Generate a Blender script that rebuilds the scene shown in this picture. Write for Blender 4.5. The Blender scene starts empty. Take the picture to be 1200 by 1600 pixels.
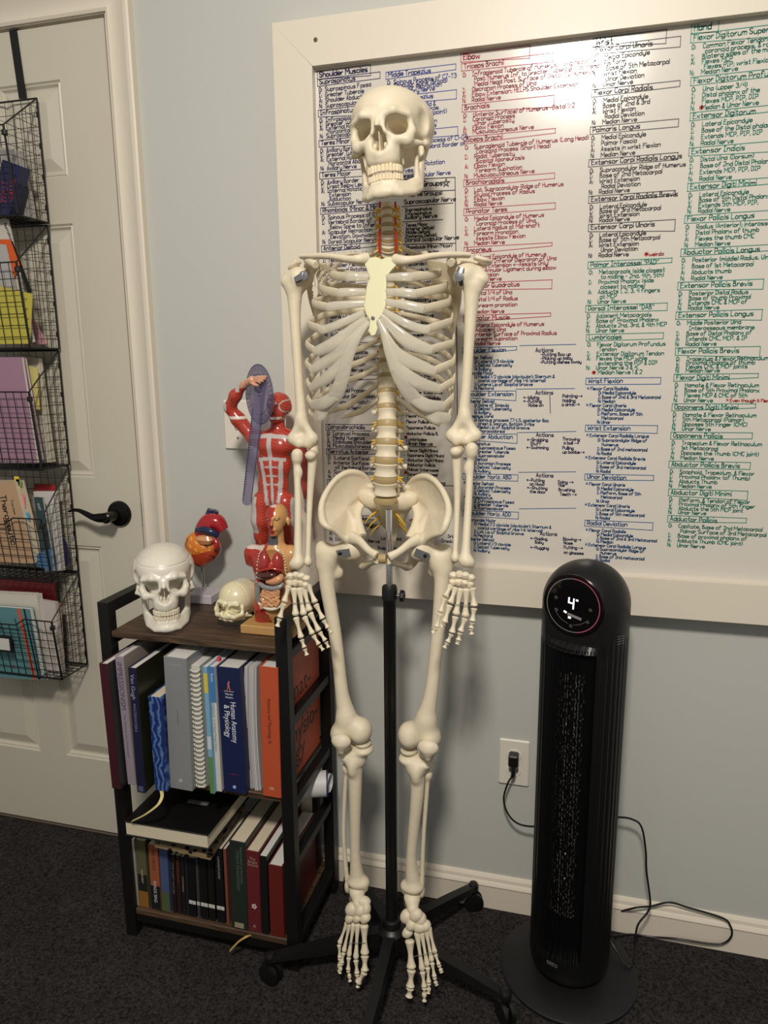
import bpy, math, random
import numpy as np
from mathutils import Vector, Matrix, Euler
random.seed(4)
# ------------------------------------------------------------------ camera
CAM = np.array([1.04515, -1.55280, 1.28988]); YAW, PITCH, ROLL, F = -0.26408, -0.19902, -0.0082986, 1131.43
_f = np.array([math.sin(YAW)*math.cos(PITCH), math.cos(YAW)*math.cos(PITCH), math.sin(PITCH)])
_r0 = np.array([math.cos(YAW), -math.sin(YAW), 0.0]); _u0 = np.cross(_r0, _f)
_r = _r0*math.cos(ROLL)+_u0*math.sin(ROLL); _u = -_r0*math.sin(ROLL)+_u0*math.cos(ROLL)
scene = bpy.context.scene
cd = bpy.data.cameras.new('camera'); cam = bpy.data.objects.new('camera', cd); scene.collection.objects.link(cam)
cd.sensor_fit = 'HORIZONTAL'; cd.sensor_width = 36.0; cd.lens = F*36.0/1200.0; cd.clip_start = 0.02
cam.matrix_world = Matrix(((_r[0], _u[0], -_f[0], CAM[0]), (_r[1], _u[1], -_f[1], CAM[1]), (_r[2], _u[2], -_f[2], CAM[2]), (0, 0, 0, 1)))
scene.camera = cam
# ------------------------------------------------------------------ light, exposure
world = bpy.data.worlds.new('room_ambience'); scene.world = world; world.use_nodes = True
world.node_tree.nodes['Background'].inputs[0].default_value = (1.0, 0.965, 0.91, 1)
world.node_tree.nodes['Background'].inputs[1].default_value = 0.30
def area(name, loc, size, power, col, target):
    l = bpy.data.lights.new(name, 'AREA'); l.shape = 'DISK'; l.size = size; l.energy = power; l.color = col
    o = bpy.data.objects.new(name, l); scene.collection.objects.link(o); o.location = loc
    o.rotation_euler = (Vector(target)-Vector(loc)).to_track_quat('-Z', 'Y').to_euler(); return o
area('ceiling_light', (0.975, -2.00, 2.57), 0.30, 51, (1.0, 0.93, 0.845), (0.975, -0.9, 0.6))
scene.view_settings.view_transform = 'Standard'; scene.view_settings.look = 'None'
scene.view_settings.exposure = 0.0; scene.view_settings.gamma = 1.0; scene.view_settings.use_curve_mapping = False
# ------------------------------------------------------------------ helpers
def P(u, v, y):
    """point at depth y (metres in front of the wall) seen at photo position u, v"""
    d = _f + _r*(u-600)/F + _u*(800-v)/F
    return CAM + d*(y-CAM[1])/d[1]
def PZ(u, v, z):
    d = _f + _r*(u-600)/F + _u*(800-v)/F
    return CAM + d*(z-CAM[2])/d[2]
def PXX(u, v, x):
    d = _f + _r*(u-600)/F + _u*(800-v)/F
    return CAM + d*(x-CAM[0])/d[0]
def lin(c):
    return tuple(((x/255.0)/12.92 if x/255.0 <= 0.04045 else ((x/255.0+0.055)/1.055)**2.4) for x in c)
MATS = {}
def mat(name, rgb, rough=0.5, metal=0.0, bump=0.0, bscale=200.0, var=0.0, vscale=20.0, spec=0.5, emit=0.0, trans=0.0, clear=0.0, coat=0.0, attr=None, sss=0.0):
    if name in MATS: return MATS[name]
    m = bpy.data.materials.new(name); m.use_nodes = True; nt = m.node_tree; b = nt.nodes['Principled BSDF']
    c = lin(rgb)+(1,)
    b.inputs['Base Color'].default_value = c; b.inputs['Roughness'].default_value = rough; b.inputs['Metallic'].default_value = metal
    b.inputs['Specular IOR Level'].default_value = spec; b.inputs['Coat Weight'].default_value = coat; b.inputs['Coat Roughness'].default_value = 0.08
    if trans: b.inputs['Transmission Weight'].default_value = trans
    if sss: b.inputs['Subsurface Weight'].default_value = sss; b.inputs['Subsurface Radius'].default_value = (0.01, 0.007, 0.004); b.inputs['Subsurface Scale'].default_value = 0.4
    if emit: b.inputs['Emission Color'].default_value = c; b.inputs['Emission Strength'].default_value = emit
    tc = nt.nodes.new('ShaderNodeTexCoord')
    if attr:
        a = nt.nodes.new('ShaderNodeAttribute'); a.attribute_name = attr; nt.links.new(a.outputs['Color'], b.inputs['Base Color'])
    elif var:
        n = nt.nodes.new('ShaderNodeTexNoise'); n.inputs['Scale'].default_value = vscale; n.inputs['Detail'].default_value = 4
        mx = nt.nodes.new('ShaderNodeMixRGB'); mx.inputs[1].default_value = tuple(x*(1-var) for x in c[:3])+(1,); mx.inputs[2].default_value = tuple(min(1, x*(1+var)) for x in c[:3])+(1,)
        nt.links.new(tc.outputs['Object'], n.inputs['Vector']); nt.links.new(n.outputs['Fac'], mx.inputs[0]); nt.links.new(mx.outputs[0], b.inputs['Base Color'])
    if bump:
        n = nt.nodes.new('ShaderNodeTexNoise'); n.inputs['Scale'].default_value = bscale; n.inputs['Detail'].default_value = 5
        bp = nt.nodes.new('ShaderNodeBump'); bp.inputs['Strength'].default_value = bump; bp.inputs['Distance'].default_value = 0.002
        nt.links.new(tc.outputs['Object'], n.inputs['Vector']); nt.links.new(n.outputs['Fac'], bp.inputs['Height']); nt.links.new(bp.outputs[0], b.inputs['Normal'])
    if clear:
        tr = nt.nodes.new('ShaderNodeBsdfTransparent'); ms = nt.nodes.new('ShaderNodeMixShader'); ms.inputs[0].default_value = 1-clear
        tr.inputs[0].default_value = tuple(0.5+0.5*x for x in c[:3])+(1,)
        nt.links.new(tr.outputs[0], ms.inputs[1]); nt.links.new(b.outputs[0], ms.inputs[2]); nt.links.new(ms.outputs[0], nt.nodes['Material Output'].inputs[0])
    MATS[name] = m; return m
WL = {}
def tag(o, label=None, cat=None, group=None, kind=None):
    if label: o['label'] = label
    if cat: o['category'] = cat
    if group: o['group'] = group
    if kind: o['kind'] = kind
    return o
def thing(name, label, cat, loc, group=None):
    o = bpy.data.objects.new(name, None); o.empty_display_size = 0.05; scene.collection.objects.link(o); o.location = Vector(loc); WL[o] = np.array(loc, float)
    return tag(o, label, cat, group)
def link(name, me, parent, base):
    o = bpy.data.objects.new(name, me); scene.collection.objects.link(o)
    if parent is not None: o.parent = parent; WL[o] = WL[parent]
    else: o.location = Vector(base); WL[o] = np.array(base, float)
    return o
def obj(name, V, Fc, m, parent=None, smooth=True, cols=None, sharp=None):
    V = np.asarray(V, float)
    if parent is not None: base = WL[parent]
    else:
        lo, hi = V.min(0), V.max(0); base = np.array([(lo[0]+hi[0])/2, (lo[1]+hi[1])/2, lo[2]])
    me = bpy.data.meshes.new(name)
    if isinstance(Fc, np.ndarray):
        L = V-base; me.vertices.add(len(L)); me.vertices.foreach_set('co', L.astype('f').ravel())
        n = len(Fc); me.loops.add(n*4); me.loops.foreach_set('vertex_index', Fc.astype('i').ravel()); me.polygons.add(n)
        me.polygons.foreach_set('loop_start', np.arange(0, n*4, 4, dtype='i')); me.polygons.foreach_set('loop_total', np.full(n, 4, 'i'))
        me.update(calc_edges=True)
    else:
        me.from_pydata((V-base).tolist(), [], Fc)
    ms = m if isinstance(m, (list, tuple)) else [m]
    for q in ms: me.materials.append(q)
    me.polygons.foreach_set('use_smooth', [smooth]*len(me.polygons)); me.validate(); me.update()
    if sharp and smooth:
        try: me.set_sharp_from_angle(angle=sharp)
        except Exception: pass
    if cols is not None:
        a = me.color_attributes.new('paint', 'FLOAT_COLOR', 'POINT'); c = np.ones((len(V), 4), 'f'); c[:, :3] = cols; a.data.foreach_set('color', c.ravel())
    return link(name, me, parent, base)
class MB:
    def __init__(s): s.v = []; s.f = []
    def box(s, x0, x1, y0, y1, z0, z1, M=None, bev=0.0):
        b = len(s.v); e = min(bev, (x1-x0)*.45, (y1-y0)*.45, (z1-z0)*.45)
        if e > 0:
            xs, ys, zs = (x0, x1), (y0, y1), (z0, z1); idx = {}
            vs = []
            for i in range(2):
                for j in range(2):
                    for k in range(2):
                        sx, sy, sz = (1, -1)[i], (1, -1)[j], (1, -1)[k]
                        for a in range(3):
                            p = [xs[i]+sx*e, ys[j]+sy*e, zs[k]+sz*e]; p[a] = (xs[i], ys[j], zs[k])[a]
                            idx[(i, j, k, a)] = b+len(vs); vs.append(p)
            fs = []
            for i in range(2): fs.append([idx[(i, 0, 0, 0)], idx[(i, 1, 0, 0)], idx[(i, 1, 1, 0)], idx[(i, 0, 1, 0)]])
            for j in range(2): fs.append([idx[(0, j, 0, 1)], idx[(1, j, 0, 1)], idx[(1, j, 1, 1)], idx[(0, j, 1, 1)]])
            for k in range(2): fs.append([idx[(0, 0, k, 2)], idx[(1, 0, k, 2)], idx[(1, 1, k, 2)], idx[(0, 1, k, 2)]])
            for p in range(2):
                for q in range(2):
                    fs.append([idx[(0, p, q, 1)], idx[(1, p, q, 1)], idx[(1, p, q, 2)], idx[(0, p, q, 2)]])
                    fs.append([idx[(p, 0, q, 0)], idx[(p, 1, q, 0)], idx[(p, 1, q, 2)], idx[(p, 0, q, 2)]])
                    fs.append([idx[(p, q, 0, 0)], idx[(p, q, 1, 0)], idx[(p, q, 1, 1)], idx[(p, q, 0, 1)]])
                    for k in range(2): fs.append([idx[(p, q, k, 0)], idx[(p, q, k, 1)], idx[(p, q, k, 2)]]) if True else None
            c = np.array([(x0+x1)/2, (y0+y1)/2, (z0+z1)/2]); A = np.array(vs)
            for f_ in fs:
                q = [A[i-b] for i in f_]; n = np.cross(q[1]-q[0], q[2]-q[0])
                if np.dot(n, sum(q)/len(q)-c) < 0: f_.reverse()
        else:
            vs = [(x, y, z) for x in (x0, x1) for y in (y0, y1) for z in (z0, z1)]
            fs = [[b+i for i in q] for q in ((0, 1, 3, 2), (4, 6, 7, 5), (0, 4, 5, 1), (2, 3, 7, 6), (0, 2, 6, 4), (1, 5, 7, 3))]
        if M is not None: vs = [tuple(M @ Vector(p)) for p in vs]
        s.v += [tuple(p) for p in vs]; s.f += fs; return s
    def tube(s, pts, rad, n=8, ref=None, smooth=0, caps=True):
        """rad: number, list, or list of (a, b): a along ref, b across"""
        pts = [np.array(p, float) for p in pts]; m = len(pts)
        R_ = [rad]*m if not isinstance(rad, (list, tuple)) else list(rad)
        if isinstance(rad, tuple): R_ = [rad]*m
        R_ = [np.array(r if isinstance(r, (tuple, list, np.ndarray)) else (r, r), float) for r in R_]
        if smooth:
            np_, nr = [], []
            for i in range(m-1):
                a = pts[max(i-1, 0)]; c, d = pts[i], pts[i+1]; e = pts[min(i+2, m-1)]
                ra = R_[max(i-1, 0)]; rc, rd = R_[i], R_[i+1]; re = R_[min(i+2, m-1)]
                for k in range(smooth):
                    t = k/smooth
                    w = (-.5*t+t*t-.5*t**3, 1-2.5*t*t+1.5*t**3, .5*t+2*t*t-1.5*t**3, -.5*t*t+.5*t**3)
                    np_.append(a*w[0]+c*w[1]+d*w[2]+e*w[3]); nr.append(np.maximum(ra*w[0]+rc*w[1]+rd*w[2]+re*w[3], 1e-5))
            np_.append(pts[-1]); nr.append(R_[-1]); pts, R_ = np_, nr; m = len(pts)
        b = len(s.v); N = None
        for i in range(m):
            t = pts[min(i+1, m-1)]-pts[max(i-1, 0)]; t = t/(np.linalg.norm(t)+1e-12)
            if ref is not None: N = np.array(ref, float)
            elif N is None: N = np.array((0, 0, 1.0)) if abs(t[2]) < .9 else np.array((1.0, 0, 0))
            N = N-t*np.dot(N, t); N = N/(np.linalg.norm(N)+1e-12); B = np.cross(t, N)
            for k in range(n):
                a = 2*math.pi*k/n; s.v.append(tuple(pts[i]+N*math.cos(a)*R_[i][0]+B*math.sin(a)*R_[i][1]))
        for i in range(m-1):
            for k in range(n):
                k2 = (k+1) % n; s.f.append([b+i*n+k, b+i*n+k2, b+(i+1)*n+k2, b+(i+1)*n+k])
        if caps: s.f.append([b+k for k in range(n)][::-1]); s.f.append([b+(m-1)*n+k for k in range(n)])
        return s
    def lathe(s, c, prof, n=32, axis=(0, 0, 1), sx=1.0, sy=1.0, ref=None):
        ax = Vector(axis).normalized(); r_ = Vector(ref) if ref else (Vector((1, 0, 0)) if abs(ax.x) < .9 else Vector((0, 1, 0)))
        X = (r_-ax*r_.dot(ax)).normalized(); Y = ax.cross(X); b = len(s.v); c = Vector(c)
        for (r, h) in prof:
            for k in range(n):
                a = 2*math.pi*k/n; s.v.append(tuple(c+ax*h+X*(r*sx*math.cos(a))+Y*(r*sy*math.sin(a))))
        m = len(prof)
        for i in range(m-1):
            for k in range(n):
                k2 = (k+1) % n; s.f.append([b+i*n+k, b+i*n+k2, b+(i+1)*n+k2, b+(i+1)*n+k])
        s.f.append([b+k for k in range(n)][::-1]); s.f.append([b+(m-1)*n+k for k in range(n)])
        return s
    def poly(s, pts): b = len(s.v); s.v += [tuple(p) for p in pts]; s.f.append(list(range(b, b+len(pts)))); return s
    def prism(s, pts, d):
        """outline pts (3D) extruded by vector d"""
        b = len(s.v); n = len(pts); d = np.array(d, float); s.v += [tuple(p) for p in pts]+[tuple(np.array(p)+d) for p in pts]
        s.f.append(list(range(b, b+n))[::-1]); s.f.append(list(range(b+n, b+2*n)))
        for k in range(n): k2 = (k+1) % n; s.f.append([b+k, b+k2, b+n+k2, b+n+k])
        return s
    def build(s, name, m, parent=None, smooth=True, sharp=0.6, **k): return obj(name, s.v, s.f, m, parent, smooth, sharp=sharp, **k)
# ------------------------------------------------------------------ signed-distance modelling
def cap(a, b, ra, rb=None):
    a = np.array(a, float); b = np.array(b, float); rb = ra if rb is None else rb; d = b-a; L = d@d+1e-12
    def f(p):
        x, y, z = p[0]-a[0], p[1]-a[1], p[2]-a[2]; t = np.clip((x*d[0]+y*d[1]+z*d[2])/L, 0, 1)
        return np.sqrt((x-t*d[0])**2+(y-t*d[1])**2+(z-t*d[2])**2)-(ra+(rb-ra)*t)
    return f
def ell(c, r, rot=None):
    c = np.array(c, float); r = np.array(r, float); R = None if rot is None else np.array(Euler(rot).to_matrix()).T
    def f(p):
        x, y, z = p[0]-c[0], p[1]-c[1], p[2]-c[2]
        if R is not None: x, y, z = (R[0, 0]*x+R[0, 1]*y+R[0, 2]*z, R[1, 0]*x+R[1, 1]*y+R[1, 2]*z, R[2, 0]*x+R[2, 1]*y+R[2, 2]*z)
        k0 = np.sqrt((x/r[0])**2+(y/r[1])**2+(z/r[2])**2); k1 = np.sqrt((x/r[0]**2)**2+(y/r[1]**2)**2+(z/r[2]**2)**2)+1e-9
        return k0*(k0-1)/k1
    return f
def bxs(c, h, rd=0.0, rot=None):
    c = np.array(c, float); R = None if rot is None else np.array(Euler(rot).to_matrix()).T
    def f(p):
        x, y, z = p[0]-c[0], p[1]-c[1], p[2]-c[2]
        if R is not None: x, y, z = (R[0, 0]*x+R[0, 1]*y+R[0, 2]*z, R[1, 0]*x+R[1, 1]*y+R[1, 2]*z, R[2, 0]*x+R[2, 1]*y+R[2, 2]*z)
        qx, qy, qz = abs(x)-h[0]+rd, abs(y)-h[1]+rd, abs(z)-h[2]+rd
        return np.sqrt(np.maximum(qx, 0)**2+np.maximum(qy, 0)**2+np.maximum(qz, 0)**2)+np.minimum(np.maximum(qx, np.maximum(qy, qz)), 0)-rd
    return f
def smin(a, b, k):
    h = np.maximum(k-abs(a-b), 0)/k; return np.minimum(a, b)-h*h*k*.25
def UN(k, *fs):
    def f(p):
        d = fs[0](p)
        for g in fs[1:]: d = smin(d, g(p), k)
        return d
    return f
def SUB(k, a, *bs):
    def f(p):
        d = a(p)
        for g in bs: d = -smin(-d, g(p), k)
        return d
    return f
def INT(k, a, b): return lambda p: -smin(-a(p), -b(p), k)
def chain(ps, rs):
    segs = [cap(ps[i], ps[i+1], rs[i], rs[i+1]) for i in range(len(ps)-1)]
    def f(p):
        d = segs[0](p)
        for g in segs[1:]: d = np.minimum(d, g(p))
        return d
    return f
def half(n, c):
    n = np.array(n, float); n /= np.linalg.norm(n); return lambda p: n[0]*p[0]+n[1]*p[1]+n[2]*p[2]-c
def snet(f, lo, hi, h):
    lo = np.array(lo, float); hi = np.array(hi, float); n = np.maximum(np.ceil((hi-lo)/h).astype(int)+1, 3)
    ax = [np.arange(n[i], dtype='f')*h+lo[i] for i in range(3)]
    X, Y, Z = np.meshgrid(*ax, indexing='ij', sparse=True)
    v = np.asarray(f((X, Y, Z)), dtype='f'); v = np.broadcast_to(v, tuple(n)).copy()
    v[0] = v[-1] = h; v[:, 0] = v[:, -1] = h; v[:, :, 0] = v[:, :, -1] = h
    ins = v < 0; c = tuple(n-1)
    cnt = np.zeros(c, 'i')
    for i in (0, 1):
        for j in (0, 1):
            for k in (0, 1): cnt += ins[i:i+c[0], j:j+c[1], k:k+c[2]]
    act = (cnt > 0) & (cnt < 8); I, J, K = np.nonzero(act); idx = -np.ones(c, 'i'); idx[act] = np.arange(len(I))
    s = np.zeros((len(I), 3)); w = np.zeros(len(I))
    corners = [(i, j, k) for i in (0, 1) for j in (0, 1) for k in (0, 1)]
    for a in corners:
        for ax_ in range(3):
            if a[ax_] == 0:
                b = list(a); b[ax_] = 1
                va = v[I+a[0], J+a[1], K+a[2]]; vb = v[I+b[0], J+b[1], K+b[2]]; m = (va < 0) != (vb < 0)
                t = np.where(m, va/np.where(m, va-vb, 1), 0)
                for q in range(3): s[:, q] += np.where(m, a[q]+(t if q == ax_ else 0), 0)
                w += m
    V = (s/w[:, None]+np.stack([I, J, K], 1))*h+lo
    Q = []
    for ax_ in range(3):
        o = [(1, 2), (2, 0), (0, 1)][ax_]
        sl0 = [slice(0, n[q]) for q in range(3)]; sl1 = list(sl0); sl0[ax_] = slice(0, n[ax_]-1); sl1[ax_] = slice(1, n[ax_])
        A = ins[tuple(sl0)]; B = ins[tuple(sl1)]; d = A != B
        I2 = np.stack(np.nonzero(d), 1); ok = (I2[:, o[0]] > 0) & (I2[:, o[1]] > 0) & (I2[:, o[0]] < n[o[0]]-1) & (I2[:, o[1]] < n[o[1]]-1); I2 = I2[ok]
        fl = A[I2[:, 0], I2[:, 1], I2[:, 2]]
        e1 = np.zeros(3, int); e1[o[0]] = 1; e2 = np.zeros(3, int); e2[o[1]] = 1
        g = lambda q: idx[q[:, 0], q[:, 1], q[:, 2]]
        q4 = np.stack([g(I2-e1-e2), g(I2-e2), g(I2), g(I2-e1)], 1); q4[~fl] = q4[~fl][:, ::-1]; Q.append(q4)
    return V, np.concatenate(Q)
def sdf(name, f, lo, hi, h, m, parent=None, M=None, sc=1.0, paint=None):
    V, Fq = snet(f, lo, hi, h)
    cols = None
    if paint is not None: cols = paint(V)
    if M is not None: V = V*sc; A = np.array(M); V = V@A[:3, :3].T+A[:3, 3]
    return obj(name, V, Fq, m, parent, cols=cols)
def bounds(pts, pad):
    A = np.array(pts, float); return A.min(0)-pad, A.max(0)+pad
def depth(p): return float((np.array(p)-CAM)@_f)
# ------------------------------------------------------------------ single-stroke handwriting
G = {'a': '45 36 16 05 03 12 32 43|46 42', 'b': '09 02|05 16 36 45 43 32 12 03', 'c': '45 36 16 05 03 12 32 43', 'd': '49 42|45 36 16 05 03 12 32 43',
'e': '04 44 45 36 16 05 03 12 32 43', 'f': '48 39 29 18 12|06 36', 'g': '45 36 16 05 03 12 32 43|46 41 30 10 01', 'h': '09 02|05 16 36 45 42', 'i': '06 02|08 09',
'j': '16 11 00|18 19', 'k': '09 02|36 04 42', 'l': '09 02', 'm': '06 02|05 16 26 35 32|35 46 56 65 62', 'n': '06 02|05 16 36 45 42', 'o': '16 36 45 43 32 12 03 05 16',
'p': '06 00|05 16 36 45 43 32 12 03', 'q': '46 40|45 36 16 05 03 12 32 43', 'r': '06 02|04 15 26 36', 's': '46 16 05 14 34 43 32 02', 't': '19 13 22 32|06 36',
'u': '06 03 12 32 43|46 42', 'v': '06 22 46', 'w': '06 12 35 52 66', 'x': '06 42|46 02', 'y': '06 03 12 32 43|46 41 30 10', 'z': '06 46 02 42',
'A': '02 29 42|14 34', 'B': '02 09 29 38 37 26 06|26 35 43 32 02', 'C': '48 39 19 07 04 12 32 43', 'D': '02 09 29 47 44 22 02', 'E': '49 09 02 42|06 36', 'F': '49 09 02|06 36',
'G': '48 39 19 07 04 12 32 43 45 25', 'H': '09 02|49 42|06 46', 'I': '09 39|19 12|02 32', 'J': '09 49|29 23 12 03', 'K': '09 02|49 05 42', 'L': '09 02 42', 'M': '02 09 35 69 62',
'N': '02 09 42 49', 'O': '19 39 47 44 32 12 04 07 19', 'P': '02 09 39 48 46 35 05', 'Q': '19 39 47 44 32 12 04 07 19|24 52', 'R': '02 09 39 48 46 35 05|25 42',
'S': '48 39 19 08 07 16 35 44 43 32 12 03', 'T': '09 49|29 22', 'U': '09 04 12 32 44 49', 'V': '09 22 49', 'W': '09 12 36 52 69', 'X': '09 42|49 02', 'Y': '09 26 49|26 22', 'Z': '09 49 02 42',
'0': '19 39 47 44 32 12 04 07 19', '1': '08 19 12', '2': '08 19 39 48 46 02 42', '3': '08 19 39 47 26 45 43 32 12 03', '4': '42 49|29 05 45', '5': '49 09 06 36 45 43 32 02',
'6': '39 17 04 12 32 43 45 36 05', '7': '09 49 12', '8': '19 39 47 26 07 19|26 44 42 12 04 26', '9': '46 26 07 19 39 48 42', '.': '02 03', ',': '13 01', ':': '02 03|05 06', ';': '13 01|15 16',
'-': '05 35', '(': '29 17 14 22', ')': '09 17 14 02', '/': '02 49', '&': '42 17 18 29 38 04 03 12 22 44', '"': '09 07|29 27', '!': '09 05|02 03', '*': '04 48|08 44|26 26', "'": '09 07',
'>': '05 55|37 55 33', '<': '55 05|27 05 23', '+': '05 45|27 23', '~': '24 44', '=': '04 34|06 36'}
GW = {c: max(int(p[0]) for st in g.split('|') for p in st.split()) for c, g in G.items()}
SXW = .93
def stroke_text(mb, txt, o, rv, uv, capm, wid=0.0011, width=None, jit=0.25, nrm=(0, -1, 0)):
    """o: world position of the baseline start"""
    o = np.array(o, float); rv = np.array(rv, float); uv = np.array(uv, float); nv = np.array(nrm, float)
    k = capm/7.0; adv = sum((2.6 if c == ' ' else GW.get(c, 3)+1.7) for c in txt)*k; sx = SXW if width is None else width/adv; x = 0.0
    for c in txt:
        if c == ' ': x += 2.6; continue
        if c not in G: continue
        jx, jy = random.uniform(-jit, jit), random.uniform(-jit, jit)*1.3
        for st in G[c].split('|'):
            pts = [o+rv*((x+int(p[0])+jx*.5+random.uniform(-jit, jit)*.5)*k*sx)+uv*((int(p[1])-2+jy+random.uniform(-jit, jit)*.5)*k) for p in st.split()]
            if len(pts) == 1: pts.append(pts[0]+uv*k)
            for a, b in zip(pts[:-1], pts[1:]): seg(mb, a, b, wid, nv)
        x += GW[c]+1.7
    return adv*sx
def seg(mb, a, b, w, nv):
    d = b-a; L = np.linalg.norm(d)
    if L < 1e-9: d = np.array((0, 0, 1.0)); L = 1
    d = d/L; s_ = np.cross(d, nv)*w/2; e = d*w*.35
    i = len(mb.v); mb.v += [tuple(a-e-s_), tuple(a-e+s_), tuple(b+e+s_), tuple(b+e-s_)]; mb.f.append([i, i+1, i+2, i+3])
def printed(name, txt, o, rv, uv, size, m, parent, width=None, align='LEFT', ext=0.0):
    cu = bpy.data.curves.new('t', 'FONT'); cu.body = txt; cu.size = size; cu.align_x = align; cu.extrude = ext; cu.resolution_u = 3
    t = bpy.data.objects.new('t', cu); scene.collection.objects.link(t); bpy.context.view_layer.update()
    me = bpy.data.meshes.new_from_object(t.evaluated_get(bpy.context.evaluated_depsgraph_get()))
    bpy.data.objects.remove(t); bpy.data.curves.remove(cu)
    V = np.array([v.co[:] for v in me.vertices]); Fc = [list(p.vertices) for p in me.polygons]; bpy.data.meshes.remove(me)
    if not len(V): return None
    if width: V[:, 0] *= width/max(V[:, 0].max()-V[:, 0].min(), 1e-6)
    rv = np.array(rv, float); uv = np.array(uv, float); nv = np.cross(rv, uv); W = np.array(o)+V[:, :1]*rv+V[:, 1:2]*uv+V[:, 2:3]*nv
    return obj(name, W, Fc, m, parent, smooth=False)
# ------------------------------------------------------------------ the room
m_wall = mat('wall_paint', (192, 193, 186), 0.55, bump=0.12, bscale=90, spec=0.3)
m_trim = mat('trim_paint', (226, 216, 198), 0.38, bump=0.05, bscale=40)
m_door = mat('door_paint', (203, 197, 179), 0.42, bump=0.05, bscale=60)
m_black = mat('black_metal', (16, 15, 15), 0.42, 0.0, spec=0.5)
m_steel = mat('steel', (190, 190, 190), 0.22, 1.0)
def carpet():
    m = bpy.data.materials.new('carpet'); m.use_nodes = True; nt = m.node_tree; b = nt.nodes['Principled BSDF']; b.inputs['Roughness'].default_value = 1.0; b.inputs['Specular IOR Level'].default_value = 0.05
    tc = nt.nodes.new('ShaderNodeTexCoord'); n = nt.nodes.new('ShaderNodeTexNoise'); n.inputs['Scale'].default_value = 170; n.inputs['Detail'].default_value = 6; n.inputs['Roughness'].default_value = .75
    r = nt.nodes.new('ShaderNodeValToRGB'); r.color_ramp.elements[0].position = .36; r.color_ramp.elements[0].color = lin((24, 23, 24))+(1,); r.color_ramp.elements[1].position = .66; r.color_ramp.elements[1].color = lin((92, 87, 86))+(1,)
    n2 = nt.nodes.new('ShaderNodeTexNoise'); n2.inputs['Scale'].default_value = 9; mx = nt.nodes.new('ShaderNodeMixRGB'); mx.blend_type = 'MULTIPLY'; mx.inputs[0].default_value = .5
    bp = nt.nodes.new('ShaderNodeBump'); bp.inputs['Strength'].default_value = 1; bp.inputs['Distance'].default_value = .006
    L = nt.links.new; L(tc.outputs['Object'], n.inputs['Vector']); L(tc.outputs['Object'], n2.inputs['Vector']); L(n.outputs['Fac'], r.inputs[0]); L(r.outputs[0], mx.inputs[1]); L(n2.outputs['Fac'], mx.inputs[2]); L(mx.outputs[0], b.inputs['Base Color']); L(n.outputs['Fac'], bp.inputs['Height']); L(bp.outputs[0], b.inputs['Normal'])
    return m
fl = MB(); fl.box(-1.6, 3.2, -3.0, 0.10, -0.05, 0.0)
tag(fl.build('floor', carpet(), smooth=False), kind='structure')
DW = -0.70                                       # left edge of the door
w = MB(); w.box(0.012, 3.2, 0.0, 0.10, -0.05, 2.62); w.box(-1.6, DW-0.012, 0.0, 0.10, -0.05, 2.62); w.box(DW-0.012, 0.012, 0.0, 0.10, 2.057, 2.62)
tag(w.build('wall_back', m_wall, smooth=False), kind='structure')
# jamb, casing
j = MB(); j.box(0.003, 0.014, -0.004, 0.10, 0, 2.06); j.box(DW-0.014, DW-0.003, -0.004, 0.10, 0, 2.06); j.box(DW-0.014, 0.014, -0.004, 0.10, 2.05, 2.062)
tag(j.build('trim_1', m_trim, smooth=False), kind='structure')
def casing(x0, x1, z0, z1, side):
    b = MB()
    prof = [(0, .0), (0, .010), (.006, .013), (.012, .011), (.020, .010), (.032, .012), (.042, .016), (.050, .020), (.058, .021), (.062, .018), (.062, .0)]
    if side == 'v':
        n = len(prof); s = 1 if x1 > x0 else -1
        top = [(x0+s*a, -d, z1+(a if True else 0)) for a, d in prof]; bot = [(x0+s*a, -d, z0) for a, d in prof]
    else:
        top = [(x0-a, -d, z0+a) for a, d in prof]; bot = [(x1+a, -d, z0+a) for a, d in prof]; n = len(prof)
    i = len(b.v); b.v += top+bot
    for k in range(n-1): b.f.append([i+k, i+k+1, i+n+k+1, i+n+k])
    b.f.append(list(range(i, i+n))); b.f.append(list(range(i+n, i+2*n))[::-1]); return b
tag(casing(0.009, 0.07, 0, 2.052, 'v').build('trim_2', m_trim, sharp=.3), kind='structure')
tag(casing(DW-0.009, DW-.07, 0, 2.052, 'v').build('trim_3', m_trim, sharp=.3), kind='structure')
tag(casing(DW-0.009, 0.009, 2.052, 0, 'h').build('trim_4', m_trim, sharp=.3), kind='structure')
bb = MB()
pr = [(0, 0), (.012, 0), (.012, .058), (.0145, .062), (.012, .068), (.009, .072), (.0075, .080), (.004, .086), (0, .087)]
for x0, x1 in ((0.072, 3.2), (-1.6, DW-.072)):
    i = len(bb.v); n = len(pr); bb.v += [(x0, -d, z) for d, z in pr]+[(x1, -d, z) for d, z in pr]
    for k in range(n-1): bb.f.append([i+k, i+n+k, i+n+k+1, i+k+1])
tag(bb.build('baseboard_back', m_trim, sharp=.3), kind='structure')
# threshold strip of the doorway
t = MB(); t.box(DW, 0, 0.0, .09, 0.0, .006, bev=.002); tag(t.build('trim_5', mat('threshold_wood', (96, 84, 70), .5), smooth=False), kind='structure')
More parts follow.
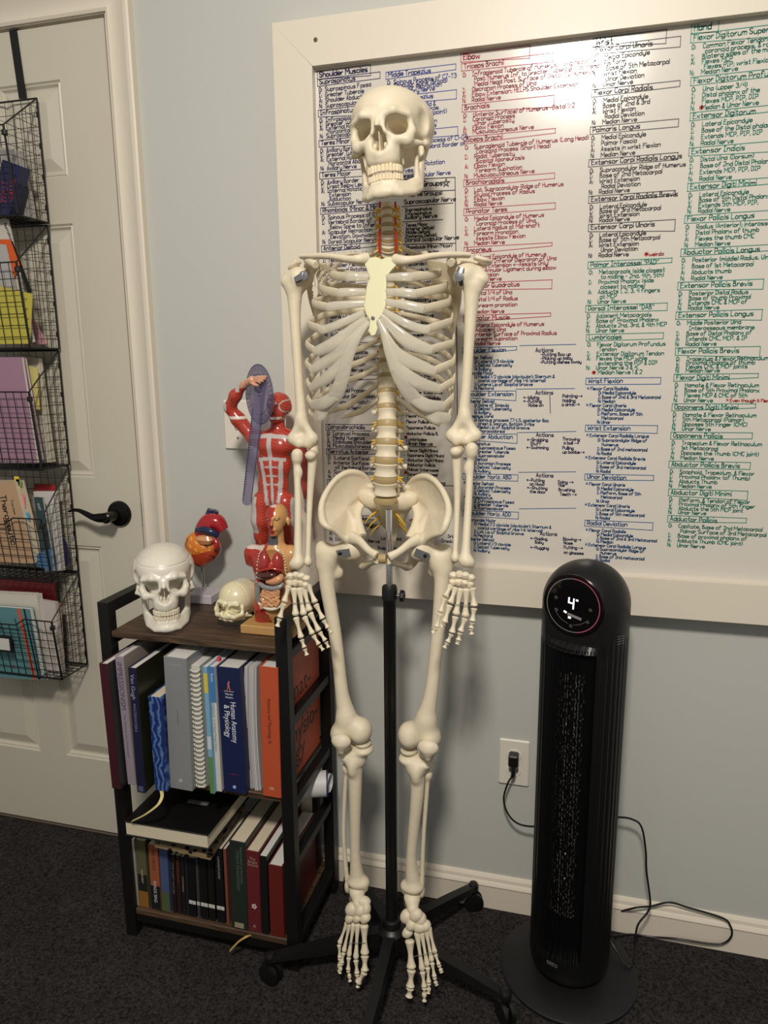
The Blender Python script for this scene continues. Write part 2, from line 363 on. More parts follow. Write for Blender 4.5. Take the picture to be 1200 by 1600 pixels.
# the door
door = thing('door_1', None, None, (DW/2, 0.0, 0.012)); tag(door, kind='structure')
d = MB()
xr1 = -.128; xr0 = xr1-.172; xl1 = xr0-.085; xl0 = xl1-.172
z_t = [(P(108, 122, 0)[2], P(120, 275, 0)[2]), (P(126, 348, 0)[2], P(157, 747, 0)[2]), (P(166, 855, 0)[2], P(84, 1177, 0)[2])]
xs = [DW+.004, xl0, xl1, xr0, xr1, -.003]; zs = [0.012, z_t[2][1], z_t[2][0], z_t[1][1], z_t[1][0], z_t[0][1], z_t[0][0], 2.044]
for a in range(5):
    for c in range(7):
        X0, X1, Z0, Z1 = xs[a], xs[a+1], zs[c], zs[c+1]
        if a in (1, 3) and c in (1, 3, 5):
            rings = [(0, 0), (.004, .005), (.007, .003), (.012, .009), (.016, .0095), (.042, .001), (.043, .001)]
            i = len(d.v)
            for ins, dep in rings: d.v += [(X0+ins, dep, Z0+ins), (X1-ins, dep, Z0+ins), (X1-ins, dep, Z1-ins), (X0+ins, dep, Z1-ins)]
            for r_ in range(len(rings)-1):
                for k in range(4): d.f.append([i+r_*4+k, i+r_*4+(k+1) % 4, i+r_*4+4+(k+1) % 4, i+r_*4+4+k])
            e = i+(len(rings)-1)*4; d.f.append([e, e+1, e+2, e+3])
        else: d.poly([(X0, 0, Z0), (X1, 0, Z0), (X1, 0, Z1), (X0, 0, Z1)])
X0, X1, Z0, Z1 = xs[0], xs[-1], zs[0], zs[-1]
for q in (((X1, 0, Z0), (X1, .035, Z0), (X1, .035, Z1), (X1, 0, Z1)), ((X0, 0, Z0), (X0, 0, Z1), (X0, .035, Z1), (X0, .035, Z0)), ((X0, 0, Z1), (X1, 0, Z1), (X1, .035, Z1), (X0, .035, Z1)), ((X0, .035, Z0), (X0, .035, Z1), (X1, .035, Z1), (X1, .035, Z0)), ((X0, 0, Z0), (X0, .035, Z0), (X1, .035, Z0), (X1, 0, Z0))): d.poly(q)
slab = d.build('door_slab', m_door, door, smooth=False)
hc = P(186, 803, -.004); hx, hz = hc[0], hc[2]
m_bronze = mat('dark_bronze', (20, 17, 16), .28, .6, spec=.6)
hb = MB(); hb.lathe((hx, 0, hz), [(.033, -.001), (.033, .004), (.030, .009), (.024, .011), (.023, .014), (.013, .017), (.012, .044), (.0135, .046), (.0135, .060), (.010, .063)], 40, axis=(0, -1, 0))
lev = MB(); lev.tube([(hx, -.052, hz), (hx-.022, -.054, hz-.001), (hx-.040, -.055, hz+.001), (hx-.058, -.056, hz+.009), (hx-.075, -.057, hz+.016), (hx-.092, -.057, hz+.016), (hx-.104, -.056, hz+.012)], [.0125, .0115, .008, .0065, (.0045, .0075), (.004, .008), (.003, .005)], 14, ref=(0, 0, 1), smooth=5)
knob = hb.build('door_handle', m_bronze, slab if False else door); lv = lev.build('lever', m_bronze, knob)
lt = MB(); lt.box(-.0028, -.0005, .003, .030, hz-.03, hz+.03); lt.build('latch_plate', m_bronze, door, smooth=False)
# ------------------------------------------------------------------ the whiteboard
wb = thing('whiteboard', 'large whiteboard covered in handwritten anatomy notes inside a wide painted wooden frame on the wall', 'whiteboard', (1.3, -.02, .78))
m_frame = mat('frame_paint', (222, 213, 195), .42, bump=.06, bscale=50)
m_board = mat('whiteboard_enamel', (214, 208, 197), .16, spec=.5, coat=.3, bump=.012, bscale=30)
FX0, FZ1 = P(425, 36, -.046)[0], P(425, 36, -.046)[2]; IX0, IZ1 = P(488, 103, -.046)[0], P(488, 103, -.046)[2]
FZ0 = P(742, 942.5, -.046)[2]; IZ0 = P(742, 887, -.046)[2]; FX1 = 2.42; IX1 = 2.33
def bd(pts):
    b = MB(); b.prism(pts, (0, .0455, 0)); return b
o_ = wb
bd([(FX0, -.046, FZ1), (FX1, -.046, FZ1), (IX1, -.046, IZ1), (IX0, -.046, IZ1)]).build('frame_board', m_frame, o_, smooth=False)
bd([(FX0, -.046, FZ1), (IX0-.0006, -.046, IZ1), (IX0-.0006, -.046, IZ0), (FX0, -.046, FZ0+.0)]).build('frame_board', m_frame, o_, smooth=False)
bd([(FX0, -.0461, FZ0), (IX0, -.0461, IZ0), (IX1, -.0461, IZ0), (FX1, -.0461, FZ0)]).build('frame_board', m_frame, o_, smooth=False)
bd([(FX1, -.046, FZ1), (FX1, -.046, FZ0), (IX1+.0006, -.046, IZ0), (IX1+.0006, -.046, IZ1)]).build('frame_board', m_frame, o_, smooth=False)
s = MB(); s.box(IX0-.003, IX1+.003, -.028, -.0006, IZ0-.003, IZ1+.003); s.build('writing_surface', m_board, o_, smooth=False)
s = MB(); a = P(493, 62, -.0465); s.lathe((a[0], -.0463, a[2]), [(.0042, 0), (.0042, .0008), (.001, .0009)], 16, axis=(0, -1, 0)); s.build('nail_hole', mat('old_brass', (96, 78, 50), .5, .3), o_)
YB = -.0286
def ink(rgb, n): return mat('marker_'+n, rgb, .45)
RV, UV = (1, 0, 0), (0, 0, 1)
def bseg(mb, a, b, w=.0013): seg(mb, np.array((a[0], YB, a[1])), np.array((b[0], YB, b[1])), w, np.array((0, -1.0, 0)))
def column(name, m, blocks, end, hcap=.0085, bcap=.0075, off=.0215, hs=.0135):
    mb = MB()
    for i, (ul, vb, ur, title, lines) in enumerate(blocks):
        p = P(ul, vb, YB); q = P(ur, vb, YB) if ur else None; x, z = p[0], p[2]
        tilt = random.uniform(-.004, .004)
        if title:
            stroke_text(mb, title, (x+.005, YB, z+.0035), RV, UV, hcap*(1.12 if title in BIG else 1), .0016 if title not in BIG else .0020)
            if ur:
                X1 = q[0]; H = hs*(1.15 if title in BIG else 1)
                for a, b in (((x, z), (X1, z+tilt*2)), ((X1, z+tilt*2), (X1, z+H)), ((X1, z+H), (x, z+H*.95)), ((x, z+H*.95), (x, z))): bseg(mb, a, b)
        nv = blocks[i+1][1] if i+1 < len(blocks) else end
        znext = P(ul, nv, YB)[2]+(hs+.001 if (i+1 < len(blocks) and blocks[i+1][2]) else (.0095 if i+1 < len(blocks) else 0))
        n = len(lines)
        if n:
            st = (z-.0115-znext-.0008)/max(n-1, 1) if n > 1 else 0; st = min(st, .0125)
            for k, l in enumerate(lines):
                zz = z-.0105-st*k
                if l.startswith('-'): stroke_text(mb, '-', (x-.002, YB, zz), RV, UV, bcap); stroke_text(mb, l[1:], (x+.007, YB, zz), RV, UV, bcap, .0014)
                elif l[0] == '~': stroke_text(mb, l[1:], (x+.003, YB, zz), RV, UV, bcap, .0014)
                elif l[0] == '_': stroke_text(mb, l[1:], (x+off+.004, YB, zz), RV, UV, bcap, .0014)
                else:
                    stroke_text(mb, l[0]+':', (x+.003, YB, zz), RV, UV, bcap, .0014)
                    stroke_text(mb, l[1:], (x+off, YB, zz), RV, UV, bcap, .0014)
    return mb.build(name, m, wb, smooth=False)
BIG = {'Shoulder Muscles', 'Elbow', 'Wrist', 'Hand', 'Nerve Groups'}
navy = ink((36, 34, 92), 'navy'); blk = ink((30, 26, 42), 'black'); blue = ink((38, 56, 150), 'blue'); red = ink((178, 44, 72), 'red'); teal = ink((30, 88, 146), 'teal'); grn = ink((12, 132, 110), 'green'); rd2 = ink((190, 40, 30), 'scarlet')
c1 = lambda v: 496+(v-131)*.0245
column('notes_shoulder', navy, [
 (496, 124, 579, 'Shoulder Muscles', []),
 (c1(135), 135, 594, 'Supraspinatus', ['OSupraspinous Fossa', 'IGreater Tubercle', 'AShoulder Abduction', 'NSuprascapular Nerve']),
 (c1(183), 183, 560, 'Infraspinatus', ['OInfraspinous Fossa', 'IGreater Tubercle', 'AExternal Rotation', '_Horizontal Abduction', 'NSuprascapular Nerve']),
 (c1(230), 230, 590, 'Teres Minor', ['OAxillary Border', 'IGreater Tubercle', 'AExternal Rotation', '_Horizontal Abduction', 'NAxillary Nerve']),
 (c1(280), 280, 600, 'Teres Major', ['OAxillary Border', 'ICrest Below Lesser Tub.', 'AInternal Rotation', '_Extension', '_Adduction', 'NSubscapular Nerve']),
 (c1(335), 335, 600, 'Rhomboids (Minor & Major)', ['OSpinous Process of C7-T5', 'IVertebral Border of', '_Below Spine to Inferior', 'AScapular Retraction', '_Elevation, Downward', 'NDorsal Scapular Nerve']),
 (c1(394), 394, 600, 'Anterior Deltoid', ['OLateral 1/3 Clavicle', 'IDeltoid Tuberosity', 'AShoulder Flexion', '_Internal Rotation', 'NAxillary Nerve']),
 (c1(446), 446, 600, 'Middle Deltoid', ['OAcromion Process', 'IDeltoid Tuberosity', 'AAbduction', 'NAxillary Nerve']),
 (c1(490), 490, 600, 'Posterior Deltoid', ['OSpine of Scapula', 'IDeltoid Tuberosity', 'AHorizontal Abduction', 'NAxillary Nerve']),
 (c1(546), 546, 600, 'Pectoralis Major', ['OMedial 1/2 Clavicle', 'ILat. Lip Bicipital Groove', 'AShoulder Flexion', 'NPectoral Nerve']),
 (c1(596), 596, 600, 'Pectoralis Minor', ['ORibs 3-5', 'ICoracoid Process', 'AScapular Depression', '_Downward Rotation', 'NPectoral Nerve']),
 (c1(668), 672, 600, 'Coracobrachialis', ['OCoracoid Process', 'IMedial Humerus', 'AStabilizes Shoulder', 'NMusculocutaneous']),
 (c1(710), 710, 600, 'Serratus Anterior', ['O(Lateral Surface)', 'IAnterior Surface', '_of Vertebral Border', 'AScapular Protraction', 'NLong Thoracic']),
 (c1(758), 758, 600, 'Latissimus Dorsi', ['OSpinous Process', 'IMedial Lip', 'AExtension', 'NThoracodorsal Nerve']),
 (c1(812), 812, 600, 'Levator Scapulae', ['OTransverse Process', 'ISuperior Angle', 'AElevation', 'NDorsal Scapular Nerve'])], 868, off=.0165, bcap=.0078)
column('notes_trapezius', blue, [
 (603, 124, 712, 'Middle Trapezius', ['OSpinous Process of C7-T3', 'IScapular Spine (Broad)', 'AScapular Retraction', 'NAccessory Nerve']),
 (606, 163, 713, 'Lower Trapezius', ['OProcess of Mid &', '_Lower Vertebrae', 'IScapular Spine (point)', 'ADepression', '_Upward Rotation', 'NAccessory Nerve']),
 (608, 219, 715, 'Levator Scapulae', ['OTransverse Process of C1-C4', 'ISuperior Vertebral Border of', '_Scapula', 'AElevation', '_Downward Rotation', 'NNerves 3 & 4', '_Dorsal Scapular Nerve'])], 281, off=.0165, bcap=.0078)
ng = [(630, 296, None, 'Nerve Groups', []), (628, 311, None, '* Nerve Groups:', [])]
column('notes_nerve_groups', blk, ng + [
 (628, 322, None, 'Suprascapular Nerve', ['-Supraspinatus', '-Infraspinatus']), (629, 346, None, 'Axillary Nerve', ['-Teres Minor', '-Anterior Deltoid', '-Middle Deltoid', '-Posterior Deltoid']),
 (630, 381, None, 'Dorsal Scapular Nerve', ['-Rhomboids (Minor/Major)', '-Levator Scapulae']), (630, 407, None, 'Pectoral Nerve', ['-Pectoralis Major', '-Pectoralis Minor']),
 (630, 436, None, 'Musculocutaneous', ['-Biceps Brachii', '-Brachialis', '-Coracobrachialis']), (630, 475, None, 'Accessory Nerve', ['-Trapezius']),
 (630, 499, None, 'Radial Nerve', ['-Triceps Brachii', '-Brachioradialis', '-Anconeus', '-Supinator', '-Extensor Carpi', '-Extensor Carpi Ulnaris', '-Extensor Indicis', '-Extensor Carpi (Common)', '-Extensor Digitorum', '-Extensor Pollicis']),
 (630, 598, None, 'Median Nerve', ['-Pronator Teres', '-Pronator Quadratus', '-Flexor Carpi Radialis', '-Palmaris Longus', '-Flexor Digitorum', '-Flexor Pollicis Longus', '-Flexor Pollicis Brevis', '-Opponens Pollicis', '-Abductor Pollicis B.', '-Lumbricales']),
 (632, 698, None, 'Ulnar Nerve', ['-Flexor Digiti Minimi', '-Opponens Digiti Minimi', '-Abductor Digiti Minimi', '-Adductor Pollicis', '-Palmar Interossei', '-Dorsal Interossei', '-Lumbricales']),
 (640, 758, None, '(Hand) Muscles', ['-Thenar', '-Medial Nerve'])], 790, hcap=.0082, bcap=.0062)
mb = MB()
def bl(u0, v0, u1, v1, w=.0016):
    a, b = P(u0, v0, YB), P(u1, v1, YB); bseg(mb, (a[0], a[2]), (b[0], b[2]), w)
for q in ((626, 281, 711, 277), (711, 277, 714, 560), (714, 560, 715, 760), (628, 301, 711, 297), (628, 323, 708, 317), (628, 347, 692, 343), (629, 382, 711, 380), (640, 698, 682, 698), (638, 759, 713, 759), (640, 822, 700, 822)): bl(*q)
for k in range(5):
    a0, a1 = math.pi/2+k*4*math.pi/5, math.pi/2+(k+1)*4*math.pi/5; c = P(697, 286, YB); bseg(mb, (c[0]+.008*math.cos(a0), c[2]+.008*math.sin(a0)), (c[0]+.008*math.cos(a1), c[2]+.008*math.sin(a1)), .0015)
for u, v in ((634, 683), (634, 739)):
    pass
mb.build('notes_rules', blk, wb, smooth=False)
column('notes_elbow', red, [
 (720, 97, 827, 'Elbow', []),
 (721, 111, 863, 'Triceps Brachii', ['OInfraglenoid Tubercle of Humerus (Long Head)', '_Post. Humerus Inf. to Greater Tubercle (Lat. Head)', '_Medial Head: Post. Surface of Distal 1/2 Humerus', 'IOlecranon Process of Ulna', 'AElbow Extension; HELPS Shoulder Extension', 'NRadial Nerve']),
 (722, 175, 865, 'Brachialis', ['O(Anterior Surface) of Humerus -Distal 1/2', 'ICoronoid Process', '_Ulnar Tuberosity', 'AElbow Flexion', 'NMusculocutaneous Nerve']),
 (724.5, 225, 867, 'Biceps Brachii', ['OSupraglenoid Tubercle of Humerus (Long Head)', '_Coracoid Process (Short Head)', 'IRadial Tuberosity', '_Bicipital Aponeurosis', 'AElbow Flexion', '_Forearm Supination', 'NMusculocutaneous Nerve']),
 (724.5, 292, 866, 'Brachioradialis', ['OLat. Supracondylar Ridge of Humerus', 'IStyloid Process of Radius', 'AElbow Flexion', 'NRadial Nerve']),
 (724.7, 337, 867, 'Pronator Teres', ['OMedial Epicondyle of Humerus', '_Coronoid Process of Ulna', 'ILateral Radius at Mid-shaft', 'AForearm Pronation', '_Assists Elbow Flexion', 'NMedian Nerve']),
 (725, 397, 862, 'Anconeus', ['OLateral Epicondyle of Humerus', 'ILateral/Inferior Olecranon of Ulna', 'AElbow Extension <-Assists Only!', '_Pull Annular Ligament during elbow', '_extension', 'NRadial Nerve']),
 (725, 453, 862, 'Pronator Quadratus', ['ODistal 1/4 of Ulna', 'IDistal 1/4 of Radius', 'AForearm pronation', 'NMedian Nerve']),
 (724, 503, 860, 'Supinator Muscle', ['OLateral Epicondyle of Humerus', '_Adjacent Ulna', 'IAnterior Surface of Proximal Radius', 'AForearm Supination', 'NRadial Nerve'])], 541)
T5 = [('Shoulder Flexion', 553, 807, ['~Anterior Deltoid', '_O: Lateral 1/3 clavicle', '_I: Deltoid Tuberosity', '_N: Axillary', '~Pectoralis Major', '_O: Medial 1/2 clavicle (clavicular); Sternum &', '_    costal cartilage of ribs 1-6 (sternal)', '_I: Lateral Lip of Bicipital Groove', '_N: Pectoral']),
 ('Shoulder Extension', 621, 806, ['~Posterior Deltoid', '_O: Spine of Scapula', '_I: Deltoid Tuberosity', '_N: Axillary', '~Latissimus Dorsi', '_O: Spinous process T7-L5, posterior iliac', '_    crest & Sacrum, Bottom 3 ribs', '_I: Medial Lip of Bicipital Groove', '_N: Thoracodorsal']),
 ('Shoulder Abduction', 687, 808, ['~Supraspinatus', '_O: Supraspinous Fossa', '_I: Greater Tubercle', '_N: Suprascapular', '~Middle Deltoid', '_O: Acromion Process', '_I: Deltoid Tuberosity', '_N: Axillary']),
 ('Shoulder Horiz. ABD', 749, 809, ['~Posterior Deltoid', '_O: Acromion Process', '_I: Deltoid Tuberosity', '_N: Axillary', '~* Infraspinatus', '_O: Infraspinous Fossa', '_I: Greater Tubercle', '_N: Suprascapular']),
 ('Shoulder Horiz. ADD', 806, 810, ['~* Pectoralis Major', '_O: Medial 1/2 clavicle (clavicular); Sternum &', '_    costal cartilage of ribs 1-6 (sternal)', '_I: Lat. Lip of Bicipital Groove', '_N: Pectoral', '~* Anterior Deltoid', '_O: Lateral 1/3 clavicle', '_I: Deltoid Tuberosity', '_N: Axillary'])]
column('notes_shoulder_motion', teal, [(723, v, ur, t, [x.replace('_', '_', 1) for x in l]) for t, v, ur, l in T5], 862, bcap=.0062)
mb = MB()
for q in ((812, 540, 900, 538), (806, 608, 898, 607), (808, 676, 900, 674), (810, 738, 900, 737), (811, 795, 900, 794)): bl(*q, .0013); mb.build('divider_line', teal, wb, smooth=False); mb = MB()
mb = MB()
def note(u, v, t, c=.0062, w=.0014): p = P(u, v, YB); stroke_text(mb, t, p, RV, UV, c, w)
for u, v, t in ((845, 556, '-Putting Box up'), (845, 562, '-Picking up baby'), (844, 568, '-Putting dishes away'), (818, 623, '<-Wiping'), (818, 629, '<-Putting'), (826, 635, 'Robe on'), (879, 621, 'Painting->'), (879, 628, 'Holding'), (878, 634, 'a drink->'),
 (824, 689, '<-Grabbing'), (829, 695, 'Stuff'), (823, 701, '<-Swimming'), (879, 688, 'Throwing'), (881, 694, 'a ball ->'), (879, 702, 'Pulling'), (879, 708, 'up boobs->'), (823, 752, '<-Putting'), (828, 758, 'on Hood'), (824, 764, '<-Shutting'), (828, 770, 'the door'),
 (872, 755, 'Doing ->'), (873, 760, 'Hair'), (873, 767, 'Brushing'), (875, 774, 'Teeth ->'), (829, 843, '<-Holding'), (836, 849, 'Baby'), (829, 857, '<-Hugging'), (880, 844, 'Blowing->'), (881, 850, 'Nose'), (881, 857, 'Putting ->'), (881, 865, 'on glasses')): note(u, v, t)
for u, v in ((837, 550), (837, 616), (838, 682), (838, 745), (844, 836)): note(u, v, 'Actions', .0078, .0015)
bl(859, 617, 860, 646, .0014)
mb.build('notes_actions', navy, wb, smooth=False)
column('notes_wrist', blk, [
 (927, 74, 1040, 'Wrist', []),
 (926, 85, 1062, 'Flexor Carpi Ulnaris', ['OMedial Epicondyle', 'IPisiform', '_Base of 5th Metacarpal', 'AWrist Flexion', '_Ulnar Deviation', 'NUlnar Nerve']),
 (924.5, 152, 1061, 'Flexor Carpi Radialis', ['OMedial Epicondyle', 'IBase of 2nd & 3rd', 'AWrist Flexion', '_Radial Deviation', 'NMedian Nerve']),
 (922, 210, 1059, 'Palmaris Longus', ['OMedial Epicondyle', 'IPalmar Fascia', 'AAssists in wrist Flexion', 'NMedian Nerve']),
 (919.7, 261, 1058, 'Extensor Carpi Radialis Longus', ['OSupracondylar Ridge of Humerus', 'IBase of 2nd Metacarpal', 'AWrist Extension', '_Radial Deviation', 'NRadial Nerve']),
 (919.7, 318, 1054, 'Extensor Carpi Radialis Brevis', ['OLateral Epicondyle', 'IBase of 3rd Metacarpal', 'AWrist Extension', 'NRadial Nerve']),
 (919.2, 362, 1054, 'Extensor Carpi Ulnaris', ['OLateral Epicondyle', 'IBase of 5th Metacarpal', 'AWrist Extension', '_Ulnar Deviation', 'NRadial Nerve'])], 404)
column('notes_interossei', grn, [
 (918.5, 420, 1049, 'Palmar Interossei "PAD"', ['OMetacarpals (side closest', '_to midline - 2nd, 4th, 5th)', 'IProximal Phalanx (side', '_closest to midline)', 'AAdducts 1, 2, 3, 4 fingers', '_at MCP', 'NUlnar Nerve']),
 (915, 488, 1042, 'Dorsal Interossei "DAB"', ['OAdjacent Metacarpals', 'IBase of Proximal Phalanx', 'AAbducts 2nd, 3rd, & 4th MCP', 'NUlnar Nerve']),
 (916, 533, 1036, 'Lumbricales', ['OFlexor Digitorum Profundus', '_Tendon', 'IExtensor Digitorum Tendon', 'AFlexes the MCP while', '_extending the PIP & DIP', 'NUlnar Nerve 3 & 4,', '_Median Nerve 1 & 2'])], 586)
column('notes_wrist_motion', teal, [
 (915.3, 601, 1032, 'Wrist Flexion', ['~* Flexor Carpi Radialis', '_O: Medial Epicondyle', '_I: Base of 2nd & 3rd Metacarpal', '_N: Median', '~* Flexor Carpi Ulnaris', '_O: Medial Epicondyle', '_I: Pisiform, Base of 5th', '_    Metacarpal', '_N: Ulnar']),
 (914.4, 674, 1027, 'Wrist Extension', ['~* Extensor Carpi Radialis Longus', '_O: Supracondylar Ridge of', '_    Humerus', '_I: Base of 2nd metacarpal', '_N: Radial', '~* Extensor Carpi Radialis Brevis', '_O: Lateral Epicondyle', '_I: Base of 3rd metacarpal', '_N: Radial']),
 (913.6, 750, 1021, 'Ulnar Deviation', ['~* Flexor Carpi Ulnaris', '_O: Medial Epicondyle', '_I: Pisiform, Base of 5th', '_    Metacarpal', '_N: Ulnar', '~* Extensor Carpi Ulnaris', '_O: Lateral Epicondyle', '_I: Base of 5th metacarpal', '_N: Radial']),
 (913.6, 822, 1020, 'Radial Deviation', ['~* Flexor Carpi Radialis', '_O: Medial Epicondyle', '_I: Base of 2nd & 3rd Metacarpal', '_N: Median', '~* Extensor Carpi Radialis Longus', '_O: Supracondylar Ridge of', '_    Humerus', '_I: Base of 2nd metacarpal', '_N: Radial'])], 877, bcap=.0060)
FR = 1240
column('notes_hand', grn, [
 (1080, 52, 1122, 'Hand', []),
 (1079, 67, FR, 'Flexor Digitorum Superficialis', ['OCommon Flexor Tendon,', '_coronoid process, & radius', 'IBilateral sides of the middle', 'AFlexes MCP', '_Flexes PIP; wrist Flexion', 'NMedian Nerve']),
 (1079, 134, FR, 'Flexor Digitorum Profundus', ['OUlna (upper 3/4)', 'IDistal phalanx of the', 'AFlexes MCP, PIP, DIP', 'NMedian & Ulnar Nerve']),
 (1078, 189, FR, 'Extensor Digitorum', ['OLateral Epicondyle', 'IBase of the Distal phalanx', 'AExtends MCP, PIP, DIP', 'NRadial Nerve']),
 (1076, 244, FR, 'Extensor Indicis', ['ODistal Ulna (Dorsum)', 'IBase of 2nd Distal Phalanx', 'AExtends MCP, PIP, DIP', 'NRadial Nerve']),
 (1074, 299, FR, 'Extensor Digiti Minimi', ['OLateral Epicondyle', 'IBase of 5th Distal Phalanx', 'AExtends 5th MCP, PIP,', 'NRadial Nerve']),
 (1069.5, 349, FR, 'Flexor Pollicis Longus', ['ORadius (Anterior); interosseous', 'IDistal Phalanx of thumb', 'AFlexes the thumb CMC', 'NMedian Nerve']),
 (1063.5, 401, FR, 'Abductor Pollicis Longus', ['OPosterior (middle) Radius, Ulna', 'IBase of 1st Metacarpal', 'AAbducts thumb', 'NRadial Nerve']),
 (1058.6, 453, 1192, 'Extensor Pollicis Brevis', ['OPosterior Distal Radius', 'IBase of thumb Proximal', 'AExtends CMC & MCP of', 'NRadial Nerve']),
 (1055.7, 499, 1190, 'Extensor Pollicis Longus', ['OMiddle Posterior Ulna', '_Interosseous membrane', 'IBase of Distal Phalanx of', 'AExtends CMC, MCP, & IP', 'NRadial Nerve']),
 (1055, 555, 1187, 'Flexor Pollicis Brevis', ['OTrapezium & Flexor Retinaculum', 'IProximal Phalanx of thumb', 'AFlexes CMC & MCP joints', 'NMedian Nerve']),
 (1052.6, 596, 1184, 'Flexor Digiti Minimi', ['OHamate & Flexor Retinaculum', 'IBase of 5th Proximal Phalanx', 'AFlexes MCP & CMC of 5th', 'NUlnar Nerve']),
 (1049.7, 642, 1180, 'Opponens Digiti Minimi', ['OHamate & Flexor Retinaculum', 'I5th Metacarpal (Palmar)', 'AOpposes 5th Finger (CMC)', 'NUlnar Nerve']),
 (1047.7, 686, 1175, 'Opponens Pollicis', ['OTrapezium & Flexor Retinaculum', 'I1st Metacarpal', 'AOpposes the Thumb (CMC joint)', 'NMedian Nerve']),
 (1044.8, 731, 1172, 'Abductor Pollicis Brevis', ['OScaphoid, Trapezium, & Flexor', 'IProximal Phalanx (of Thumb)', 'AAbducts Thumb', 'NMedian Nerve']),
 (1044, 774.5, 1168, 'Abductor Digiti Minimi', ['OPisiform, & Tendon of Flexor', 'IProximal Phalanx of 5th finger', 'AAbducts the 5th MCP joint', 'NUlnar Nerve']),
 (1043, 815.6, 1166, 'Adductor Pollicis', ['OCapitate, Base of 2nd Metacarpal', '_Palmar Surface of 3rd Metacarpal', 'IBase of proximal phalanx of', 'AAdducts Thumb (CMC joint)', 'NUlnar Nerve'])], 855, hcap=.0088, bcap=.0074, hs=.0145)
mb = MB()
for a_ in ((1014, 400, 'weirdo', .0066, .0014), (1135, 628, '* Even though it Flexes', .0058, .0013), (592, 815, '*SCM', .006), (640, 815, '*SCALENES', .006), (644, 823, '*Levator', .005)):
    note(*a_); mb.build('red_note', rd2, wb, smooth=False); mb = MB()
for u, v in ((1096, 168), (1010, 397), (928, 582), (634, 683), (634, 738)):
    p = P(u, v, YB)
    for k in range(4): a_ = k*math.pi/4; bseg(mb, (p[0]-.0035*math.cos(a_), p[2]-.0035*math.sin(a_)), (p[0]+.0035*math.cos(a_), p[2]+.0035*math.sin(a_)), .0018)
    mb.build('red_mark', rd2, wb, smooth=False); mb = MB()
mb = MB()
for u, v, t in ((575, 825, 'Nerve'), (640, 832, 'Actions'), (640, 838, 'Primary'), (700, 840, 'Drink'), (690, 847, 'Cracking'), (690, 860, 'Back'), (596, 843, 'Lateral Rot'), (590, 858, 'Scapular Nerve')): note(u, v, t, .0068); mb.build('blue_note', navy, wb, smooth=False); mb = MB()
# ------------------------------------------------------------------ switch and outlet plates
m_plate = mat('plate_plastic', (226, 220, 206), .35)
def plate(name, label, cat, cx, cz):
    t = thing(name, label, cat, (cx, 0, cz-.057))
    b = MB(); b.box(cx-.035, cx+.035, -.0065, 0, cz-.057, cz+.057, bev=.003); b.build('cover_plate', m_plate, t, smooth=False); return t
sp = P(371, 664, -.006); sx_, sz_ = sp[0], sp[2]
sw = plate('light_switch', 'ivory single toggle light switch on the wall behind the red muscle figure', 'light switch', sx_, sz_)
b = MB(); b.box(sx_-.005, sx_+.005, -.0075, -.006, sz_-.012, sz_+.012); b.build('toggle_slot', mat('slot', (150, 146, 136), .5), sw, smooth=False)
b = MB(); b.box(-.004, .004, -.014, 0, -.005, .005, M=Matrix.Translation((sx_, -.006, sz_)) @ Matrix.Rotation(-.5, 4, 'X'), bev=.001); b.build('toggle', m_plate, sw, smooth=False)
for s_ in (-1, 1):
    b = MB(); b.lathe((sx_, -.006, sz_+s_*.030), [(.0032, 0), (.0032, .0012), (.001, .0016)], 14, axis=(0, -1, 0)); b.build('screw', m_steel, sw)
op = P(803, 1192, -.006); ox, oz = op[0], op[2]
ol = plate('wall_outlet', 'ivory duplex power outlet on the wall left of the tower heater', 'outlet', ox, oz)
for s_ in (-1, 1):
    b = MB(); b.lathe((ox, -.006, oz+s_*.0195), [(.017, 0), (.017, .0015), (.0165, .002)], 28, axis=(0, -1, 0), sx=1, sy=.84, ref=(1, 0, 0)); b.build('receptacle', m_plate, ol)
b = MB(); b.box(ox-.009, ox-.007, -.0085, -.0079, oz-.024, oz-.015); b.build('slot', m_black, ol, smooth=False)
b = MB(); b.box(ox+.007, ox+.009, -.0085, -.0079, oz-.024, oz-.015); b.build('slot', m_black, ol, smooth=False)
# ------------------------------------------------------------------ tower heater
m_hb = mat('heater_plastic', (15, 15, 16), .36, spec=.4)
m_hd = mat('heater_gloss', (8, 8, 9), .06, coat=.6)
HX, HY = 1.072, -.152; HR = .083; HT = P(915, 875, HY)[2]
ht = thing('tower_heater', 'tall black ribbed tower heater with a round lit display on a disc base', 'heater', (HX, HY, 0))
b = MB(); b.lathe((HX, HY, 0), [(.140, .001), (.1445, .004), (.1445, .008), (.139, .0105), (.10, .013), (.06, .015), (.058, .026), (.02, .027)], 72); b.build('base', mat('heater_base_plastic', (17, 17, 18), .5), ht)
yaw = math.radians(-22); dn = np.array((math.sin(yaw), -math.cos(yaw), .02)); dn /= np.linalg.norm(dn); dR = np.array((math.cos(yaw), math.sin(yaw), 0)); dU = np.cross(dR, -dn); dU = dU if dU[2] > 0 else -dU
dc = P(892, 947, HY-.06); pl = .062; DRr = .0595
dcen = np.array((HX, HY, dc[2]))+dn*pl
n = 160; V = []; Fc = []; zc = HT-HR
prof = []
for k in range(10): a = math.pi/2*k/9; prof.append((HR-.022+.022*math.sin(a), .024+.03-.03*math.cos(a)))
for k in range(1, 60): prof.append((HR, .054+(zc-.054)*k/60))
for k in range(0, 24): a = math.pi/2*k/24; prof.append((HR*math.cos(a), zc+HR*math.sin(a)))
prof.append((.0005, HT))
fa = math.atan2(dn[1], dn[0])
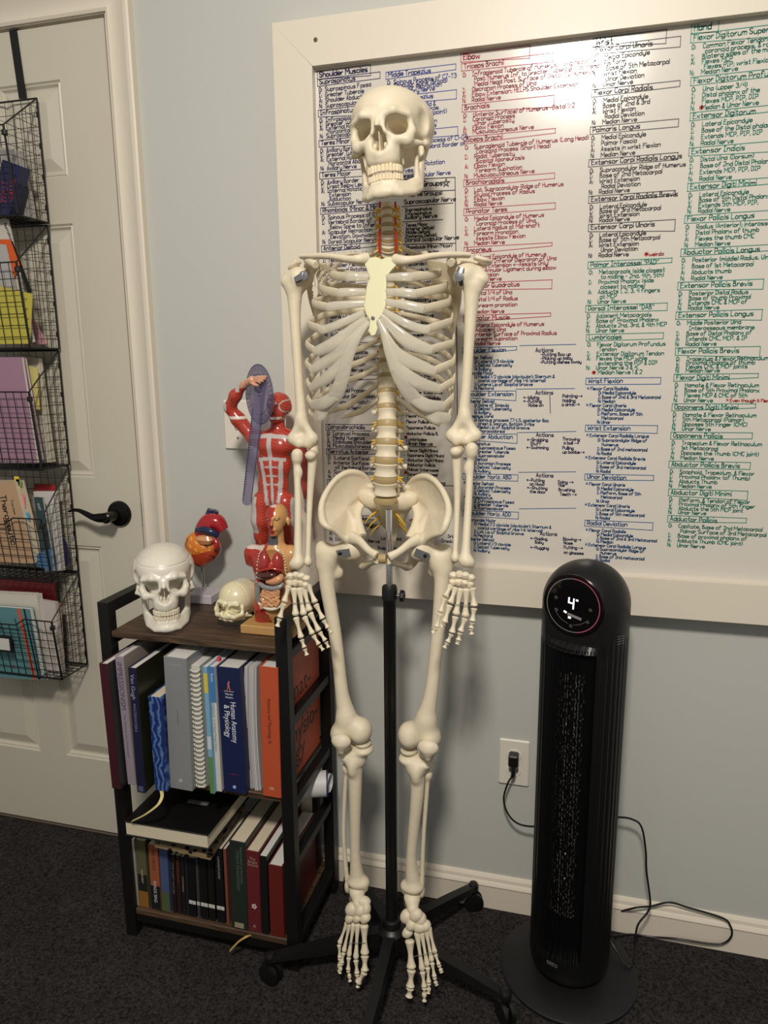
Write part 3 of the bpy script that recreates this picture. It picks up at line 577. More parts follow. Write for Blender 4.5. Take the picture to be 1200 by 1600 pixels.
for (r_, z) in prof:
    for k in range(n):
        a = 2*math.pi*k/n+fa; rr = r_
        da = abs((a-fa+math.pi) % (2*math.pi)-math.pi)
        zt = zc-.055
        rib = 1 if (z > .075 and z < zt and da > .95) or (z > .075 and z < zt-.02) else 0
        if rib: rr -= .0016 if (k % 4) in (0, 1) else 0
        if da < .66: rr -= .012*min(1, max(0, (z-.09)/.02))*min(1, max(0, (zc-.082-z)/.004)) if .09 < z < zc-.082 else 0
        p = np.array((HX+rr*math.cos(a), HY+rr*math.sin(a), z))
        dd = (p-dcen)@dn
        if dd > 0 and z > dcen[2]-.075: p = p-dn*dd
        V.append(p)
m_ = len(prof)
for i in range(m_-1):
    for k in range(n): k2 = (k+1) % n; Fc.append([i*n+k, i*n+k2, (i+1)*n+k2, (i+1)*n+k])
Fc.append(list(range(n))[::-1]); Fc.append([(m_-1)*n+k for k in range(n)]); obj('body', V, Fc, m_hb, ht, True, sharp=.45)
dh = np.array((dn[0], dn[1], 0)); dh /= np.linalg.norm(dh)
# grille: vertical fins with metallic heating strips glinting behind them
for k in range(-9, 10):
    a = fa+k*.066; b = MB(); x, y = HX+(HR-.0035)*math.cos(a), HY+(HR-.0035)*math.sin(a)
    b.tube([(x, y, .085), (x, y, zc-.072)], (.0034, .0011), 6, ref=(math.cos(a), math.sin(a), 0)); b.build('grille_fin', m_hb, ht, smooth=False)
m_el = mat('heating_element', (180, 178, 174), .36, .9)
for k in range(-4, 5):
    a = fa+k*.1; b = MB(); pts = []
    z = .19; i = 0
    while z < zc-.12:
        x, y = HX+(HR-.0105)*math.cos(a)+random.uniform(-.002, .002), HY+(HR-.0105)*math.sin(a)
        pts.append((x+(.0018 if i % 2 else -.0018)*math.cos(a+1.57), y+(.0018 if i % 2 else -.0018)*math.sin(a+1.57), z)); z += random.uniform(.003, .012); i += 1
    b.tube(pts, .0012, 4); b.build('heating_strip', m_el, ht, smooth=False)
# display
b = MB(); b.lathe(dcen+dn*-.001, [(DRr, 0), (DRr, .0035), (DRr-.002, .005), (DRr-.0045, .005), (DRr-.005, .003)], 72, axis=dn); b.build('display_rim', mat('rim_metal', (40, 34, 34), .18, .8), ht)
b = MB(); b.lathe(dcen+dn*.0005, [(DRr-.0045, 0), (DRr-.0045, .0028), (.001, .003)], 72, axis=dn); dsp = b.build('display', m_hd, ht)
m_led = mat('led_white', (235, 240, 255), .4, emit=2.6); m_dim = mat('led_dim', (120, 112, 112), .4, emit=.25)
def dpt(x, y, o=.0037): return dcen+dR*x+dU*y+dn*o
def dstroke(name, pts, w, m):
    b = MB(); q = [dpt(*p) for p in pts]
    for a_, c_ in zip(q[:-1], q[1:]): seg(b, a_, c_, w, dn)
    b.build(name, m, dsp, smooth=False)
dstroke('digit', [(-.008, .014), (-.0085, .005), (.001, .004)], .0026, m_led); dstroke('digit_stem', [(.0015, .013), (.0008, -.006)], .0026, m_led)
dstroke('degree_dot', [(.0068, .0115), (.0088, .0115)], .0032, m_led)
dstroke('indicator', [(-.016, -.014), (-.013, -.0155)], .0035, m_led); dstroke('indicator', [(-.007, -.024), (-.004, -.0245)], .0035, m_led)
dstroke('indicator_bar', [(-.008, -.018), (.016, -.023)], .005, m_dim)
for ax_, ay_ in ((-.034, .010), (-.032, -.014), (-.002, -.040), (.030, -.026), (.034, -.002)):
    dstroke('touch_key', [(ax_+.0025*math.cos(t*math.pi/4), ay_+.0025*math.sin(t*math.pi/4)) for t in range(9)], .0007, m_dim)
dstroke('key_arc', [(.037*math.cos(math.radians(a_)), .037*math.sin(math.radians(a_))) for a_ in range(197, 262, 5)], .0005, m_dim)
dstroke('key_arc', [(.037*math.cos(math.radians(a_)), .037*math.sin(math.radians(a_))) for a_ in range(275, 316, 5)], .0005, m_dim)
dstroke('temperature_ring', [(.0515*math.cos(math.radians(a_)), .0515*math.sin(math.radians(a_))) for a_ in range(-80, 91, 5)], .0016, mat('ring_pink', (150, 70, 90), .4, emit=.35))
dstroke('temperature_ring', [(.0515*math.cos(math.radians(a_)), .0515*math.sin(math.radians(a_))) for a_ in range(90, 281, 5)], .0012, mat('ring_grey', (120, 116, 116), .4, emit=.2))
lg = P(868, 1458, HY-.07); fw = fa
o_l = np.array((HX+(HR+.0006)*math.cos(fa), HY+(HR+.0006)*math.sin(fa), .073)); rv_ = np.array((-math.sin(fa), math.cos(fa), 0)); 
b = MB(); stroke_text(b, 'DREO', o_l-rv_*.013, rv_, UV, .0075, .0012, jit=0, nrm=(math.cos(fa), math.sin(fa), 0)); b.build('logo', mat('logo_grey', (120, 120, 120), .5), ht, smooth=False)
a = fa+1.15; o_l = np.array((HX+(HR+.0008)*math.cos(a), HY+(HR+.0008)*math.sin(a), zc-.045)); rv_ = np.array((-math.sin(a), math.cos(a), 0))
for k in range(4):
    b = MB(); seg(b, o_l+np.array((0, 0, -.005*k)), o_l+rv_*.018+np.array((0, 0, -.005*k)), .0012, np.array((math.cos(a), math.sin(a), 0))); b.build('side_label_line', mat('label_grey', (105, 105, 105), .5), ht, smooth=False)
# cord and plug
b = MB(); b.box(ox-.011, ox+.011, -.034, -.008, oz+.003, oz+.031, bev=.003); plug = b.build('plug', m_black, ht, smooth=False)
b = MB(); b.tube([(ox, -.026, oz+.006), (ox+.001, -.030, oz-.012), (ox-.001, -.030, oz-.022)], [.006, .005, .004], 10, smooth=3); b.build('strain_relief', m_black, plug)
def W_(u, v, y): return tuple(P(u, v, y))
def FZ(u, v, z=.004): return tuple(PZ(u, v, z))
b = MB(); b.tube([(ox-.001, -.030, oz-.02), W_(793, 1225, -.035), W_(787, 1250, -.035), W_(796, 1275, -.04), W_(815, 1289, -.045), W_(850, 1291, -.05), W_(905, 1283, -.052), W_(962, 1277, -.05), W_(990, 1281, -.055), W_(1003, 1294, -.06), W_(1009, 1330, -.06), W_(1010, 1360, -.06), W_(1016, 1408, -.055), W_(1012, 1425, -.058), W_(996, 1447, -.075), FZ(992, 1480, .035), FZ(990, 1502, .018), FZ(984, 1511, .016), FZ(975, 1505, .017), FZ(960, 1480, .03), FZ(945, 1455, .05)], .0022, 8, smooth=7); b.build('power_cord', m_black, ht)
b = MB(); b.tube([FZ(945, 1455, .05), FZ(958, 1430, .035), W_(990, 1419, -.03), W_(1017, 1416, -.022), W_(1046, 1410, -.019), W_(1075, 1418, -.018), W_(1128, 1434, -.019), W_(1141, 1446, -.020), W_(1143, 1462, -.021), W_(1130, 1474, -.021), W_(1105, 1474, -.023), W_(1060, 1467, -.023), FZ(1020, 1464, .004), FZ(985, 1460, .005), FZ(955, 1463, .018)], .0022, 8, smooth=7); b.build('power_cord', m_black, ht)
# ------------------------------------------------------------------ bookcase
m_wood = bpy.data.materials.new('dark_walnut'); m_wood.use_nodes = True; nt = m_wood.node_tree; bs = nt.nodes['Principled BSDF']; bs.inputs['Roughness'].default_value = .45
tc = nt.nodes.new('ShaderNodeTexCoord'); mp = nt.nodes.new('ShaderNodeMapping'); mp.inputs['Scale'].default_value = (6, 90, 60); nz = nt.nodes.new('ShaderNodeTexNoise'); nz.inputs['Scale'].default_value = 1.2; nz.inputs['Detail'].default_value = 8; nz.inputs['Distortion'].default_value = 1.5
rp = nt.nodes.new('ShaderNodeValToRGB'); rp.color_ramp.elements[0].position = .3; rp.color_ramp.elements[0].color = lin((44, 30, 21))+(1,); rp.color_ramp.elements[1].position = .72; rp.color_ramp.elements[1].color = lin((98, 76, 56))+(1,)
for a_, c_ in ((tc.outputs['Object'], mp.inputs[0]), (mp.outputs[0], nz.inputs['Vector']), (nz.outputs['Fac'], rp.inputs[0]), (rp.outputs[0], bs.inputs['Base Color'])): nt.links.new(a_, c_)
SX0, SX1, SYF, SYB = .080, .508, -.305, -.036; ZT, ZM, ZB = .7445, .4165, .0715; ZR = P(205, 912, SYB)[2]; PW = .026; ZR = .808
bc = thing('bookcase', 'black metal framed bookcase with three dark walnut shelves standing between door and skeleton', 'bookcase', ((SX0+SX1)/2, (SYF+SYB)/2, 0))
for x in (SX0, SX1-PW):
    for y in (SYF, SYB-PW):
        b = MB(); b.box(x, x+PW, y, y+PW, 0, ZR, bev=.001); b.build('post', m_black, bc, smooth=False)
    b = MB(); b.box(x+.0005, x+PW-.0005, SYF+PW, SYB-PW, ZR-PW, ZR, bev=.001); b.build('top_rail', m_black, bc, smooth=False)
    for z in (.575, .25, .06):
        b = MB(); b.box(x+.003, x+PW-.003, SYF+PW, SYB-PW, z-.010, z+.010, bev=.001); b.build('side_rail', m_black, bc, smooth=False)
    for z in (ZT, ZM):
        b = MB(); b.box(x+.003, x+PW-.003, SYF+PW, SYB-PW, z-.034, z-.0145, bev=.001); b.build('side_rail', m_black, bc, smooth=False)
for z in (ZT, ZM, ZB):
    b = MB(); b.box(SX0+PW+.0005 if z != ZT else SX0+PW, SX1-PW-.0005, SYF+.004, SYB-.004, z-.014, z, bev=.0015)
    b.build('shelf', m_wood, bc, smooth=False)
b = MB(); b.box(SX0+PW, SX1-PW, SYB-.02, SYB-.006, ZB-.05, ZB-.015); b.build('rear_rail', m_black, bc, smooth=False)
b = MB(); b.box(SX0+PW, SX1-PW, SYF+.006, SYF+.02, ZB-.034, ZB-.0145); b.build('front_rail', m_black, bc, smooth=False)
# ------------------------------------------------------------------ books
m_page = mat('page_edges', (214, 202, 176), .8, bump=.25, bscale=900, var=.08, vscale=400)
m_pagew = mat('white_page_edges', (214, 210, 204), .8, bump=.25, bscale=900, var=.06, vscale=400)
def book(name, label, cat, tl, tr, br, bl_, zf, dep, col, group=None, page=m_pagew, rough=.45, soft=False, yf=None, over=.003, cover=None, mtl=None, thick=.0022):
    """spine corners in the photo; the front plane passes through the spine's foot at height zf"""
    c0 = PZ((bl_[0]+br[0])/2, (bl_[1]+br[1])/2, zf); y = c0[1] if yf is None else yf
    A, B, C, D = P(*tl, y), P(*tr, y), P(*br, y), P(*bl_, y)
    wd = max(.0025, ((B[0]-A[0])+(C[0]-D[0]))/2-.0013); bx = (C[0]+D[0])/2; tx = (A[0]+B[0])/2; H = (A[2]+B[2])/2-zf
    lean = math.atan2(tx-bx, H); M = Matrix.Translation((bx, y, zf)) @ Matrix.Rotation(lean, 4, 'Y')
    t = thing(name, label, cat, (bx, y+dep/2, zf), group)
    T = min(thick, wd*.22); m = mtl or mat('cover_%d_%d_%d' % col, col, rough, var=.06, vscale=60)
    h2 = wd/2; lift = abs(math.sin(lean))*h2+.0004
    b = MB()
    if soft: T = min(.0006, wd*.2); over = 0
    b.box(-h2, h2, 0, T, lift, H, M=M, bev=min(.0012, T*.4)); 
    b.build('spine', m, t, smooth=False)
    for s_ in (-1, 1):
        b = MB(); x0, x1 = (-h2, -h2+T) if s_ < 0 else (h2-T, h2)
        b.box(x0, x1, T, dep, lift, H, M=M, bev=min(.0008, T*.3)); b.build('cover', m if not cover else (cover if s_ > 0 else m), t, smooth=False)
    b = MB(); b.box(-h2+T, h2-T, T+.0002, dep-over, lift+over, H-over, M=M); b.build('pages', page, t, smooth=False)
    t['_'] = 1; del t['_']
    t_ = dict(t=t, M=M, w=wd, H=H, y=y, D=dep); return t_
def spine_text(bk, txt, z_top, length, size, col, x=0.0, down=True, width=None, name='spine_title'):
    R3 = bk['M'].to_3x3(); rv = np.array(R3 @ Vector((0, 0, -1))); uv = np.array(R3 @ Vector((1, 0, 0))); o = np.array(bk['M'] @ Vector((x-size*.36, -.0004, z_top)))
    return printed(name, txt, o, rv, uv, size, mat('print_%d_%d_%d' % col, col, .5), bk['t'], width=length)
def flat_text(bk, txt, z, size, col, x=0.0, name='spine_mark', align='CENTER', width=None):
    R3 = bk['M'].to_3x3(); rv = np.array(R3 @ Vector((1, 0, 0))); uv = np.array(R3 @ Vector((0, 0, 1))); o = np.array(bk['M'] @ Vector((x, -.0004, z)))
    return printed(name, txt, o, rv, uv, size, mat('print_%d_%d_%d' % col, col, .5), bk['t'], align=align, width=width)
def patch(bk, x0, x1, z0, z1, col, name='spine_panel', m=None):
    b = MB(); b.box(x0, x1, -.0003, .0001, z0, z1, M=bk['M']); return b.build(name, m or mat('print_%d_%d_%d' % col, col, .5), bk['t'], smooth=False)
G1 = 'books on the middle shelf'
B = book('book', 'tall maroon art book, leftmost on the middle shelf and jutting out past the post', 'book', (154, 1036), (168, 1038), (188.5, 1234), (174.4, 1232), ZM, .265, (62, 22, 30), G1, cover=mat('charcoal_jacket', (44, 42, 44), .4, var=.3, vscale=12))
B = book('book', 'lilac grey book with IMPRESSIONISM down its spine', 'book', (179, 1025), (192, 1026), (213, 1228), (199, 1226), ZM, .235, (150, 140, 150), G1, cover=mat('jacket_beige', (150, 138, 130), .5))
spine_text(B, 'IMPRESSIONISM', B['H']-.012, .105, .017, (82, 70, 92)); spine_text(B, 'The History of a Movement', B['H']-.128, .10, .006, (96, 84, 100))
B = book('book', 'tall navy art book directly right of the lilac grey one', 'book', (199, 1043), (213, 1044), (227, 1240), (214, 1238.5), ZM, .25, (24, 26, 56), G1, cover=mat('jacket_olive', (34, 36, 22), .35, var=.5, vscale=14))
spine_text(B, 'Van Gogh', B['H']-.014, .055, .012, (160, 160, 176)); spine_text(B, 'MASTERWORKS', B['H']-.078, .062, .009, (120, 122, 150))
patch(B, -.006, .006, .004, .016, (80, 84, 110))
m_sw = bpy.data.materials.new('blue_swirl_print'); m_sw.use_nodes = True; nt = m_sw.node_tree; bs = nt.nodes['Principled BSDF']; bs.inputs['Roughness'].default_value = .4
tc = nt.nodes.new('ShaderNodeTexCoord'); wv = nt.nodes.new('ShaderNodeTexWave'); wv.inputs['Scale'].default_value = 26; wv.inputs['Distortion'].default_value = 9; wv.inputs['Detail'].default_value = 3; wv.inputs['Detail Scale'].default_value = 1.2
rp = nt.nodes.new('ShaderNodeValToRGB'); rp.color_ramp.elements[0].color = lin((24, 42, 96))+(1,); rp.color_ramp.elements[1].color = lin((92, 118, 158))+(1,); rp.color_ramp.elements[1].position = .95; e = rp.color_ramp.elements.new(.5); e.color = lin((36, 66, 140))+(1,)
for a_, c_ in ((tc.outputs['Object'], wv.inputs['Vector']), (wv.outputs['Fac'], rp.inputs[0]), (rp.outputs[0], bs.inputs['Base Color'])): nt.links.new(a_, c_)
B = book('journal', 'short blue streaked journal with cream pages standing against the grey binder', 'journal', (231, 1090), (250, 1088), (262, 1236), (242, 1236.5), ZM, .13, (40, 70, 140), G1, page=m_page, mtl=m_sw)
rb = MB(); rb.tube([W_(252, 1235, B['y']+.003), W_(253, 1245, -.36), W_(246, 1258, -.375), W_(226, 1273, -.378), W_(206, 1283, -.36)], (.0003, .004), 6, ref=(0, -.3, 1), smooth=5); rb.build('ribbon_marker', mat('cream_ribbon', (214, 196, 138), .6), B['t'])
B = book('ring_binder', 'wide light grey binder in the middle of the middle shelf', 'binder', (254, 1028.5), (292, 1026), (300, 1234.5), (267, 1234.5), ZM, .25, (134, 136, 136), G1, rough=.3)
flat_text(B, 'Marbelle', B['H']-.018, .007, (168, 170, 170)); spine_text(B, 'ALB MEDIUM', B['H']-.115, .032, .005, (112, 114, 114)); b = MB(); b.lathe(tuple(B['M'] @ Vector((0, -.0005, .022))), [(.0045, 0), (.0045, .0006), (.0036, .0007)], 20, axis=(0, -1, 0)); b.build('spine_emblem', mat('print_168_170_170', (168, 170, 170), .5), B['t'])
B = book('spiral_notebook', 'thick white spiral bound notebook on the middle shelf', 'notebook', (298, 1041), (312, 1039), (321, 1231), (309, 1231), ZM, .215, (205, 203, 192), G1, soft=True)
H = B['H']
for k in range(26):
    z = .008+k*(H-.016)/25; b = MB(); pts = [tuple(B['M'] @ Vector((-.0+.0105*math.cos(t), -.002+.006*math.sin(t), z+.001*math.sin(t)))) for t in [i*2*math.pi/14 for i in range(15)]]
    b.tube(pts, .0012, 6, caps=False); b.build('binding_coil', mat('white_coil', (224, 220, 206), .35), B['t'])
B = book('book', 'thin pale blue and green paperback right of the white spiral notebook', 'book', (316, 1043), (324, 1041), (335, 1240), (329, 1241), ZM, .215, (120, 168, 196), G1, soft=True)
patch(B, -B['w']/2, B['w']/2, .001, B['H']*.30, (92, 138, 78)); patch(B, -B['w']/2, B['w']/2, B['H']*.80, B['H']-.014, (206, 190, 84)); patch(B, -B['w']/2, B['w']/2, B['H']*.36, B['H']*.46, (196, 206, 214))
B = book('book', 'blue and white paperback directly left of the thick navy textbook', 'book', (325, 1043), (336, 1040.5), (346, 1236.5), (338, 1237), ZM, .215, (206, 204, 196), G1, soft=True)
patch(B, -B['w']/2, B['w']/2, B['H']-.078, B['H'], (66, 122, 176)); spine_text(B, 'Scott', B['H']-.014, .018, .007, (230, 230, 230)); spine_text(B, 'Documentation', B['H']-.040, .07, .010, (60, 130, 180)); spine_text(B, 'for the Physical Therapist Assistant', B['H']-.115, .072, .0055, (70, 90, 110))
b = MB(); tabp = B['M'] @ Vector((0, .03, B['H'])); b.box(tabp.x-.002, tabp.x+.004, tabp.y-.004, tabp.y+.004, tabp.z-.002, tabp.z+.008); b.build('page_flag', mat('flag_pink', (206, 66, 96), .5), B['t'], smooth=False)
B = book('book', 'thick navy textbook titled Human Anatomy & Physiology on the middle shelf', 'book', (337, 1042.6), (374, 1043), (384, 1239), (350.4, 1239), ZM, .255, (22, 32, 72), G1)
spine_text(B, 'Human Anatomy', B['H']-.074, .090, .0175, (225, 228, 236), x=.0085); spine_text(B, '& Physiology', B['H']-.082, .072, .0175, (225, 228, 236), x=-.0065)
flat_text(B, 'Marieb', B['H']-.060, .0062, (225, 228, 236), x=.0); flat_text(B, 'Hoehn', B['H']-.067, .0062, (225, 228, 236)); patch(B, -.011, .011, B['H']-.0525, B['H']-.0515, (200, 190, 180)); 
b = MB(); q = lambda x, z: tuple(B['M'] @ Vector((x, -.0008, z+B['H']-.05)))
b.tube([q(.004, -.001), q(.001, .008), q(.001, .013)], [.0008, .0012, .0014], 6); b.tube([q(-.004, -.001), q(-.001, .008), q(.0, .012)], [.0008, .001, .001], 6); b.tube([q(-.002, .013), q(.003, .018)], .0009, 6); b.tube([q(0, .012), q(.0005, .020)], [.0016, .001], 6); b.build('dancer_picture', mat('print_196_120_100', (196, 120, 100), .5), B['t'])
flat_text(B, 'Twelfth Edition', .042, .0035, (150, 50, 50)); b = MB(); b.lathe(tuple(B['M'] @ Vector((0, -.0004, .014))), [(.0038, 0), (.0038, .0006), (.001, .0007)], 20, axis=(0, -1, 0)); b.build('spine_emblem', mat('print_150_180_215', (150, 180, 215), .5), B['t'])
for lab, tl, tr, br, bl_ in (('stapled paper packet directly right of the navy anatomy textbook', (382, 1042), (390, 1042), (397, 1236), (388, 1233)), ('curling paper packet between the other packet and the orange textbook', (391, 1042), (400, 1042), (407.5, 1236), (398.5, 1236))):
    c0 = PZ((bl_[0]+br[0])/2, bl_[1], ZM)
    A_, B_, C_, D_ = P(*tl, c0[1]), P(*tr, c0[1]), P(*br, c0[1]), P(*bl_, c0[1])
    t = thing('paper_packet', lab, 'papers', ((C_[0]+D_[0])/2, c0[1]+.1, ZM), G1)
    for k in range(4):
        b = MB(); w0, w1 = A_[0]+(B_[0]-A_[0])*k/4, D_[0]+(C_[0]-D_[0])*k/4; zt = A_[2]; e = (B_[0]-A_[0])/4*.8
        pr_ = []
        for s_ in range(9):
            f_ = s_/8; pr_.append((w1+(w0-w1)*f_-.004*math.sin(math.pi*f_), ZM+.0005+(zt-ZM)*f_))
        pts = [(x, c0[1]+k*.001, z) for x, z in pr_]+[(x+e, c0[1]+k*.001, z) for x, z in pr_[::-1]]
        b.prism(pts, (0, .20, 0)); b.build('sheets', mat('paper_%d' % (k % 3), ((196, 194, 192), (206, 204, 204), (176, 174, 178))[k % 3], .8), t, smooth=False)
B = book('book', 'thick orange textbook, rightmost on the middle shelf', 'book', (403.5, 1041), (435, 1043), (438.5, 1247), (411.5, 1245), ZM, .235, (182, 80, 48), G1, over=.004)
spine_text(B, 'Anatomy and Physiology 2e', B['H']-.068, .100, .0105, (60, 36, 30)); flat_text(B, 'OS', .018, .008, (230, 220, 210))
M = B['M']; xr = B['w']/2+.0004
def side_text(txt, yy, zz, size):
    o = M @ Vector((xr, yy, zz)); printed('cover_title', txt, np.array(o), (0, 1, 0), np.array(M.to_3x3() @ Vector((0, 0, 1))), size, mat('print_52_34_30', (52, 34, 30), .5), B['t'])
side_text('Anat-', .035, .178, .064); side_text('omy', .035, .128, .064); side_text('Physio-', .035, .078, .064); side_text('logy', .035, .032, .064)
# rolled poster
rp0 = np.array(P(512, 1224, -.13)); print('POSTER', rp0); rax = np.array((.19, -.02, .0))
tb = thing('rolled_poster', 'rolled white poster sticking out of the right side of the bookcase', 'poster', tuple(rp0-np.array((.06, 0, .024))))
b = MB(); c0 = rp0-np.array((.085, .030, 0)); axv = (rp0-c0); L = np.linalg.norm(axv); axv /= L
b.lathe(c0, [(.026, 0), (.029, .001), (.029, L-.0005), (.0285, L), (.026, L), (.026, L-.05), (.026, .002)], 36, axis=axv); b.build('paper_roll', mat('poster_paper', (206, 204, 204), .5), tb)
b = MB(); b.lathe(c0, [(.0291, L-.003), (.0293, L-.001), (.0292, L+.0004), (.0275, L+.0006)], 36, axis=axv); b.build('printed_edge', mat('poster_border', (40, 42, 86), .5), tb)
for k in range(3):
    b = MB(); r_ = .022-.005*k; pts = []
    for t in range(22): a_ = t*.33+k; rr = r_-.00012*t; pts.append(rp0+np.array((-.004*k, 0, 0))+np.array((0, math.cos(a_)*rr, math.sin(a_)*rr)))
    b.tube(pts, (.006, .0006), 6, ref=axv); b.build('inner_sheet', mat('poster_inner', (188, 194, 196), .5), tb)
# ------------------------------------------------------------------ lower shelf
G2 = 'books on the bottom shelf'
BG = [
 ((198, 1311), (209, 1311), (218.5, 1421), (206, 1419), .155, (150, 146, 136), 'pale grey paperback, leftmost on the bottom shelf', m_pagew),
 ((210.5, 1312), (227, 1314), (233, 1428), (220, 1426), .15, (92, 88, 62), 'olive and amber paperback, second from the left end of the bottom shelf', m_page),
 ((231, 1318), (246, 1322), (253, 1431), (238, 1430), .15, (150, 84, 58), 'orange brown paperback with ROADS SING on its black lower spine', m_page),
 ((248, 1323), (261, 1325), (267, 1433), (254, 1431), .15, (70, 84, 120), 'slate blue and green paperback on the bottom shelf', m_page),
 ((266, 1335), (273, 1336), (276, 1426), (270, 1426), .14, (30, 24, 24), 'slim black paperback right of the slate blue and green one', m_page),
 ((273.5, 1336), (281, 1338), (284, 1428), (277, 1427), .14, (44, 26, 24), 'slim brown black paperback with a faded red title', m_page),
 ((281.5, 1338), (287, 1339), (291, 1430), (285, 1429), .14, (26, 26, 28), 'thin charcoal paperback right of the brown black one', m_page),
 ((287.5, 1338), (292.5, 1339), (295.5, 1431), (291.5, 1430), .14, (34, 32, 34), 'thinnest charcoal paperback, just left of the books with white shelf labels', m_page),
 ((293, 1340), (304, 1340), (307, 1435), (296, 1434), .14, (15, 15, 17), 'black book with a white shelf label, leftmost of the labelled ones', m_page),
 ((304.5, 1340), (309, 1340), (314, 1438), (308.5, 1437), .14, (56, 56, 60), 'thin grey streaked book with a white shelf label', m_page),
 ((310, 1341), (322, 1342), (326, 1438), (315, 1437), .14, (14, 14, 15), 'black book with a white shelf label, right of the grey streaked one', m_page),
 ((322.5, 1330), (333, 1330), (337, 1441), (327, 1440), .14, (18, 17, 17), 'black book with a tilted white shelf label on the bottom shelf', m_page),
 ((334, 1325), (347, 1326), (352, 1445), (340, 1443), .14, (17, 17, 19), 'black book with white shelf label, rightmost of the labelled ones', m_page),
 ((348, 1326), (353, 1327), (359, 1450), (354.5, 1450), .16, (120, 70, 60), 'thin pinkish brown book squeezed beside the dark green one', m_pagew),
 ((357, 1314), (384, 1315), (387.5, 1461), (363, 1459), .21, (34, 44, 38), 'dark green hardback with beige page edges on the bottom shelf', m_page),
 ((383.5, 1329), (404.5, 1330), (409, 1465), (388, 1463), .20, (98, 32, 38), 'maroon hardback with a small white flower on its spine', m_page),
 ((405.5, 1337), (417, 1338), (420.5, 1465), (409.5, 1464), .20, (18, 18, 18), 'black softcover with white pages between two dark red books', m_pagew),
 ((418.5, 1353), (441, 1351), (445, 1476), (422.5, 1473), .20, (96, 30, 24), 'worn dark red leather bible, rightmost on the bottom shelf', m_pagew)]
BB = []
for tl, tr, br, bl_, dep, col, lab, pg in BG: BB.append(book('book', lab, 'book', tl, tr, br, bl_, ZB, dep, col, G2, page=pg, soft=col[0] not in (34, 98, 96) or col[1] > 44, yf=-.292 if tl[0] < 350 else -.298))
spine_text(BB[0], 'THE PATIENT', BB[0]['H']-.012, .09, .012, (92, 88, 82))
spine_text(BB[1], 'HARVEST', BB[1]['H']-.075, .035, .007, (200, 190, 160)); patch(BB[1], -BB[1]['w']/2, BB[1]['w']/2, .001, .042, (140, 96, 40)); patch(BB[1], -BB[1]['w']/2, BB[1]['w']/2, .042, .085, (28, 30, 28))
patch(BB[2], -BB[2]['w']/2, BB[2]['w']/2, .001, .062, (22, 24, 30)); spine_text(BB[2], 'THE CIRCUS', BB[2]['H']-.01, .055, .011, (70, 36, 30)); spine_text(BB[2], 'ROADS SING', .075, .055, .011, (214, 206, 196))
patch(BB[3], -BB[3]['w']/2, BB[3]['w']/2, .001, .05, (76, 92, 56)); spine_text(BB[5], 'LEGENDARY', BB[5]['H']-.012, .06, .006, (140, 60, 46)); spine_text(BB[4], 'THE LAST HOUSE', BB[4]['H']-.02, .08, .005, (130, 120, 110)); spine_text(BB[6], 'CHOOSING', BB[6]['H']-.05, .04, .0045, (170, 164, 150))
for k in (8, 9, 10, 11, 12):
    q_ = patch(BB[k], -BB[k]['w']/2, BB[k]['w']/2, .034, .043, (206, 204, 198), 'shelf_label')
    flat_text(BB[k], ('8', '5', '3', '0', '4')[k-8], .0355, .006, (30, 30, 34), name='label_character')
spine_text(BB[12], 'LONGITUDES', BB[12]['H']-.02, .055, .006, (176, 172, 160))
spine_text(BB[14], 'STORIES OF THE ENLIGHTENMENT', BB[14]['H']-.022, .10, .009, (96, 104, 96)); spine_text(BB[14], 'PHILOSOPHY & PRACTICE', BB[14]['H']-.012, .09, .006, (110, 116, 106), x=.008); patch(BB[14], -.012, .010, .003, .016, (150, 140, 116))
for s_, zz in (('The', .108), ('Bright', .100), ('World', .092)): flat_text(BB[15], s_, BB[15]['H']-.13+zz, .009, (166, 140, 136))
for a_ in range(5):
    b = MB(); c = BB[15]['M'] @ Vector((.001+.004*math.cos(a_*1.2566), -.0006, .066+.004*math.sin(a_*1.2566))); b.lathe(c, [(.0026, 0), (.0026, .0004), (.001, .0006)], 10, axis=(0, -1, 0)); b.build('flower_petal', mat('print_200_180_176', (200, 180, 176), .5), BB[15]['t'])
flat_text(BB[15], 'A', .012, .011, (176, 150, 146))
rb = MB(); rb.tube([W_(392, 1461, -.300), W_(384, 1464, -.312), W_(372, 1472, -.315), W_(359, 1486, -.318)], (.0003, .003), 6, ref=(0, -.3, 1), smooth=4); rb.build('ribbon_marker', mat('gold_ribbon', (190, 154, 84), .6), BB[14]['t'])
# book lying on top
c_ = [P(198, 1282, -.345), P(327, 1305, -.345)]
zbot = max(q['H'] for q in BB[:8])+ZB
bt = thing('book', 'big black book lying flat on top of the bottom shelf books', 'book', (.2, -.2, zbot), G2)
fl_ = P(198, 1303, -.352); fr_ = P(325, 1325, -.352); th = P(198, 1282, -.352)[2]-fl_[2]
dx_ = fr_[0]-fl_[0]; slope = math.atan2(fr_[2]-fl_[2], dx_); M = Matrix.Translation((fl_[0], -.352, fl_[2])) @ Matrix.Rotation(-slope, 4, 'Y')
b = MB(); b.box(-.002, dx_+.004, -.003, .235, th-.003, th, M=M, bev=.001); b.build('cover', mat('matte_black_cover', (14, 14, 15), .4), bt, smooth=False)
b = MB(); b.box(-.002, dx_+.004, -.003, .235, -.003, 0, M=M, bev=.001); b.build('cover', mat('matte_black_cover', (14, 14, 15), .4), bt, smooth=False)
b = MB(); b.box(0, dx_, 0, .232, .0002, th-.0032, M=M); b.build('pages', m_page, bt, smooth=False)
b = MB(); b.box(.095, .145, .09, .102, th, th+.0008, M=M); b.build('cover_sticker', mat('silver_sticker', (150, 148, 146), .35, .4), bt, smooth=False)
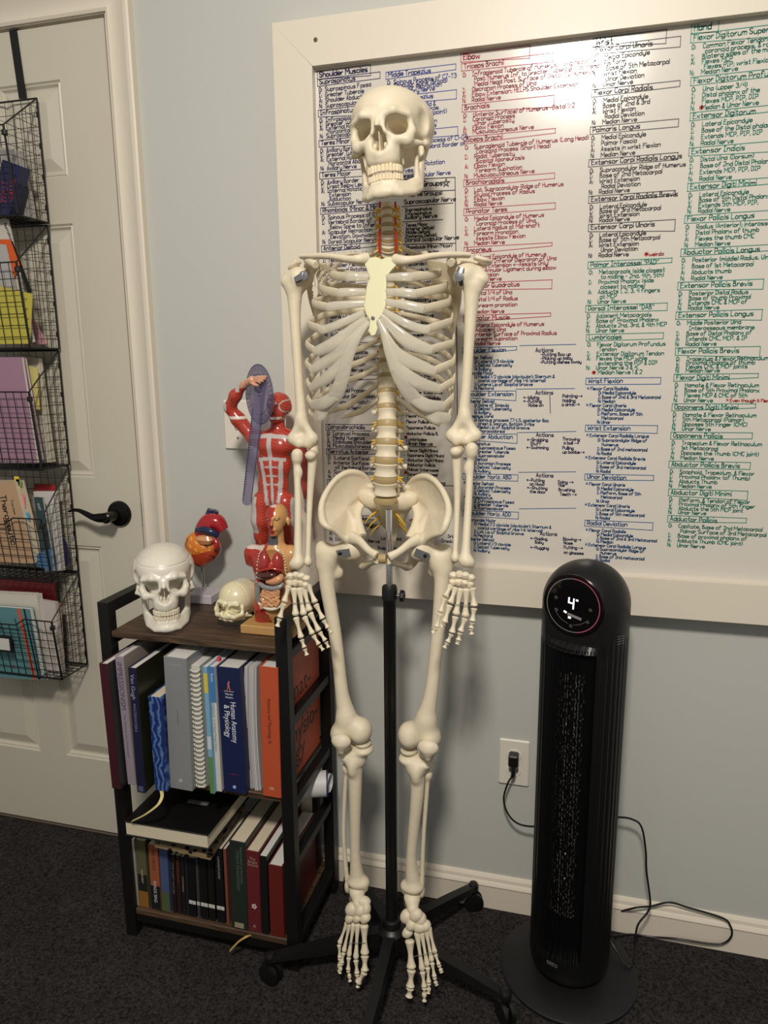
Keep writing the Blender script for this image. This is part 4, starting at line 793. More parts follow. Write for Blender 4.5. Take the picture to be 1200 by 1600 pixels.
# patterned slim book leaning under it
lb = thing('book', 'slim tan leopard patterned book lying crooked under the big black one', 'book', (.23, -.2, zbot), G2)
M2 = Matrix.Translation(tuple(P(240, 1316, -.335))) @ Matrix.Rotation(-slope+.06, 4, 'Y') @ Matrix.Rotation(.12, 4, 'X')
m_leo = bpy.data.materials.new('leopard_print'); m_leo.use_nodes = True; nt = m_leo.node_tree; bs = nt.nodes['Principled BSDF']; vo = nt.nodes.new('ShaderNodeTexVoronoi'); vo.inputs['Scale'].default_value = 70; rp = nt.nodes.new('ShaderNodeValToRGB'); rp.color_ramp.elements[0].color = lin((22, 18, 14))+(1,); rp.color_ramp.elements[1].color = lin((150, 130, 96))+(1,); rp.color_ramp.elements[0].position = .32; rp.color_ramp.elements[1].position = .4; tc = nt.nodes.new('ShaderNodeTexCoord')
for a_, c_ in ((tc.outputs['Object'], vo.inputs['Vector']), (vo.outputs['Distance'], rp.inputs[0]), (rp.outputs[0], bs.inputs['Base Color'])): nt.links.new(a_, c_)
b = MB(); b.box(0, .135, 0, .17, -.014, -.001, M=M2, bev=.001); b.build('cover', m_leo, lb, smooth=False)
# books lying behind, seen through the right side
for lab, u, v, col, w_, hh in (('dark brown book with beige page top in the right rear of the bottom shelf', 462, 1283, (40, 28, 24), .05, .225), ('dark maroon book standing in the right rear of the bottom shelf', 474, 1330, (66, 24, 26), .022, .175)):
    pass
bk_ = thing('book', 'dark brown book standing behind at the right end of the bottom shelf', 'book', (.44, -.1, ZB), G2)
x0, x1 = .405, .468
b = MB(); b.box(x0+.003, x1-.003, -.088, -.045, ZB+.001, ZB+.222); b.build('pages', m_page, bk_, smooth=False)
for xx in (x0, x1-.003):
    b = MB(); b.box(xx, xx+.0028, -.09, -.043, ZB, ZB+.226); b.build('cover', mat('cover_40_28_24', (40, 28, 24), .45), bk_, smooth=False)
# ------------------------------------------------------------------ skeleton stand
m_chrome = mat('chrome', (215, 215, 218), .08, 1.0)
PX, PY = .700, -.240
st = thing('skeleton_stand', 'black rolling five-legged stand with a chrome upper pole carrying the skeleton', 'stand', (PX, PY, 0))
zc_ = P(607, 915, PY)[2]
b = MB(); b.lathe((PX, PY, .06), [(.0125, 0), (.0125, zc_-.09), (.0135, zc_-.088), (.0150, zc_-.086), (.0150, zc_-.064), (.0135, zc_-.060)], 32); b.build('lower_pole', m_black, st)
zt_ = P(607, 796, PY)[2]
b = MB(); b.lathe((PX, PY, zc_-.02), [(.0063, 0), (.0063, zt_-zc_+.02)], 24); b.build('upper_pole', m_chrome, st)
b = MB(); zk = P(626, 931, PY)[2]; b.tube([(PX+.012, PY, zk), (PX+.022, PY, zk)], .0035, 12); kn = b.build('clamp_bolt', m_steel, st)
b = MB(); 
prof = [(.004, 0), (.0115, .001), (.0125, .004), (.0115, .008), (.005, .010)]
b.lathe((PX+.021, PY, zk), prof, 8, axis=(1, 0, 0)); b.build('clamp_knob', m_black, st)
b = MB(); b.lathe((PX, PY, .066), [(.028, 0), (.031, .004), (.031, .030), (.026, .036), (.020, .040), (.0185, .055), (.0135, .058)], 36); b.build('hub', m_black, st)
for k, a in enumerate((56, -16, -88, 203, 128)):
    a = math.radians(a); dv = np.array((math.cos(a), math.sin(a), 0)); lv_ = np.array((-math.sin(a), math.cos(a), 0)); c = np.array((PX, PY, 0.0))
    b = MB(); secs = []
    for r_, z0, z1, w_ in ((.018, .064, .100, .015), (.06, .064, .097, .014), (.20, .058, .076, .012), (.262, .056, .066, .011)):
        o = c+dv*r_; secs.append([o+lv_*w_+np.array((0, 0, z0)), o-lv_*w_+np.array((0, 0, z0)), o-lv_*w_*.8+np.array((0, 0, z1)), o+lv_*w_*.8+np.array((0, 0, z1))])
    i = 0
    for s_ in secs: b.v += [tuple(p) for p in s_]
    for q in range(3):
        for m in range(4): b.f.append([q*4+m, q*4+(m+1) % 4, q*4+4+(m+1) % 4, q*4+4+m])
    b.f += [[0, 1, 2, 3][::-1], [12, 13, 14, 15]]; b.build('leg', m_black, st, smooth=False)
    o = c+dv*.262
    b = MB(); b.lathe(o+np.array((0, 0, .052)), [(.011, 0), (.012, .006), (.012, .014), (.009, .019), (.002, .021)], 20); b.build('leg_cap', m_black, st)
    ax = dv*math.cos(.9)+lv_*math.sin(.9)
    cs = MB(); 
    for s_ in (-1, 1): cs.lathe(o+np.array((0, 0, .0235))+ax*(.003 if s_ > 0 else -.013), [(.018, 0), (.0232, .001), (.0232, .009), (.018, .010)], 28, axis=ax)
    cs.lathe(o+np.array((0, 0, .0235))-ax*.004, [(.012, 0), (.012, .008)], 20, axis=ax); cs.tube([o+np.array((0, 0, .024)), o+np.array((0, 0, .055))], .006, 8)
    cs.build('caster', m_black, st)
# ------------------------------------------------------------------ skeleton
m_bone = mat('bone_plastic', (220, 208, 181), .52, bump=.35, bscale=70, var=.07, vscale=28, sss=.0, coat=.0)
m_bone2 = mat('pale_bone', (226, 220, 204), .35, bump=.06, bscale=180, var=.04, vscale=30, coat=.15)
m_tooth = mat('teeth', (232, 216, 182), .3, coat=.3)
m_disc = mat('spinal_disc', (172, 150, 106), .45)
m_cart = mat('cartilage', (228, 222, 204), .22, clear=.42, coat=.3)
m_stern = mat('sternum_plastic', (212, 208, 168), .5, bump=.08, bscale=200)
m_nerve = mat('nerve_yellow', (214, 172, 50), .4); m_art = mat('artery_red', (176, 28, 36), .35)
sk = thing('skeleton', 'life-size white model skeleton hanging on the rolling stand in front of the whiteboard', 'skeleton', (PX, PY, .03))
def skull_parts(name, M, sc, parent, h, mb_, jawname='mandible', tmat=None, groove=False):
    """adult skull; local millimetres, face towards -Y"""
    tm = tmat or m_tooth
    cran = UN(16, ell((0, 14, 42), (71, 86, 55)), ell((0, -22, 46), (56, 60, 42)), ell((0, 60, 26), (52, 44, 42)), ell((-58, 10, 28), (13, 34, 26)), ell((58, 10, 28), (13, 34, 26)))
    f1 = cran
    parts = []
    for s in (-1, 1):
        parts += [cap((s*8, -81, 33), (s*26, -80, 37), 6, 6), cap((s*26, -80, 37), (s*46, -66, 32), 6, 5), cap((s*49, -60, 30), (s*50, -58, 8), 5, 5.5), cap((s*50, -59, 6), (s*43, -67, -9), 7.5, 9),
                  cap((s*42, -68, -6), (s*24, -77, -6), 8.5, 7), cap((s*14, -82, 16), (s*18, -80, 2), 4.5, 6), cap((s*48, -55, -10), (s*65, -28, -8), 6.5, 3.8), cap((s*65, -28, -8), (s*62, 2, -3), 3.6, 5)]
    rims = UN(7, *parts)
    nose = UN(5, cap((0, -85, 27), (0, -94, 10), 5, 4.5), cap((-7, -84, 24), (-9, -86, 6), 4, 4), cap((7, -84, 24), (9, -86, 6), 4, 4))
    maxil = UN(10, ell((0, -62, -22), (29, 28, 22)), ell((-15, -74, -22), (13, 12, 18)), ell((15, -74, -22), (13, 12, 18)), cap((0, -86, -30), (0, -84, -36), 9, 9), ell((0, -66, -38), (27, 22, 10)))
    base = UN(8, ell((0, -10, -6), (40, 50, 16)), ell((0, 40, -2), (46, 44, 22)), cap((-54, 16, 2), (-50, 8, -24), 11, 7), cap((54, 16, 2), (50, 8, -24), 11, 7), cap((-26, -45, -10), (-26, -42, -38), 6, 4), cap((26, -45, -10), (26, -42, -38), 6, 4))
    f = UN(9, cran, rims); f = UN(7, f, nose); f = UN(9, f, maxil); f = UN(10, f, base)
    cuts = []
    for s in (-1, 1):
        cuts += [ell((s*28.5, -76, 15), (16.5, 22, 13.8), (0, s*.18, -s*.30)), ell((s*25, -58, 14), (12, 24, 10), (0, 0, -s*.25)), ell((s*70, -36, 22), (12, 26, 30), (0, 0, s*.15)), ell((s*52, -24, -22), (11, 22, 18)), ell((s*34, -84, -24), (7, 7, 12))]
    cuts += [ell((0, -92, -13), (13.5, 24, 11)), ell((0, -94, -1), (9.5, 22, 15)), ell((0, -76, -9), (11, 22, 13)), bxs((0, 10, -50), (26, 70, 26), 10)]
    g = SUB(4, f, *cuts)
    g = UN(1.5, g, bxs((0, -72, -8), (1.0, 13, 17), .5), cap((0, -84, -23), (0, -91, -24), 3, 1.5), ell((-8, -74, -13), (2.2, 9, 6)), ell((8, -74, -13), (2.2, 9, 6)))
    # sutures and, on the shelf model, the sawn line of the skull cap
    lines = [INT(.3, lambda p: np.abs(p[1]+.12*p[2]+14)-.55, lambda p: -(cran(p)+1.3)), INT(.3, lambda p: np.maximum(np.abs(p[0]+1.5*np.sin(p[1]*.6))-.5, -(p[1]+8)), lambda p: -(cran(p)+1.2))]
    if groove: lines = [INT(.3, lambda p: np.abs(p[2]-64-.04*p[1])-.8, lambda p: -(cran(p)+2.2))]+lines
    g2 = g
    def g(p):
        d = g2(p)
        for l_ in lines: d = np.maximum(d, -np.maximum(l_(p), 24-p[2]))
        return d
    sk_ = sdf(name, g, (-84, -106, -56), (84, 108, 112), h, mb_, parent, M, sc)
    # lower jaw
    side = [((12, -84, -88), 7.5), ((27, -75, -90), 7), ((44, -48, -86), 6), ((50, -20, -76), 5.5), ((53, -4, -30), 4.5), ((52.5, 0, -8), 6)]
    lowc = chain([np.array((-p[0], p[1], p[2]), float) for p, _ in side[::-1]]+[np.array(p, float) for p, _ in side], [r for _, r in side[::-1]]+[r for _, r in side])
    up = [((0, -82, -72), 6.5), ((17, -78, -73), 6.3), ((33, -50, -72), 5.5), ((46, -26, -62), 5), ((50, -29, -14), 3)]
    upc = chain([np.array((-p[0], p[1], p[2]), float) for p, _ in up[:0:-1]]+[np.array(p, float) for p, _ in up], [r for _, r in up[:0:-1]]+[r for _, r in up])
    mid = [((0, -83, -81), 6), ((22, -77, -81), 5.5), ((40, -50, -79), 4.5), ((49, -24, -68), 4), ((52, -14, -35), 3.2)]
    midc = chain([np.array((-p[0], p[1], p[2]), float) for p, _ in mid[:0:-1]]+[np.array(p, float) for p, _ in mid], [r for _, r in mid[:0:-1]]+[r for _, r in mid])
    q = [lowc, upc, midc, ell((0, -86, -88), (13, 6, 7))]
    jaw = sdf(jawname, UN(7, *q), (-66, -100, -112), (66, 16, 4), h, mb_, parent, M, sc)
    A = np.array(M)
    def tooth_row(nm, z0, z1, ry, par, wtop):
        b = MB()
        x = 0; rows = []
        ws = (8.4, 6.8, 7.6, 7, 7, 9.5, 9.5)
        for s in (-1, 1):
            t = 0.0; ang = 0
            pos = 0
            for i, w_ in enumerate(ws):
                w = w_*wtop; u = pos+w/2; pos += w
                a = u/31.0
                xx = s*27.5*math.sin(min(a, 1.5)); yy = -62-ry*math.cos(min(a, 1.5)); dx, dy = 27.5*math.cos(a), ry*math.sin(a)*s
                tn = np.array((s*dx, dy*s*1.0 if False else abs(dy), 0)); tn = tn/np.linalg.norm(tn)
                ang = math.atan2(tn[1]*s, abs(tn[0]))
                M1 = Matrix(M) @ Matrix.Scale(sc, 4) @ Matrix.Translation((xx, yy, (z0+z1)/2)) @ Matrix.Rotation(ang, 4, 'Z')
                hgt = abs(z1-z0)/2*(1.0 if i != 2 else 1.12)
                b.box(-w/2+.4, w/2-.4, -3.4+(.5 if i % 2 else 0), 3.6, -hgt, hgt, M=M1, bev=2.0)
        return b.build(nm, tm, par)
    tooth_row('upper_teeth', -56.5, -43.5, 25.5, sk_, 1.0); tooth_row('lower_teeth', -69, -57.5, 23.0, jaw, .92)
    return sk_, jaw
def skull_matrix(center, yaw, roll, pitch, sc):
    return Matrix.Translation(center) @ Matrix.Rotation(yaw, 4, 'Z') @ Matrix.Rotation(roll, 4, 'Y') @ Matrix.Rotation(pitch, 4, 'X')
SC = .001*.975
Cs = P(613, 232.5, -.245)
Msk = skull_matrix(tuple(Cs), math.radians(-1), math.radians(-4), math.radians(2), SC)
skull_parts('skull', Msk, SC, sk, 1.9, m_bone)
# ---- spine
lev = []  # (u, v, y, half width mm, height mm)
SP = []
cerv = [(604, 322, -.228), (604.5, 334, -.232), (605, 346, -.236), (605.5, 358, -.237), (606, 370, -.235), (606, 382, -.230), (606, 394, -.222)]
thor = [(606, 408, -.205), (606, 423, -.190), (606, 439, -.178), (606, 456, -.170), (606, 474, -.165), (606, 493, -.163), (605.5, 513, -.165), (605.5, 533, -.170), (605, 554, -.177), (605, 577, -.185), (604.5, 600, -.194), (604.5, 624, -.203)]
lumb = [(605, 649, -.212), (604.5, 677, -.220), (603.5, 705, -.226), (602.5, 734, -.228), (602, 763, -.224)]
allv = [(q, 'c', i) for i, q in enumerate(cerv)]+[(q, 't', i) for i, q in enumerate(thor)]+[(q, 'l', i) for i, q in enumerate(lumb)]
VP = [np.array(P(*q)) for q, _, _ in allv]
for i, (q, ty, k) in enumerate(allv):
    p = VP[i]; pn = VP[min(i+1, len(VP)-1)]; pp = VP[max(i-1, 0)]; axv = (pp-pn); pitch_ = np.linalg.norm(axv)/(2 if 0 < i < len(VP)-1 else 1); axv /= np.linalg.norm(axv)
    rw = {'c': .0105+.0004*k, 't': .0125+.0006*k, 'l': .0205+.0008*k}[ty]; rd = rw*.78; hh = pitch_*{'c': .66, 't': .74, 'l': .70}[ty]/2
    b = MB(); b.lathe(p, [(rw*.2, -hh), (rw*.93, -hh), (rw, -hh*.85), (rw*.86, -hh*.35), (rw*.82, 0), (rw*.86, hh*.35), (rw, hh*.85), (rw*.93, hh), (rw*.2, hh)], 26, axis=axv, sx=1, sy=rd/rw, ref=(1, 0, 0))
    back = np.array((0, 1.0, 0)); up_ = axv
    for s in (-1, 1):
        tl = {'c': .022, 't': .030-.0006*k, 'l': .036 if k < 4 else .032}[ty]; ped = p+np.array((s*rw*.6, rd*.7, 0))+up_*hh*.3
        dirz = {'c': -.002, 't': .006, 'l': .004}[ty]; tip = p+np.array((s*tl, rd+.008, dirz))
        b.tube([ped, p+np.array((s*rw*.9, rd+.006, hh*.3)), tip], [(.0045, .004), (.0055, .0045), (.0045, .0035)], 10, smooth=3)
        for dz in (-1, 1): b.tube([p+np.array((s*rw*.75, rd+.008, 0)), p+np.array((s*rw*.72, rd+.010, dz*hh*1.35))], [(.005, .004), (.0035, .003)], 8)
    sl = {'c': .022, 't': .028, 'l': .030}[ty]; dz = {'c': -.006, 't': -.020, 'l': -.004}[ty]
    b.tube([p+np.array((0, rd+.010, 0)), p+np.array((0, rd+.010+sl*.6, dz*.6)), p+np.array((0, rd+.010+sl, dz))], [(.007, .004), (.006, .003), (.006, .0035)], 10, smooth=3)
    b.build('vertebra', m_bone, sk)
    if i < len(VP)-1:
        a_ = p-axv*hh*.98; ax2 = (VP[i+1]-p); L = np.linalg.norm(ax2); gap = max(L-hh-hh*1.02, .003); c_ = (p+VP[i+1])/2
        b = MB(); r_ = rw*1.0; b.lathe(c_, [(r_*.2, -gap*.62), (r_*.95, -gap*.62), (r_*1.01, -gap*.3), (r_*1.01, gap*.3), (r_*.95, gap*.62), (r_*.2, gap*.62)], 24, axis=ax2, sx=1, sy=.8, ref=(1, 0, 0)); b.build('disc', m_disc, sk)
        for s in (-1, 1):
            b = MB(); n0 = c_+np.array((s*rw*.75, rd*.6, 0)); ln = {'c': .017, 't': .010, 'l': .016}[ty]
            for e in range(2 if ty != 't' else 1): b.tube([n0, n0+np.array((s*ln*.6, -.001, -.002+.004*e)), n0+np.array((s*ln, -.004+.002*e, -.006+.008*e))], [.0022, .0020, .0010], 7, smooth=3)
            b.build('spinal_nerve', m_nerve, sk)
for s, u in ((-1, 593.5), (1, 618)):
    b = MB(); b.tube([P(u+.0, 396, -.246), P(u+s*1, 378, -.250), P(u, 362, -.252), P(u-s*.5, 358, -.25)], .0021, 9, smooth=5); b.build('artery', m_art, sk)
    for v0, v1 in ((341, 350), (316, 324)):
        b = MB(); b.tube([P(u, v1, -.248), P(u-s*.5, v0, -.244)], .0021, 8); b.build('artery', m_art, sk)
bot = VP[-1]; b = MB(); b.lathe(bot-np.array((0, 0, .024)), [(.004, -.008), (.021, -.006), (.0235, 0), (.022, .006), (.004, .006)], 26, sx=1, sy=.8, ref=(1, 0, 0)); b.build('disc', m_disc, sk)
# ---- ribs: (junction u, v, y) (lateral u, v) spine index
RB = {-1: {1: ((556, 408, -.285), (529, 402)), 2: ((541.5, 433, -.312), (519, 426)), 3: ((528.5, 458, -.320), (504, 447)), 4: ((512.5, 480, -.320), (493, 471)), 5: ((500, 514, -.312), (486, 503)), 6: ((492, 548, -.302), (483, 534)), 7: ((487, 577, -.292), (482, 564)), 8: ((486, 606, -.280), (483, 594)), 9: ((487, 632, -.270), (484, 620)), 10: ((491, 650, -.262), (487, 640))},
      1: {1: ((634, 408, -.285), (664, 402)), 2: ((643, 433, -.312), (687, 427)), 3: ((649, 459, -.320), (697, 447)), 4: ((660.5, 483, -.320), (702.5, 471)), 5: ((669.5, 514, -.318), (706, 500)), 6: ((674, 546, -.312), (708.5, 534)), 7: ((679, 579, -.302), (709.5, 563)), 8: ((687, 608, -.290), (709.5, 592)), 9: ((694, 634, -.278), (707, 620)), 10: ((702, 652, -.266), (704, 640))}}
tv = VP[7:19]
for s in (-1, 1):
    for r in range(1, 11):
        (ju, jv, jy), (lu, lv2) = RB[s][r]
        p0 = tv[r-1]+np.array((s*.020, .014, .004)); yl = -.215-.002*r if r > 1 else -.22; L_ = np.array(P(lu, lv2, yl)); J = np.array(P(ju, jv, jy))
        yb = -.100 if r > 2 else -.13
        if r == 1: p0 = np.array(P(606+s*12, 384, -.185))
        wx = L_[0]-p0[0]
        A1 = np.array((p0[0]+wx*.42, yb, p0[2]-.004+(L_[2]-p0[2])*.12)); A2 = np.array((p0[0]+wx*.86, (yb+yl)/2-.004, p0[2]+(L_[2]-p0[2])*.52))
        A3 = L_+(J-L_)*.42; A3[0] = L_[0]+(J[0]-L_[0])*.22
        ra, rb_ = (.0068, .0030) if r > 1 else (.0045, .006)
        b = MB(); b.tube([p0, A1, A2, L_, A3, J], [(.005, .0045), (ra*.85, rb_*1.2), (ra*.9, rb_), (ra, rb_), (ra*1.05, rb_), (ra*1.08, rb_)], 12, ref=(0, 0, 1), smooth=7)
        b.build('rib', m_bone, sk)
    for r, pts in ((11, ((511, 646, -.20), (545, 632, -.14)) if s < 0 else ((686, 665, -.20), (660, 646, -.14))), (12, ((533, 653, -.175), (565, 642, -.15)) if s < 0 else ((672, 656, -.16), (645, 640, -.15)))):
        p0 = tv[r-1]+np.array((s*.018, .012, .0)); b = MB()
        b.tube([p0, P(*pts[1]), P(*pts[0])], [(.0045, .004), (.0062, .0034), (.0025, .0018)], 12, ref=(0, 0, 1), smooth=8); b.build('rib', m_bone, sk)
# ---- sternum
def Sx(u, v, y=-.325): return np.array(P(u, v, y))
def flatplate(name, outline, m, thick, parent, yfun, vox=.0016, sm=2, dome=.0):
    """outline in photo positions -> plate of real thickness with rounded rim"""
    pts = [np.array(P(u, v, yfun(u, v))) for u, v in outline]
    b = MB(); b.prism(pts, (0, thick, 0)); return b
st_out = [(571, 405), (580, 402), (588, 401), (596, 405), (604, 401), (613, 402), (620, 407), (621, 413), (612, 422), (605, 431), (603, 436), (604, 444), (603, 455), (604, 466), (602, 480), (597, 492), (591, 499), (588, 505), (590, 514), (586, 524), (580, 526), (575, 518), (577, 506), (577, 500), (571, 490), (568, 478), (570, 466), (571, 455), (573, 444), (577, 436), (576, 430), (572, 420), (569, 412)]
yfun = lambda u, v: -.305-.033*(v-400)/128.0
def to_obj_remesh(mbx, name, m, parent, vox, sm=3, fac=.5):
    """join overlapping closed shapes into one smooth surface"""
    base = WL[parent]; me = bpy.data.meshes.new(name); me.from_pydata((np.array(mbx.v)-base).tolist(), [], mbx.f); me.update()
    o = bpy.data.objects.new(name+'_t', me); scene.collection.objects.link(o)
    r = o.modifiers.new('r', 'REMESH'); r.mode = 'VOXEL'; r.voxel_size = vox
    if sm: s = o.modifiers.new('s', 'SMOOTH'); s.factor = fac; s.iterations = sm
    bpy.context.view_layer.update(); m2 = bpy.data.meshes.new_from_object(o.evaluated_get(bpy.context.evaluated_depsgraph_get())); bpy.data.objects.remove(o); bpy.data.meshes.remove(me)
    m2.name = name; m2.materials.clear(); m2.materials.append(m); m2.polygons.foreach_set('use_smooth', [True]*len(m2.polygons)); m2.update()
    return link(name, m2, parent, None)
b = flatplate('sternum', st_out, m_stern, .007, sk, yfun); stn = to_obj_remesh(b, 'sternum', m_stern, sk, .0013, 4)
b = MB(); a = P(583, 497, -.3302); b.lathe(tuple(a), [(.0035, 0), (.0035, .0015), (.001, .002)], 16, axis=(0, -1, 0)); b.build('screw', m_steel, stn)
# ---- costal cartilage
CT = {-1: {1: (571, 411), 2: (574, 434), 3: (571, 456), 4: (570, 474), 5: (569, 489), 6: (572, 497), 7: (577, 503)}, 1: {1: (619, 411), 2: (603, 434), 3: (602, 456), 4: (601, 471), 5: (598, 486), 6: (594, 494), 7: (591, 500)}}
MG = {-1: [(577, 503), (566, 516), (554, 534), (543, 560), (535, 590), (524, 618), (508, 640), (497, 650)], 1: [(591, 500), (600, 520), (607, 545), (617, 573), (629, 598), (646, 622), (668, 642), (692, 653)]}
MY = [-.330, -.334, -.336, -.334, -.328, -.315, -.295, -.275]
for s in (-1, 1):
    for r in range(1, 8):
        (ju, jv, jy), _ = RB[s][r]; cu_, cv_ = CT[s][r]; J = np.array(P(ju, jv, jy)); E = np.array(P(cu_, cv_, yfun(cu_, cv_)+.0035))
        mid = (J+E)/2+np.array((0, -.006, 0))
        if r >= 5: mid = mid+np.array((0, -.004, -.005*(r-4)))
        if r == 7: mid = np.array(P(MG[s][2][0]+s*10, MG[s][2][1]+6, -.332))
        b = MB(); b.tube([J-(J-mid)*-.03, J+(mid-J)*.3+np.array((0, -.002, -.003*(r > 4))), mid, E], [(.0075, .0036), ((.0078 if r < 6 else .0105), .0036), ((.0072 if r < 6 else .0115), .0034), (.0058, .003)], 12, ref=(0, 0, 1), smooth=7); b.build('costal_cartilage', m_cart, sk)
    for r, tgt in ((8, 3), (9, 5), (10, 6)):
        (ju, jv, jy), _ = RB[s][r]; J = np.array(P(ju, jv, jy)); E = np.array(P(MG[s][tgt][0], MG[s][tgt][1], MY[tgt])); mid = (J+E)/2+np.array((0, -.008, -.006))
        b = MB(); b.tube([J, mid, E], [(.0080, .0034), (.0115, .0034), (.0100, .003)], 12, ref=(0, 0, 1), smooth=7); b.build('costal_cartilage', m_cart, sk)
    b = MB(); pts = [P(u, v, y) for (u, v), y in zip(MG[s], MY)]
    b.tube(pts, [(.004, .003), (.006, .0032), (.0085, .0034), (.0105, .0034), (.0125, .0034), (.013, .0034), (.011, .0032), (.006, .003)], 12, ref=(s*.8, 0, .6), smooth=6); b.build('costal_margin', m_cart, sk)
# ---- clavicles and scapulae
for s, pts in ((-1, ((573, 404, -.300), (560, 405, -.312), (545, 405, -.305), (520, 401, -.285), (495, 400, -.262), (473, 401, -.240))), (1, ((618, 406, -.300), (632, 407, -.312), (650, 405, -.305), (675, 400, -.285), (705, 398, -.262), (732, 399, -.240)))):
    b = MB(); b.tube([P(*q) for q in pts], [(.0100, .009), (.0078, .0075), (.0062, .0065), (.0055, .0062), (.0055, .0072), (.0052, .0092)], 14, ref=(0, 0, 1), smooth=7); b.build('clavicle', m_bone, sk)
def plate_between(b, pts, th):
    """closed slab through a fan of 3D points with thickness th along y"""
    c = sum(np.array(p) for p in pts)/len(pts); n = len(pts); i = len(b.v)
    fr = [np.array(p)-np.array((0, th/2, 0)) for p in pts]; bk2 = [np.array(p)+np.array((0, th/2, 0)) for p in pts]
    b.v += [tuple(p) for p in fr]+[tuple(p) for p in bk2]+[tuple(c-np.array((0, th/2, 0))), tuple(c+np.array((0, th/2, 0)))]
    for k in range(n):
        k2 = (k+1) % n; b.f += [[i+k, i+k2, i+2*n], [i+k2, i+k, i+n+k][:0] or [i+n+k2, i+n+k, i+2*n+1], [i+k2, i+k, i+n+k, i+n+k2]]
for s in (-1, 1):
    if s > 0: gl, inf, sup, acr, cor, aco = (717, 425, -.212), (708, 520, -.125), (664, 404, -.120), (757, 408, -.225), (704, 411, -.262), (734, 399, -.235)
    else: gl, inf, sup, acr, cor, aco = (481, 428, -.212), (500, 516, -.125), (536, 404, -.120), (459, 420, -.225), (494, 414, -.262), (470, 402, -.235)
    b = MB(); g, i_, u_, a_, c_, ac = [np.array(P(*q)) for q in (gl, inf, sup, acr, cor, aco)]
    med = (i_+u_)/2+np.array((-s*.008, .012, 0)); neck = g+(med-g)*.2
    plate_between(b, [g+np.array((0, .004, .014)), u_+(g-u_)*.3+np.array((0, 0, .004)), u_, med, i_+np.array((-s*.012, 0, .006)), i_, g+(i_-g)*.45+np.array((s*.004, 0, 0)), g+np.array((0, .004, -.016))], .004)
    b.tube([g+np.array((0, .004, -.016)), g+(i_-g)*.5+np.array((s*.006, 0, 0)), i_], [(.006, .006), (.004, .004), (.005, .004)], 10, smooth=4)
    b.tube([g+np.array((s*.003, 0, 0))-np.array((s*.012, 0, 0)), g+np.array((s*.004, 0, 0))], [(.017, .012), (.021, .015)], 16, ref=(0, 0, 1))
    b.tube([g+(u_-g)*.25+np.array((0, 0, .008)), g+np.array((-s*.008, -.022, .022)), c_], [(.008, .007), (.008, .008), (.0085, .008)], 12, smooth=5)
    sp1 = med+np.array((0, .006, .03)); sp2 = g+np.array((-s*.006, .036, .022))
    b.tube([sp1, sp2, a_+np.array((-s*.008, .030, .0)), a_, (a_*.3+ac*.7)], [(.004, .004), (.006, .010), (.0055, .013), (.0055, .012), (.005, .009)], 14, ref=(0, 0, 1), smooth=6)
    to_obj_remesh(b, 'scapula', m_bone, sk, .0018, 3)
    b = MB(); q_ = [P(461, 438, -.2515), P(474, 431, -.2520), P(483, 425, -.240)] if s < 0 else [P(721, 418, -.2500), P(717, 432, -.2520), P(719, 446, -.244)]; b.tube(q_, [(.0058, .0016), (.0072, .0020), (.0072, .0030)], 12, ref=(0, 0, 1) if s < 0 else (1, 0, 0), smooth=4); b.lathe(tuple(np.array(q_[1])+np.array((0, .006, 0))), [(.003, -.008), (.0085, -.007), (.0085, .003), (.003, .004)], 20, axis=(0, 1, 0)); b.build('shoulder_bracket', m_steel, sk)
# ---- long bones
def LB(name, prims, k, h=.0022, m=None, parent=None, cuts=None, kc=.004):
    pts = []
    fs = []
    if any(q[0] == 'c' for q in prims):
        # consecutive shaft pieces that share an end are one chain, so the shaft stays even
        out, run = [], []
        def flush():
            if len(run) > 1: out.append(('k', [run[0][1]]+[r[2] for r in run], [run[0][3]]+[r[4] for r in run]))
            else: out.extend(run)
            run.clear()
        for q in prims:
            if q[0] == 'c' and run and np.allclose(run[-1][2], q[1]): run.append(q)
            elif q[0] == 'c': flush(); run.append(q)
            else: out.append(q)
        flush(); prims = out
    for q in prims:
        if q[0] == 'k':
            # resample as a smooth curve
            A, R_ = [np.array(a, float) for a in q[1]], list(q[2]); n_ = len(A); PP, RR = [], []
            for i in range(n_-1):
                a, c, d_, e = A[max(i-1, 0)], A[i], A[i+1], A[min(i+2, n_-1)]; ra, rc, rd2, re = R_[max(i-1, 0)], R_[i], R_[i+1], R_[min(i+2, n_-1)]
                for j_ in range(5):
                    t = j_/5; w_ = (-.5*t+t*t-.5*t**3, 1-2.5*t*t+1.5*t**3, .5*t+2*t*t-1.5*t**3, -.5*t*t+.5*t**3); PP.append(a*w_[0]+c*w_[1]+d_*w_[2]+e*w_[3]); RR.append(ra*w_[0]+rc*w_[1]+rd2*w_[2]+re*w_[3])
            PP.append(A[-1]); RR.append(R_[-1]); fs.append(chain(PP, RR))
            for a, r in zip(PP, RR): pts += [a-r, a+r]
        elif q[0] == 'c': fs.append(cap(q[1], q[2], q[3], q[4])); r = max(q[3], q[4]); pts += [np.array(q[1])-r, np.array(q[1])+r, np.array(q[2])-r, np.array(q[2])+r]
        else: fs.append(ell(q[1], q[2], q[3] if len(q) > 3 else None)); r = max(q[2]); pts += [np.array(q[1])-r, np.array(q[1])+r]
    lo, hi = bounds(pts, .006); f = UN(k, *fs)
    if cuts: f = SUB(kc, f, *[ell(*c) for c in cuts])
    return sdf(name, f, lo, hi, h, m or m_bone, parent or sk)
def W(u, v, y): return np.array(P(u, v, y))
o3 = lambda x, y, z: np.array((x, y, z))
